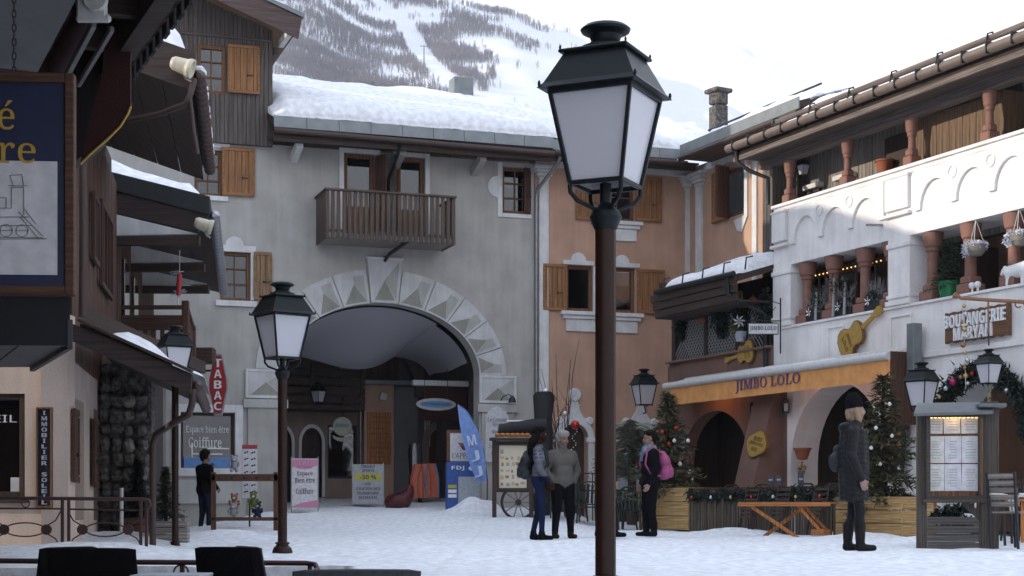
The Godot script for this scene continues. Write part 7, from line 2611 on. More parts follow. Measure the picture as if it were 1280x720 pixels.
	# window boxes with frosty greenery and white birch decorations
	for q in [[1016,50],[1052,51],[1090,52]]:
		var p := R*Vector3(hit(R,q[0],400).x,LT,-.10)
		t = T("window_box","dark window box with frosted twigs %s" % {1016: "in the leftmost gallery bay",1052: "in the second gallery bay",1090: "in the bay beside the white pillar"}[q[0]],"planter","window boxes along the gallery")
		t.transform = Transform3D(R.basis,p)
		bx(t,"box",M.black_plastic,Vector3(0,.08,0),Vector3(.52,.16,.18),.015)
		mb = MB.new()
		g.seed = q[1]
		leafy(mb,Vector3(0,.26,0),Vector3(.28,.16,.12),260,.07,g)
		put(t,"greenery",mb,M.needles_dark)
		mb = MB.new()
		for k in 60: mb.tube([Vector3(g.randf_range(-.2,.2),.15,g.randf_range(-.05,.05)),Vector3(g.randf_range(-.32,.32),g.randf_range(.3,.62),g.randf_range(-.1,.12))],[.006,.003],3,false)
		stuff(put(t,"frosted_twigs",mb,M.frost))
		mb = MB.new()
		for k in 5:
			var an := TAU*k/5
			mb.tri(Vector3(-.12,.18,.11),Vector3(-.12 + cos(an)*.10,.18 + sin(an)*.10,.13),Vector3(-.12 + cos(an + .5)*.07,.18 + sin(an + .5)*.07,.12))
		put(t,"white_flower",mb,M.letter_white)
	for q in [[1022,385,.55],[1044,372,.75],[1058,366,.62]]:
		t = T("birch_log","white birch pole ornament standing in the gallery, %s" % {1022: "lowest one at left",1044: "tallest middle one",1058: "slanting right one"}[q[0]],"ornament","birch poles in the gallery",R*Vector3(hit(R,q[0],q[1]).x,LT,.05))
		tb(t,"pole",M.frost,[Vector3(0,0,0),Vector3(.02,q[2],0)],[.03,.025],8)
		mb = MB.new()
		g.seed = int(q[0])
		leafy(mb,Vector3(0,q[2]*.8,0),Vector3(.08,.25,.08),90,.06,g)
		put(t,"sprig",mb,M.needles)
	for q in [[1009,345],[1078,330]]:
		t = T("blue_lantern","blue-grey tin lantern hanging in the gallery bay, %s one" % ("left" if q[0] < 1050 else "right"),"lantern","tin lanterns in the gallery",rw(q[0],q[1],-.35))
		mb = MB.new()
		mb.lathe([Vector2(0,-.16),Vector2(.10,-.16),Vector2(.10,.10),Vector2(.07,.15),Vector2(.02,.18),Vector2(0,.18)],12)
		put(t,"body",mb,M.sign_slate)
		tb(t,"hook",M.black_metal,[Vector3(0,.18,0),Vector3(0,.4,0)],.008,5)
	# porch decorations: dark greenery,hearts,orange pots behind the lattice
	for q in [[852,398,.16,.55,21],[905,395,.30,.50,22],[930,398,.25,.45,23],[958,392,.18,.55,24]]:
		t = T("hanging_greenery","dark Christmas greenery on the lattice porch %s" % {852: "at its left post",905: "left of the wooden heart",930: "behind the wooden heart",958: "beside the rain pipe"}[q[0]],"greenery","greenery on the lattice porch",rw(q[0],q[1],.06))
		mb = MB.new()
		g.seed = q[4]
		leafy(mb,Vector3.ZERO,Vector3(q[2],q[3],.12),700,.11,g)
		put(t,"leaves",mb,M.needles_dark)
		tb(t,"stem",M.bark,[Vector3(0,-q[3],0),Vector3(.02,q[3],0)],.015,5)
	t = T("poinsettia_pot","white poinsettia in a pot at the porch corner","potted plant","",rw(926,418,.12))
	mb = MB.new()
	mb.lathe([Vector2(0,-.15),Vector2(.10,-.15),Vector2(.14,.06),Vector2(.11,.06),Vector2(0,.02)],12)
	put(t,"pot",mb,M.panel_pale)
	mb = MB.new()
	g.seed = 66
	leafy(mb,Vector3(0,.18,0),Vector3(.24,.16,.15),260,.10,g)
	put(t,"leaves",mb,M.needles_olive)
	mb = MB.new()
	for k in 7:
		var an := TAU*k/7
		mb.tri(Vector3(-.06,.26,.16),Vector3(-.06 + cos(an)*.15,.26 + sin(an)*.15,.17),Vector3(-.06 + cos(an + .45)*.09,.26 + sin(an + .45)*.09,.16))
	put(t,"flower",mb,M.letter_white)
	t = T("wooden_heart","pale wooden heart ornament hanging on the lattice porch","ornament")
	t.transform = Transform3D(R.basis,rw(924,377,.12))
	mb = MB.new()
	mb.prism(PackedVector2Array([Vector2(0,-.33),Vector2(.08,-.12),Vector2(.12,.10),Vector2(.10,.20),Vector2(.05,.23),Vector2(0,.17),Vector2(-.05,.23),Vector2(-.10,.20),Vector2(-.12,.10),Vector2(-.08,-.12)]),-.015,.02)
	put(t,"heart",mb,M.pine_y)
	for q in [[877,400],[886,386],[941,376]]:
		t = T("orange_pot","small orange clay ornament on the lattice, %s" % {877: "lowest",886: "middle",941: "right of the heart"}[q[0]],"ornament","orange clay ornaments",rw(q[0],q[1],.08))
		mb = MB.new()
		mb.ball(Vector3.ZERO,Vector3(.10,.085,.06),12,8)
		mb.tube([Vector3(0,.07,0),Vector3(0,.12,0)],.02,6)
		put(t,"body",mb,M.clay)
	# upper gallery: lantern and terracotta pot
	t = T("gallery_lantern","dark lantern hanging in the upper wooden gallery","lantern","",rw(1004,205,-.5))
	lantern_parts(t,-.28,.42,.6,true)
	tb(t,"hook",M.black_metal,[Vector3(0,.15,0),Vector3(0,.42,0)],.01,5)
	t = T("terracotta_pot","red terracotta pot hanging on the sunlit gallery wall","pot","",rw(1106,209,-.66))
	mb = MB.new()
	mb.lathe([Vector2(0,-.12),Vector2(.12,-.12),Vector2(.18,.10),Vector2(.20,.10),Vector2(.20,.13),Vector2(.15,.13),Vector2(0,.05)],14)
	put(t,"pot",mb,M.clay)
	# --- terrace edge: planters,screen,garland,rail
	var zp := 2.15
	var pr := func(px0,px1,py): return [hit(R,px0,py,zp).x,hit(R,px1,py,zp).x]
	var q0: Array = pr.call(800,862,640)
	var c0 := R*Vector3((q0[0] + q0[1])/2,0,zp - .28)
	crate("pine_planter","pale pine planter box left of the bamboo screen","planter",Transform3D(R.basis,Vector3(c0.x,gh(c0.x,-c0.z) + .0,c0.z)),Vector3(q0[1] - q0[0],.86,.62),"pine",3,"pine planter boxes")
	q0 = pr.call(1046,1129,650)
	var c1 := R*Vector3((q0[0] + q0[1])/2,0,zp - .28)
	crate("pine_planter","pale pine planter box behind the woman in the black coat","planter",Transform3D(R.basis,Vector3(c1.x,gh(c1.x,-c1.z),c1.z)),Vector3(q0[1] - q0[0],.66,.62),"pine",3,"pine planter boxes")
	var s0: float = hit(R,863,640,zp).x
	var s1: float = hit(R,1046,640,zp).x
	t = TF("bamboo_screen","brown bamboo screen along the terrace with a fir garland on top","screen",R)
	var h0 := .78
	mb = MB.new()
	g.seed = 5
	var k := 0
	var u := s0
	while u < s1:
		mb.tube([Vector3(u,-.1,zp + .02*sin(k*1.7)),Vector3(u + g.randf_range(-.01,.01),h0 + g.randf_range(-.03,.01),zp + .02*sin(k*1.7))],.011 + .004*(k % 3),5,false)
		u += .024
		k += 1
	stuff(put(t,"canes",mb,M.cane_y))
	bar(t,"top_rail",M.post_wood_x,Vector3(s0 - .9,h0 + .06,zp - .03),Vector3(s1,h0 + .06,zp - .03),.12,.05)
	for f in 4: bx(t,"post",M.dark_wood_y,Vector3(lerpf(s0 + .1,s1 - .1,f/3.0),h0/2,zp - .09),Vector3(.08,h0,.08),.01)
	mb = MB.new()
	var gp := []
	for f in 40: gp.append(Vector3(lerpf(s0,s1,f/39.0),h0 - .02 - .07*absf(sin(f*.62)),zp + .05))
	garland(mb,gp,.09,60,.12,g)
	put(t,"garland",mb,M.needles_dark)
	for f in 7: bauble(t,Vector3(lerpf(s0 + .3,s1 - .3,f/6.0),h0 - .10,zp + .14),.035,["bauble_red","bauble_silver","bauble_gold"][f % 3])
	# trees: decorated fir at left,slim fir in the right box
	t = fir("decorated Christmas fir standing in the left pine planter",Vector3(c0.x,.55,c0.z) + Vector3(-.15,0,-.1),2.3,1.05,61,"needles_olive",165,.26,"christmas_tree")
	for q in [[823,596,"bauble_gold"],[836,555,"bauble_red"],[828,540,"bauble_red"],[843,551,"star_white"],[860,551,"star_white"],[862,590,"star_white"],[866,600,"bauble_silver"],[850,580,"star_white"],[845,535,"bauble_red"]]:
		bauble(t,P(q[0],q[1],-t.position.z - .35) - t.position,.042,q[2])
	t = fir("slim fir with white ornaments in the right pine planter",Vector3(c1.x,.42,c1.z),2.25,1.0,62,"needles_olive",135,.27,"christmas_tree")
	for q in [[1095,535],[1089,560],[1115,545],[1100,580],[1112,505],[1124,585],[1078,590],[1083,540]]:
		bauble(t,P(q[0],q[1],-t.position.z - .4) - t.position,.032,"star_white")
	# palm-like frond bush behind
	t = T("frond_bush","grey-green bush of long drooping fronds beside the near lamp post","bush","",ground_at(790,35.3))
	mb = MB.new()
	g.seed = 31
	for f in 95:
		var an := g.randf()*TAU
		var out := Vector3(cos(an),0,sin(an))
		var ln := g.randf_range(.7,1.3)
		var base := Vector3(g.randf_range(-.15,.15),g.randf_range(1.0,2.2),g.randf_range(-.15,.15))
		for j in 16:
			var s := j/16.0
			var p := base + out*ln*s*.85 + Vector3.UP*(ln*.75*s - 1.25*ln*s*s)
			for e in [-1.0,1.0]:
				var sd: Vector3 = (out.cross(Vector3.UP)*e*.7 + out*.7 + Vector3.UP*-.25).normalized()*.30*(1.1 - s)
				mb.tri(p,p + out*.05 + Vector3.UP*.02,p + sd)
	put(t,"fronds",mb,M.frond)
	tb(t,"trunk",M.bark,[Vector3.ZERO,Vector3(0,1.5,0)],[.12,.08],8)
	t = T("wall_lantern","large dark lantern behind the frond bush on the orange wall","lantern","",P(805,500,37.0))
	lantern_parts(t,-.25,1.0,.35,true)
	tb(t,"bracket",M.black_metal,[Vector3(0,-.1,0),Vector3(.1,-.25,-.6),Vector3(.15,-.2,-2.0)],.02,6)
	# lantern on a ladder stand
	t = T("ladder_stand","pale wooden ladder stand carrying a black lantern under the awning","stand","",R*Vector3(hit(R,852,600,1.2).x,0,1.2))
	for e in [-1.0,1.0]:
		bar(t,"rail",M.weathered_y,Vector3(e*.22,0,.1),Vector3(e*.11,1.62,0),.05,.04)
		bar(t,"rail",M.weathered_y,Vector3(e*.22,0,-.35),Vector3(e*.11,1.62,-.05),.05,.04)
	for f in 4: bar(t,"rung",M.weathered_x,Vector3(-.19 + f*.02,.35 + f*.33,.08),Vector3(.19 - f*.02,.35 + f*.33,.08),.04,.04)
	bx(t,"shelf",M.weathered_x,Vector3(0,1.64,-.02),Vector3(.36,.04,.30),.005)
	t = T("black_lantern","black lantern standing on the ladder stand","lantern","",t.position + Vector3(0,1.66,0))
	mb = MB.new()
	mb.box(Vector3(0,.02,0),Vector3(.22,.04,.22),.01)
	for e in [[-1,-1],[1,-1],[1,1],[-1,1]]: mb.box(Vector3(e[0]*.09,.18,e[1]*.09),Vector3(.025,.30,.025),.004)
	mb.lathe([Vector2(.16,.33),Vector2(.09,.42),Vector2(.04,.46),Vector2(.04,.50),Vector2(0,.52)],4,false,PI/4)
	put(t,"frame",mb,M.black_metal)
	bx(t,"glass",M.dark_glass,Vector3(0,.18,0),Vector3(.16,.28,.16),.01)
	# folded chairs leaning on the screen and the orange bench table
	for f in 3:
		var cu2: float = hit(R,[936,975,1022][f],640,zp + .2).x
		t = T("folding_chair",["dark folded slat chair leaning on the bamboo screen, leftmost","dark folded slat chair leaning on the bamboo screen behind the bench","dark folded slat chair leaning on the screen nearest the pine planter"][f],"chair","folded chairs at the screen")
		t.transform = Transform3D(R.basis*Basis(Vector3.RIGHT,-.22),R*Vector3(cu2,.02,zp + .28))
		for e in [-1.0,1.0]: bar(t,"leg",M.dark_wood_y,Vector3(e*.22,0,0),Vector3(e*.2,.88,0),.035,.03)
		for r in 4: bx(t,"slat",M.dark_wood_x,Vector3(0,.80 - r*.09,.01),Vector3(.40,.05,.018),.004)
		for e in [-1.0,1.0]: bar(t,"leg",M.dark_wood_y,Vector3(e*.18,.05,.05),Vector3(e*.18,.55,.03),.03,.025)
		for r in 3: bx(t,"seat_slat",M.dark_wood_x,Vector3(0,.44 - r*.08,.06),Vector3(.36,.05,.018),.004)
	var d := 26.5
	t = T("folding_table","orange wooden folding table with crossed legs before the bamboo screen","table","",P(985,674,d),-.45)
	var sc := F/d
	for f in 5: bx(t,"slat",M.orange_wood_x,Vector3(0,.60,-.22 + f*.11),Vector3(1.55,.03,.09),.006)
	bar(t,"edge",M.orange_wood_x,Vector3(-.78,.57,.26),Vector3(.78,.57,.26),.03,.05)
	for e in [-1.0,1.0]:
		bar(t,"leg",M.orange_wood_y,Vector3(-.62 if e > 0 else .28,.58,.2*e),Vector3(.30 if e > 0 else -.55,-.02,.22*e),.03,.06)
		bar(t,"leg",M.orange_wood_y,Vector3(.20,.58,.18*e),Vector3(.62,.12,.2*e),.03,.05)
	bx(t,"foot_rail",M.orange_wood_z,Vector3(.55,.12,0),Vector3(.22,.10,.42),.01)
	# restaurant furniture behind the screen
	var n := 0
	for q in [[905,1.0,.4],[962,.9,-.6],[1000,1.0,.2],[1030,.7,2.4]]:
		garden_chair(["dark chair under the awning beside the ladder stand","dark chair under the awning behind the garland","dark chair under the awning below the wall pot","dark chair under the awning near the arch"][n],R*Vector3(hit(R,q[0],600,q[1]).x,.03,q[1]),q[2],"chairs under the awning","black_plastic")
		n += 1
	n = 0
	for q in [[963,595],[973,596],[1001,593]]:
		t = T("menu_holder",["small dark menu holder on the terrace rail, leftmost","small dark menu holder on the terrace rail, middle one","taller dark menu holder on the terrace rail"][n],"menu","menu holders on the rail",R*Vector3(hit(R,q[0],q[1],zp - .03).x,h0 + .09,zp - .03))
		bx(t,"card",M.sign_slate,Vector3(0,.10 + .04*(n/2),0),Vector3(.10,.18 + .08*(n/2),.05),.006)
		bx(t,"label_strip",M.panel_pale,Vector3(0,.12,.028),Vector3(.07,.03,.004),0)
		n += 1
	t = T("wall_pot","terracotta half pot with dried plant on the white arch pier","pot","",rw(1003,568,.06))
	mb = MB.new()
	mb.lathe([Vector2(0,-.12),Vector2(.10,-.10),Vector2(.17,.10),Vector2(.19,.10),Vector2(.19,.13),Vector2(.14,.13),Vector2(0,.06)],14)
	put(t,"pot",mb,M.clay)
	mb = MB.new()
	g.seed = 13
	leafy(mb,Vector3(-.03,-.28,.08),Vector3(.08,.12,.06),90,.08,g)
	put(t,"dried_plant",mb,M.straw)
	n = 0
	for q in [[941,512],[982,508]]:
		t = T("wall_light",["small dark wall light left of the buttress top","small dark wall light on the white pier edge"][n],"lamp","wall lights under the awning",rw(q[0],q[1],.12))
		bx(t,"body",M.black_metal,Vector3.ZERO,Vector3(.13,.30,.13),.02)
		bx(t,"diffuser",M.panel_pale,Vector3(0,-.02,.06),Vector3(.08,.16,.03),.01)
		n += 1
	t = T("slate_board","dark chalk menu board with yellow writing behind the slim fir","sign")
	t.transform = Transform3D(R.basis*Basis(Vector3.BACK,-.08),rw(1116,555,.12))
	bx(t,"board",M.sign_navy,Vector3.ZERO,Vector3(.72,1.15,.03),.006)
	for r in 4: txt(t,["PLAT","DU JOUR","VIN CHAUD","CREPES"][r],M.guitar_yellow,Vector3(0,.38 - r*.2,.02),[.3,.5,.55,.45][r],.10,Basis.IDENTITY,"Droid Sans",700,.004)
	# wooden post at the awning's right end and side board
	t = T("awning_post","short wooden hoarding closing the right end of the awning","hoarding")
	t.transform = R
	for f in 6: bx(t,"board",M.brown_wood_y,Vector3(a1 + .03,(yt + yl)/2 - .35,.06 + f*.1),Vector3(.03,1.3,.095),.005)
	bx(t,"post",M.metal_grey,Vector3(hit(R,1143,450,.2).x,yt + .1,.2),Vector3(.2,.95,.2),.01)
	# wooden menu cabinet at right
	d = 20.0
	t = T("menu_cabinet","large grey wooden menu cabinet with small roof and lit papers at right","notice board","",P(1196,694,d),-.10)
	var lx := func(px): return (px - 1196.0)*d/F
	var ly := func(py): return (694.0 - py)*d/F
	var w := .80
	bx(t,"post",M.grey_wood_y,Vector3(lx.call(1235),ly.call(600),0),Vector3(.22,1.95,.16),.012)
	bx(t,"post",M.grey_wood_y,Vector3(lx.call(1153),ly.call(605),-.02),Vector3(.12,1.8,.12),.012)
	bx(t,"case_back",M.frame_wood_y,Vector3(lx.call(1190),ly.call(571),.0),Vector3(.72,1.02,.05),.006)
	mb = MB.new()
	mframe(mb,Rect2(lx.call(1157),ly.call(625),lx.call(1226) - lx.call(1157),ly.call(517) - ly.call(625)),.05,.02,.12)
	put(t,"case_frame",mb,M.grey_wood_x)
	bx(t,"case_side",M.frame_wood_y,Vector3(lx.call(1224),ly.call(571),.075),Vector3(.03,.95,.10),.004)
	bx(t,"shelf",M.grey_wood_x,Vector3(lx.call(1192),ly.call(626),.06),Vector3(.78,.05,.16),.008)
	mb = MB.new()
	mb.extr([Vector3(lx.call(1140),ly.call(521),.22),Vector3(lx.call(1236),ly.call(519),.22),Vector3(lx.call(1246),ly.call(505),-.15),Vector3(lx.call(1150),ly.call(506),-.15)],Vector3(0,.035,0))
	put(t,"roof",mb,M.grey_sheet)
	bx(t,"roof_cap",M.grey_sheet,Vector3(lx.call(1236),ly.call(508),.02),Vector3(.34,.05,.34),.01)
	g.seed = 77
	for r in 3:
		for c in 3:
			if r == 0:
				bx(t,"menu_sheet",M.paper_lit,Vector3(lx.call(1168) + c*.215,ly.call(532),.032),Vector3(.203,.20,.004),0,Basis(Vector3.BACK,g.randf_range(-.02,.02)))
			else:
				bx(t,"menu_sheet",M.paper_white if c else M.paper_lit,Vector3(lx.call(1170) + c*.208,ly.call(527 + r*35),.032),Vector3(.203,.335,.004),0,Basis(Vector3.BACK,g.randf_range(-.02,.02)))
			for l in 7: bx(t,"print_line",M.print_faint,Vector3(lx.call(1170) + c*.208 + g.randf_range(-.01,.01),ly.call(527 + r*35) + .10 - l*.034,.0355),Vector3(g.randf_range(.07,.13),.008,.002),0)
	for c in 12: bx(t,"case_light",M.bulb_warm,Vector3(lx.call(1164) + c*.05,ly.call(522),.05),Vector3(.03,.015,.02),.004)
	var om := OmniLight3D.new()
	om.name = "case_light_source"
	om.light_color = Color(1,.8,.5)
	om.light_energy = .012
	om.light_size = .1
	om.omni_range = 4.0
	om.omni_attenuation = 2.0
	om.shadow_enabled = true
	om.position = Vector3(lx.call(1192),ly.call(524),.09)
	t.add_child(om)
	bar(t,"knee_brace",M.grey_wood_y,Vector3(lx.call(1228),ly.call(650),.02),Vector3(lx.call(1205),ly.call(628),.02),.06,.08)
	crate("log_planter","grey plank planter under the large menu cabinet","planter",Transform3D(Basis(Vector3.UP,-.12),P(1189,688,20.7) + Vector3(0,.0,0)),Vector3(.66,.44,.42),"grey_plank",4)
	t = T("planter_shrub","small dark shrub with snow in the grey plank planter","shrub","",P(1192,650,20.8))
	mb = MB.new()
	leafy(mb,Vector3(0,.06,0),Vector3(.32,.14,.2),420,.10,g)
	put(t,"leaves",mb,M.needles_dark)
	tb(t,"stem",M.bark,[Vector3(0,-.1,0),Vector3(0,.1,0)],.015,5)
	mb = MB.new()
	lump(mb,[[Vector3(.12,.02,.08),.07],[Vector3(.2,.0,.08),.08],[Vector3(.28,.0,.06),.06]],.02,.05)
	put(t,"snow_patch",mb,M.roof_snow)
	# wooden chairs and small tables at the bakery
	n = 0
	for q in [[1262,21.5,-1.2],[1245,23.5,1.9],[1272,19.6,-1.0]]:
		slat_chair(["brown slatted bakery chair right of the menu cabinet","brown slatted bakery chair half hidden behind the menu cabinet","pale armed chair at the right edge by the bakery"][n],ground_at(q[0],q[1]),q[2],"brown_wood2" if n < 2 else "weathered")
		n += 1
	t = T("bakery_table","orange bench table half hidden behind the menu cabinet","table","",ground_at(1205,23.0),-.3)
	bx(t,"top",M.orange_wood_x,Vector3(.2,.62,0),Vector3(1.5,.04,.5),.008)
	for e in [-.4,.8]: bar(t,"leg",M.orange_wood_y,Vector3(e,0,.15),Vector3(e,.60,.1),.05,.05)
func slat_chair(label: String,at: Vector3,turn: float,key: String) -> void:
	var t := T("slat_chair",label,"chair","bakery chairs",at,turn)
	for k in 4: bx(t,"seat_slat",M[key + "_x"],Vector3(0,.44,-.16 + k*.11),Vector3(.44,.025,.09),.005)
	for k in 5: bx(t,"back_slat",M[key + "_x"],Vector3(0,.54 + k*.085,.22 + k*.02),Vector3(.42,.06,.02),.005)
	for s in [-1.0,1.0]:
		bar(t,"leg",M.black_metal,Vector3(s*.20,0,-.2),Vector3(s*.20,.43,-.18),.03,.03)
		bar(t,"leg",M.black_metal,Vector3(s*.21,0,.24),Vector3(s*.21,.93,.31),.03,.03)
		tb(t,"armrest",M.white_plastic,[Vector3(s*.23,.43,-.2),Vector3(s*.24,.64,-.18),Vector3(s*.24,.66,0),Vector3(s*.22,.66,.24)],.015,6)

func hand(mb: MB,wrist: Vector3,dir: Vector3,palm_n: Vector3,side: float,c: Color,curl := .5) -> void:
	# palm,four fingers of different lengths and a thumb leaving its side
	var d := dir.normalized()
	var n := (palm_n - d*palm_n.dot(d)).normalized()
	var s := d.cross(n)*side
	var bones := []
	bones.append([wrist - d*.03,wrist + d*.01,.028,.027,c,1.0])
	for k in 4: bones.append([wrist + d*.01 + s*(.0 + (k - 1.5)*.010),wrist + d*.075 + s*(k - 1.5)*.019,.017,.013,c,1.0])
	var lens := [.058,.075,.080,.068]
	for k in 4:
		var b: Vector3 = wrist + d*.078 + s*(k - 1.5)*.019
		var m: Vector3 = b + (d*(1 - curl*.5) + n*curl).normalized()*lens[k]*.55
		var e: Vector3 = m + (d*(1 - curl*1.3) + n*curl*1.2).normalized()*lens[k]*.5
		bones.append([b,m,.0095,.0088,c,1.0])
		bones.append([m,e,.0088,.0075,c,1.0])
	var tb0 := wrist + d*.022 + s*.030
	var tm := tb0 + (s*.7 + d*.7 + n*.3).normalized()*.036
	bones.append([wrist + d*.01 + s*.012,tb0,.016,.014,c,1.0])
	bones.append([tb0,tm,.012,.010,c,1.0])
	bones.append([tm,tm + (d*.9 + n*.35).normalized()*.028,.010,.008,c,1.0])
	field(mb,bones,.0075,.010)
func head(mb: MB,ce: Vector3,yaw: float,skin: Color,glasses := false) -> Basis:
	# face towards +z of the turned basis
	var b := Basis(Vector3.UP,yaw)
	var lip := Color(skin.r*.75,skin.g*.5,skin.b*.5)
	var dk := Color(.012,.010,.009)
	var q := func(x,y,z): return ce + b*Vector3(x,y,z)
	var bones := [
		[q.call(0,.045,-.015),q.call(0,.03,-.02),.092,.092,skin,1.0],
		[q.call(0,-.01,.03),q.call(0,-.03,.035),.068,.062,skin,1.0],
		[q.call(0,-.075,.055),q.call(0,-.09,.06),.034,.026,skin,1.0],
		[q.call(-.03,-.03,.055),q.call(.03,-.03,.055),.034,.034,skin,1.0],
		[q.call(0,.012,.088),q.call(0,-.022,.106),.010,.015,skin,1.0],
		[q.call(-.03,.035,.074),q.call(.03,.035,.074),.014,.014,skin,1.0],
		[q.call(-.088,.0,.0),q.call(-.09,-.03,.005),.018,.013,skin,1.0],
		[q.call(.088,.0,.0),q.call(.09,-.03,.005),.018,.013,skin,1.0],
		[q.call(-.018,-.056,.083),q.call(.018,-.056,.083),.010,.010,lip,1.0],
		[ce + Vector3(0,-.16,-.02),q.call(0,-.05,-.02),.058,.055,skin,1.0]]
	field(mb,bones,.0085,.022)
	for s in [-1.0,1.0]:
		mb.col = Color(.55,.53,.50)
		mb.ball(q.call(s*.032,.012,.078),Vector3.ONE*.0135,8,6)
		mb.col = dk
		mb.ball(q.call(s*.032,.012,.0865),Vector3.ONE*.0075,7,5)
		mb.ball(q.call(s*.033,.037,.086),Vector3(.018,.005,.006),7,4)
	if glasses:
		for s in [-1.0,1.0]:
			var ring := []
			for k in 13: ring.append(q.call(s*.034 + cos(TAU*k/12)*.024,.010 + sin(TAU*k/12)*.019,.100))
			mb.tube(ring,.0028,5,false)
			mb.tube([q.call(s*.058,.014,.100),q.call(s*.092,.012,.0)],.0026,5)
		mb.tube([q.call(-.010,.012,.104),q.call(.010,.012,.104)],.0026,5)
	mb.col = Color.WHITE
	return b
func person(label: String,at: Vector3,turn: float,H: float,o: Dictionary) -> Node3D:
	# front is +z before the turn. o: pants,top,skin,shoes (Colours),arms (left,right: elbow,wrist),yaw of the head
	var t := T("person",label,"person","",at,turn)
	var k := H/1.75
	t.scale = Vector3.ONE*k
	var mb := MB.new()
	var P_: Color = o.pants
	var C: Color = o.top
	var S: Color = o.shoes
	var wide: float = o.get("wide",1.0)
	var leg: float = o.get("leg",1.0)
	var bones := []
	var st: Array = o.get("stance",[Vector2(-.10,.0),Vector2(.10,.0)])
	for i in 2:
		var sx := -1.0 if i == 0 else 1.0
		var f: Vector2 = st[i]
		var hip := Vector3(sx*.085*wide,.90,0)
		var kn := Vector3(lerpf(hip.x,f.x,.6),.49,f.y*.5 + .025)
		var an := Vector3(f.x,.10,f.y - .01)
		bones.append([hip,kn,.092*leg*wide,.062*leg,P_,1.0])
		bones.append([kn,an + Vector3(0,.05,0),.062*leg,.046*leg,P_,1.0])
		var br: float = o.get("boot",0.0)
		bones.append([an + Vector3(0,br,0),an,.052 + br*.05,.05,S,1.0])
		bones.append([an + Vector3(0,-.055,-.02),an + Vector3(sx*.02,-.058,.155),.045,.037,S,1.0])
	bones.append([Vector3(-.07*wide,.94,-.01),Vector3(.07*wide,.94,-.01),.108*wide,.108*wide,P_,1.0])
	var hem: float = o.get("hem",.98)
	var bulk: float = o.get("bulk",1.0)
	bones.append([Vector3(-.05*wide,hem,0),Vector3(.05*wide,hem,0),.125*bulk*wide,.125*bulk*wide,C,1.0])
	bones.append([Vector3(-.04*wide,1.12,.005),Vector3(.04*wide,1.12,.005),.120*bulk*wide,.120*bulk*wide,C,1.0])
	bones.append([Vector3(-.085*wide,1.30,.01),Vector3(.085*wide,1.30,.01),.118*bulk,.118*bulk,C,1.1])
	bones.append([Vector3(-.13,1.41,-.01),Vector3(.13,1.41,-.01),.075*bulk,.075*bulk,C,1.0])
	bones.append([Vector3(0,1.42,-.01),Vector3(0,1.49,0),.075,.062,C,1.0])
	var arms: Array = o.arms
	for i in 2:
		var sx := -1.0 if i == 0 else 1.0
		var sh := Vector3(sx*.185*wide,1.40,-.01)
		var el: Vector3 = arms[i][0]
		var wr: Vector3 = arms[i][1]
		bones.append([sh,el,.066*bulk,.054*bulk,C,1.0])
		bones.append([el,wr,.054*bulk,.042*bulk,C,1.0])
	if o.has("extra"):
		for e in o.extra: bones.append(e)
	field(mb,bones,.019,.035)
	if o.has("rows"): field(mb,o.rows,.014,.012)
	if o.has("paint"):
		for i in mb.v.size(): mb.c[i] = o.paint.call(mb.v[i],mb.c[i])
	for i in 2:
		if o.get("pockets",false): continue
		var el: Vector3 = arms[i][0]
		var wr: Vector3 = arms[i][1]
		hand(mb,wr + (wr - el).normalized()*.03,wr - el,o.get("palm",[Vector3(1,0,0),Vector3(-1,0,0)])[i],1.0 if i == 0 else -1.0,o.get("gloves",o.skin))
	var hc := Vector3(0,1.655,.02)
	head(mb,hc,o.get("yaw",0.0),o.skin,o.get("glasses",false))
	put(t,"body",mb,M[o.get("cloth","cloth")])
	return t
func hair_part(t: Node3D,bones: Array,c: Color,cell := .012,blend := .02,m := "hair") -> void:
	var mb := MB.new()
	var b2 := []
	for q in bones: b2.append([q[0],q[1],q[2],q[3],c,1.0])
	field(mb,b2,cell,blend)
	put(t,"hair",mb,M[m])
func cap_hair(hc: Vector3,yaw: float,puff := 1.0) -> Array:
	var b := Basis(Vector3.UP,yaw)
	var q := func(x,y,z): return hc + b*Vector3(x,y,z)
	return [[q.call(0,.075,-.03),q.call(0,.06,-.045),.088*puff,.092*puff],[q.call(-.05,.09,.02),q.call(.05,.09,.02),.055*puff,.055*puff],[q.call(-.085,.03,-.03),q.call(-.075,-.02,-.045),.032*puff,.028*puff],[q.call(.085,.03,-.03),q.call(.075,-.02,-.045),.032*puff,.028*puff],[q.call(0,.0,-.085),q.call(0,-.05,-.075),.055*puff,.045*puff]]
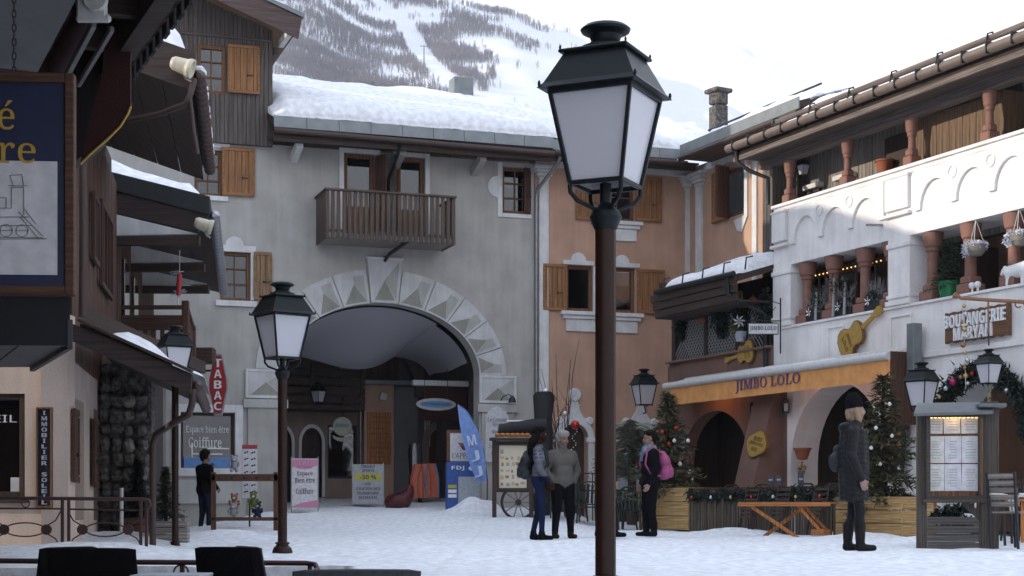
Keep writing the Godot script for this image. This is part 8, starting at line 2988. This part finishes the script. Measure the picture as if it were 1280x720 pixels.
func build_people() -> void:
	var black := Color(.014,.014,.017)
	var hc := Vector3(0,1.655,.02)
	var mb: MB
	# man with long dreadlocks,in profile to the right
	var grey := Color(.19,.20,.235)
	var band := func(p: Vector3,c: Color) -> Color:
		if c.r > .15 and c.r < .25:
			if p.y < 1.0: return Color(.022,.024,.05)
			if p.y > 1.26 and p.y < 1.42: return Color(.30,.31,.35) if int(floor(p.y*55.0)) % 3 == 0 or int(floor((p.z + p.x)*34.0)) % 3 == 0 else Color(.10,.11,.16)
		return c
	var m1 := person("man with long dreadlocks, grey patterned sweater and blue jeans, dark backpack",ground_at(674,25.2),PI/2 - .12,1.75,{pants = Color(.022,.034,.085),top = grey,skin = Color(.055,.030,.020),shoes = black,leg = .92,arms = [[Vector3(-.24,1.13,.03),Vector3(-.215,.93,.16)],[Vector3(.24,1.13,-.02),Vector3(.22,.90,.08)]],stance = [Vector2(-.09,.06),Vector2(.09,-.09)],paint = band,hem = .99})
	var dread := []
	rng.seed = 19
	for k in 26:
		var a := lerpf(-1.75,1.75,k/25.0)
		var root := hc + Vector3(sin(a)*.085,.05 + .02*cos(a*2),-.01 - cos(a)*.075)
		var e := Vector3(sin(a)*.12,rng.randf_range(1.02,1.30),-.13 - cos(a)*.06)
		var m := root.lerp(e,.35) + Vector3(sin(a)*.05,.02,-.05)
		dread.append([root,m,.017,.015])
		dread.append([m,e,.015,.010])
	hair_part(m1,cap_hair(hc,0.0,1.02) + dread,Color(.012,.010,.010),.010,.008)
	var bag := func(owner: Node3D,label: String,col: String,sc: float,z: float,y: float) -> void:
		var t := T("backpack",label,"backpack")
		t.transform = owner.transform
		var b := MB.new()
		lump(b,[[Vector3(-.08,y - .13,z),.10*sc],[Vector3(.08,y - .13,z),.10*sc],[Vector3(-.08,y + .08,z + .01),.095*sc],[Vector3(.08,y + .08,z + .01),.095*sc],[Vector3(0,y - .02,z - .04),.10*sc],[Vector3(0,y + .17,z + .03),.08*sc]],.016,.06)
		put(t,"sack",b,M[col])
		b = MB.new()
		lump(b,[[Vector3(-.06,y - .14,z - .09*sc),.06*sc],[Vector3(.06,y - .14,z - .09*sc),.06*sc],[Vector3(-.06,y - .06,z - .09*sc),.055*sc],[Vector3(.06,y - .06,z - .09*sc),.055*sc]],.014,.05)
		put(t,"front_pocket",b,M[col])
		if col == "bag_pink": bx(t,"tag",M.black_plastic,Vector3(0,y - .17,z - .152*sc),Vector3(.09,.03,.01),.003)
		for s in [-1.0,1.0]: tb(t,"strap",M[col],[Vector3(s*.09,y + .20,z + .05),Vector3(s*.12,y + .30,-.01),Vector3(s*.13,y + .24,.10),Vector3(s*.14,y + .02,.14),Vector3(s*.16,y - .16,.04),Vector3(s*.11,y - .18,z + .02)],.018,6)
	bag.call(m1,"dark backpack on the man with dreadlocks","bag_dark",.95,-.21,1.18)
	# older person in a grey knitted sweater,facing us
	var p2 := person("older person with short grey hair in a grey knitted sweater and black trousers",ground_at(703,25.6),.38,1.68,{pants = black,top = Color(.20,.185,.165),skin = Color(.46,.29,.23),shoes = Color(.03,.028,.022),wide = 1.08,bulk = 1.10,leg = 1.22,pockets = true,arms = [[Vector3(-.29,1.14,-.04),Vector3(-.19,.96,.06)],[Vector3(.29,1.14,-.04),Vector3(.19,.96,.06)]],stance = [Vector2(-.13,.0),Vector2(.14,.03)],yaw = .25,cloth = "knit",glasses = true,extra = [[Vector3(0,1.47,.0),Vector3(0,1.53,.01),.078,.072,Color(.20,.185,.165),1.0]]})
	hair_part(p2,cap_hair(hc,.25,1.08),Color(.42,.42,.43))
	# person hidden behind the near lamp post
	var p3 := person("person in a maroon jacket and dark trousers hidden behind the near lamp post",ground_at(759,25.4),PI/2 + .1,1.72,{pants = Color(.02,.02,.024),top = Color(.075,.03,.032),skin = Color(.46,.29,.23),shoes = black,bulk = 1.05,arms = [[Vector3(-.24,1.13,-.04),Vector3(-.22,.92,.06)],[Vector3(.24,1.13,-.04),Vector3(.22,.92,.06)]],stance = [Vector2(-.09,.12),Vector2(.09,-.12)]})
	hair_part(p3,cap_hair(hc,0.0),Color(.03,.018,.012))
	# woman with the pink backpack,in profile to the left
	var p4 := person("woman in black with glasses and a blue scarf, facing left",ground_at(813,26.0),-PI/2 + .25,1.68,{pants = black,top = Color(.013,.013,.016),skin = Color(.50,.32,.26),shoes = Color(.018,.018,.02),wide = 1.08,bulk = 1.10,leg = 1.2,boot = .12,glasses = true,arms = [[Vector3(-.25,1.13,-.03),Vector3(-.22,.90,.09)],[Vector3(.25,1.13,-.03),Vector3(.22,.90,.09)]],stance = [Vector2(-.09,.05),Vector2(.09,-.02)],hem = .93})
	hair_part(p4,cap_hair(hc,0.0) + [[hc + Vector3(0,.03,-.11),hc + Vector3(0,.0,-.15),.045,.035]],Color(.022,.013,.010))
	mb = MB.new()
	lump(mb,[[Vector3(-.06,1.50,.04),.06],[Vector3(.06,1.50,.04),.06],[Vector3(0,1.48,.09),.06],[Vector3(0,1.50,-.06),.055],[Vector3(-.05,1.40,.12),.05],[Vector3(-.06,1.31,.13),.045],[Vector3(.05,1.43,.11),.045]],.014,.05)
	for i in mb.c.size():
		var v := mb.v[i]
		mb.c[i] = Color(.42,.46,.55) if (int(floor(v.x*60)) + int(floor(v.y*50)) + int(floor(v.z*55))) % 2 == 0 else Color(.14,.20,.34)
	put(p4,"scarf",mb,M.cloth)
	bag.call(p4,"bright pink backpack on the woman in black","bag_pink",1.08,-.23,1.20)
	# woman in the long quilted coat
	var coat := Color(.020,.021,.024)
	var ex := []
	for k in 12:
		var an := TAU*k/12
		ex.append([Vector3(sin(an)*.10,1.47 + .02*cos(an),cos(an)*.09 - .03),Vector3(sin(an + .5)*.10,1.47 + .02*cos(an + .5),cos(an + .5)*.09 - .03),.052,.052,Color(.016,.015,.015),1.0])
	# quilted rows of the coat: padded rings round the body and the sleeves
	var rows := []
	for k in 14:
		var y := .62 + k*.060
		var w := lerpf(.175,.165,k/13.0) + .02*sin(PI*k/13.0)
		for j in 10:
			var a0 := TAU*j/10
			var a1 := TAU*(j + 1)/10
			rows.append([Vector3(cos(a0)*w,y,sin(a0)*w*.78),Vector3(cos(a1)*w,y,sin(a1)*w*.78),.036,.036,coat,1.0])
	var arms := [[Vector3(-.26,1.12,-.05),Vector3(-.23,.86,.06)],[Vector3(.27,1.12,-.05),Vector3(.25,.86,.05)]]
	for i in 2:
		for k in 11:
			var f := k/10.0
			var p: Vector3 = Vector3(.20*(i*2 - 1),1.39,-.01).lerp(arms[i][0],f*2) if f < .5 else arms[i][0].lerp(arms[i][1],f*2 - 1)
			rows.append([p,p,.066 - .014*f,.066 - .014*f,coat,1.0])
	var p5 := person("blonde woman in a long black quilted coat, beanie and fur boots, facing right",P(1067,689,18.3),PI/2 - .12,1.70,{pants = black,top = coat,skin = Color(.52,.33,.27),shoes = Color(.015,.014,.013),bulk = 1.0,leg = .95,boot = .20,hem = .90,arms = arms,stance = [Vector2(-.07,.08),Vector2(.08,-.05)],extra = ex,rows = rows,cloth = "nylon"})
	hair_part(p5,[[hc + Vector3(-.075,.03,.0),hc + Vector3(-.085,-.10,.03),.03,.035],[hc + Vector3(.075,.03,.0),hc + Vector3(.085,-.12,.03),.03,.035],[hc + Vector3(.08,-.12,.03),hc + Vector3(.07,-.24,.07),.03,.015],[hc + Vector3(-.08,-.12,.03),hc + Vector3(-.07,-.22,.07),.03,.015],[hc + Vector3(0,-.02,-.07),hc + Vector3(0,-.08,-.06),.05,.05]],Color(.50,.36,.20))
	mb = MB.new()
	var prof := []
	for k in 9:
		var y := k*.022
		prof.append(Vector2(.102 + .003*(k % 2) - pow(k/9.0,3)*.05,y*.8))
	prof.append(Vector2(.05,.165)); prof.append(Vector2(0,.172))
	mb.x = Transform3D(Basis(Vector3.RIGHT,-.15),hc + Vector3(0,.045,-.012))
	mb.lathe([Vector2(.104,-.015),Vector2(.108,.02),Vector2(.106,.05)],20)
	mb.lathe(prof,20)
	put(p5,"beanie",mb,M.knit_black)
	var hb := T("shoulder_bag","black shoulder bag behind the woman in the quilted coat","bag")
	hb.transform = p5.transform
	mb = MB.new()
	lump(mb,[[Vector3(.14,1.08,-.19),.075],[Vector3(.02,1.08,-.21),.08],[Vector3(.1,1.20,-.17),.06],[Vector3(.02,1.0,-.2),.07]],.016,.06)
	put(hb,"sack",mb,M.bag_dark)
	tb(hb,"strap",M.bag_dark,[Vector3(.13,1.18,-.16),Vector3(.17,1.42,-.09),Vector3(.16,1.48,.0),Vector3(.18,1.38,.09),Vector3(.18,1.14,.05)],.013,6)
	# man at the shop window
	var p6 := person("man in a black jacket and jeans at the hairdresser's window",P(256,669,33.2),PI - .75,1.72,{pants = Color(.025,.032,.055),top = black,skin = Color(.40,.25,.19),shoes = Color(.03,.022,.018),bulk = 1.18,wide = 1.05,arms = [[Vector3(-.25,1.15,-.02),Vector3(-.20,1.0,.16)],[Vector3(.26,1.16,.06),Vector3(.13,1.40,.20)]],stance = [Vector2(-.10,.03),Vector2(.10,-.03)],palm = [Vector3(1,0,0),Vector3(-.6,0,-.6)]})
	hair_part(p6,cap_hair(hc,0.0,1.05),Color(.014,.010,.009))

func more_materials() -> void:
	mt("bare_wood",lin(.20,.19,.215),0.9)
	mt("dark_needles",lin(.012,.022,.016),0.9)
	mt("bark",lin(.06,.042,.03),0.95)
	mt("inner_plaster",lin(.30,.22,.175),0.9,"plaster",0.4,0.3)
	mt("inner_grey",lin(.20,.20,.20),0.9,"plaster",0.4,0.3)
	mt("red_cloth",lin(.055,.010,.010),0.9,"fine",1.0,0.2)
	var c := mt("lilac_cloth",lin(.64,.63,.68),0.9,"fine",1.5,0.2)
	c.backlight_enabled = true
	c.backlight = Color(.5,.5,.5)
	mt("sign_blue",lin(.10,.24,.52),0.5,"blotch",1.0)
	mt("letter_white",lin(.75,.75,.75),0.5)
	vmat("painted_stone",0.9,"plaster",0.5,0.2)
	wood("barge",lin(.135,.085,.075))
	wood("gable_wood2",lin(.125,.105,.095))
	wood("weathered2",lin(.29,.255,.225))
	wood("beam",lin(.20,.155,.135))
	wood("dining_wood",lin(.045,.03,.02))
	mt("gutter_brown",lin(.17,.125,.10),0.5,"blotch",0.8,0.1,0.2)
	mt("roof_sheet",lin(.33,.33,.33),0.4,"blotch",0.8,0.2,0.5)
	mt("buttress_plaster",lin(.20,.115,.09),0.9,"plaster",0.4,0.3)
	glow("bulb_warm",Color(1.0,.78,.45),1.5)
	wood("black_wood",lin(.020,.017,.018))
	wood("barge_dark",lin(.050,.030,.026))
	wood("brown_wood2",lin(.085,.038,.022))
	wood("soffit_grey",lin(.12,.11,.11))
	mt("canopy_black",lin(.020,.021,.026),0.6,"blotch",1.0,0.1)
	mt("cafe_blue",lin(.008,.015,.058),0.45,"blotch",2.0,0.05)
	mt("cafe_yellow",lin(.42,.26,.035),0.5)
	mt("paper_white",lin(.62,.62,.64),0.7,"blotch",1.5)
	mt("print_grey",lin(.13,.13,.14),0.8)
	mt("arm_grey",lin(.20,.19,.19),0.5,"blotch",2.0,0.1,0.3)
	mt("sign_navy",lin(.012,.014,.022),0.4)
	mt("letter_pale",lin(.40,.42,.48),0.5)
	mt("tile_brown",lin(.060,.030,.024),0.6,"blotch",2.0,0.2)
	mt("zinc_pale",lin(.45,.46,.50),0.35,"blotch",2.0,0.1,0.6)
	mt("verge_dark",lin(.030,.035,.035),0.5,"blotch",1.0,0.1,0.2)
	mt("stone2",lin(.22,.20,.185),0.95,"stone",0.9,1.2)
	mt("red_paint",lin(.32,.022,.025),0.5)
	wood("brown_rail",lin(.14,.06,.03))
	wood("post_wood",lin(.09,.035,.02))
	wood("cane",lin(.17,.135,.10))
	mt("lattice_grey",lin(.30,.30,.30),0.8)
	wood("grey_plank",lin(.20,.185,.17))
	mt("soil",lin(.03,.024,.02),0.95,"stone",2.0,0.5)
	var mk := mt("milky",lin(.52,.52,.56),0.22)
	mk.backlight_enabled = true
	mk.backlight = Color(.4,.4,.41)
	mt("copper",lin(.28,.13,.07),0.5,"blotch",3.0,0.2,0.3)
	mt("tassel",lin(.22,.20,.12),0.7)
	for q in [["needles",.040,.060,.028],["needles_dark",.014,.028,.018],["needles_olive",.17,.165,.08],["frond",.30,.30,.235]]:
		var nm := mt(q[0],lin(q[1],q[2],q[3]),0.75,"fine",3.0)
		nm.backlight_enabled = true
		nm.backlight = Color(.35,.35,.28)
	mt("sign_grey",lin(.25,.25,.26),0.5)
	mt("sign_red",lin(.34,.025,.03),0.45,"blotch",2.0)
	mt("sign_pale",lin(.42,.41,.35),0.6,"blotch",2.0)
	mt("sign_slate",lin(.05,.055,.07),0.5,"blotch",2.0)
	mt("sign_blue_deep",lin(.03,.09,.34),0.4,"blotch",2.0)
	mt("board_white",lin(.62,.62,.64),0.55,"blotch",2.0)
	mt("board_grey",lin(.36,.37,.40),0.6,"blotch",2.0)
	mt("panel_pale",lin(.40,.44,.48),0.6,"blotch",2.0)
	mt("print_pink",lin(.52,.20,.32),0.6)
	mt("print_plum",lin(.13,.03,.06),0.6)
	mt("print_yellow",lin(.42,.38,.05),0.6)
	mt("print_dark",lin(.035,.035,.045),0.7)
	mt("print_slate",lin(.10,.12,.16),0.7)
	mt("print_teal",lin(.05,.16,.15),0.7)
	mt("print_brown",lin(.12,.035,.012),0.7)
	mt("print_purple",lin(.085,.045,.15),0.7)
	mt("print_faint",lin(.30,.29,.29),0.7)
	mt("flag_blue",lin(.20,.33,.68),0.7,"blotch",1.5)
	mt("flag_letter",lin(.55,.62,.78),0.7)
	mt("bag_red",lin(.13,.012,.022),0.6,"fine",1.5,0.2)
	mt("bag_dark",lin(.016,.018,.026),0.7,"fine",3.0,0.2)
	mt("bag_pink",lin(.52,.10,.27),0.7,"fine",3.0,0.2)
	mt("sledge_orange",lin(.52,.085,.018),0.4,"blotch",2.0)
	mt("wicker",lin(.012,.012,.014),0.55,"fine",6.0,0.6)
	mt("wicker_grey",lin(.060,.062,.075),0.6,"fine",6.0,0.6)
	mt("toy_orange",lin(.48,.19,.09),0.95,"fine",6.0,0.4)
	mt("toy_pale",lin(.50,.50,.52),0.95,"fine",6.0,0.4)
	mt("toy_blue",lin(.02,.03,.10),0.95,"fine",6.0,0.4)
	mt("toy_green",lin(.20,.24,.07),0.95,"fine",6.0,0.4)
	mt("menu_cream",lin(.62,.55,.42),0.6)
	mt("menu_brown",lin(.24,.16,.09),0.6)
	mt("menu_grey",lin(.30,.30,.28),0.6)
	mt("menu_tan",lin(.45,.36,.22),0.6)
	mt("gourd",lin(.46,.17,.03),0.5,"blotch",3.0)
	for q in [["bauble_red",.45,.03,.02],["bauble_gold",.50,.36,.12],["bauble_silver",.55,.55,.58],["bauble_pink",.45,.03,.14],["bauble_copper",.35,.16,.08]]:
		mt(q[0],lin(q[1],q[2],q[3]),0.25,"",1.0,0.0,0.5)
	mt("star_white",lin(.72,.72,.74),0.6)
	mt("green_plastic",lin(.010,.020,.016),0.4,"blotch",2.0)
	var aw := mt("awning_orange",lin(.76,.35,.115),0.85,"blotch",0.7)
	aw.backlight_enabled = true
	aw.backlight = Color(.3,.3,.3)
	mt("guitar_edge",lin(.16,.08,.02),0.6)
	mt("guitar_yellow",lin(.40,.25,.05),0.55,"blotch",1.5)
	mt("basket",lin(.36,.32,.26),0.9,"fine",3.0,0.5)
	mt("flower_white",lin(.56,.58,.66),0.8)
	mt("pot_green",lin(.01,.16,.06),0.35)
	mt("frost",lin(.50,.50,.52),0.85,"fine",3.0,0.3)
	mt("clay",lin(.33,.10,.05),0.8,"blotch",2.0,0.2)
	mt("straw",lin(.34,.22,.09),0.9)
	mt("grey_sheet",lin(.13,.14,.145),0.6,"blotch",1.2,0.3)
	mt("paper_lit",lin(.66,.64,.60),0.7,"blotch",2.0)
	glow("bulb_hot",Color(1.0,.62,.25),3.0)
	vmat("cloth",0.85,"fine",2.2,0.7)
	vmat("knit",0.95,"fine",7.0,0.9)
	vmat("nylon",0.5,"fine",2.5,0.25)
	vmat("hair",0.6,"fine",Vector3(9,2,9),0.8)
	mt("knit_black",lin(.014,.014,.016),0.95,"fine",8.0,0.8)
	for q in ["cloth","knit","nylon","hair","wicker","knit_black"]: M[q].metallic_specular = .15 if q != "nylon" else .3
	glass("shop_glass",Color(.03,.03,.035),0.55)

func _ready() -> void:
	setup()
	make_materials()
	more_materials()
	build_ground()
	build_hills()
	build_grey()
	build_orange()
	build_white()
	build_cafe()
	build_left_row()
	build_lamps()
	build_signs()
	build_left_things()
	build_terrace()
	build_people()
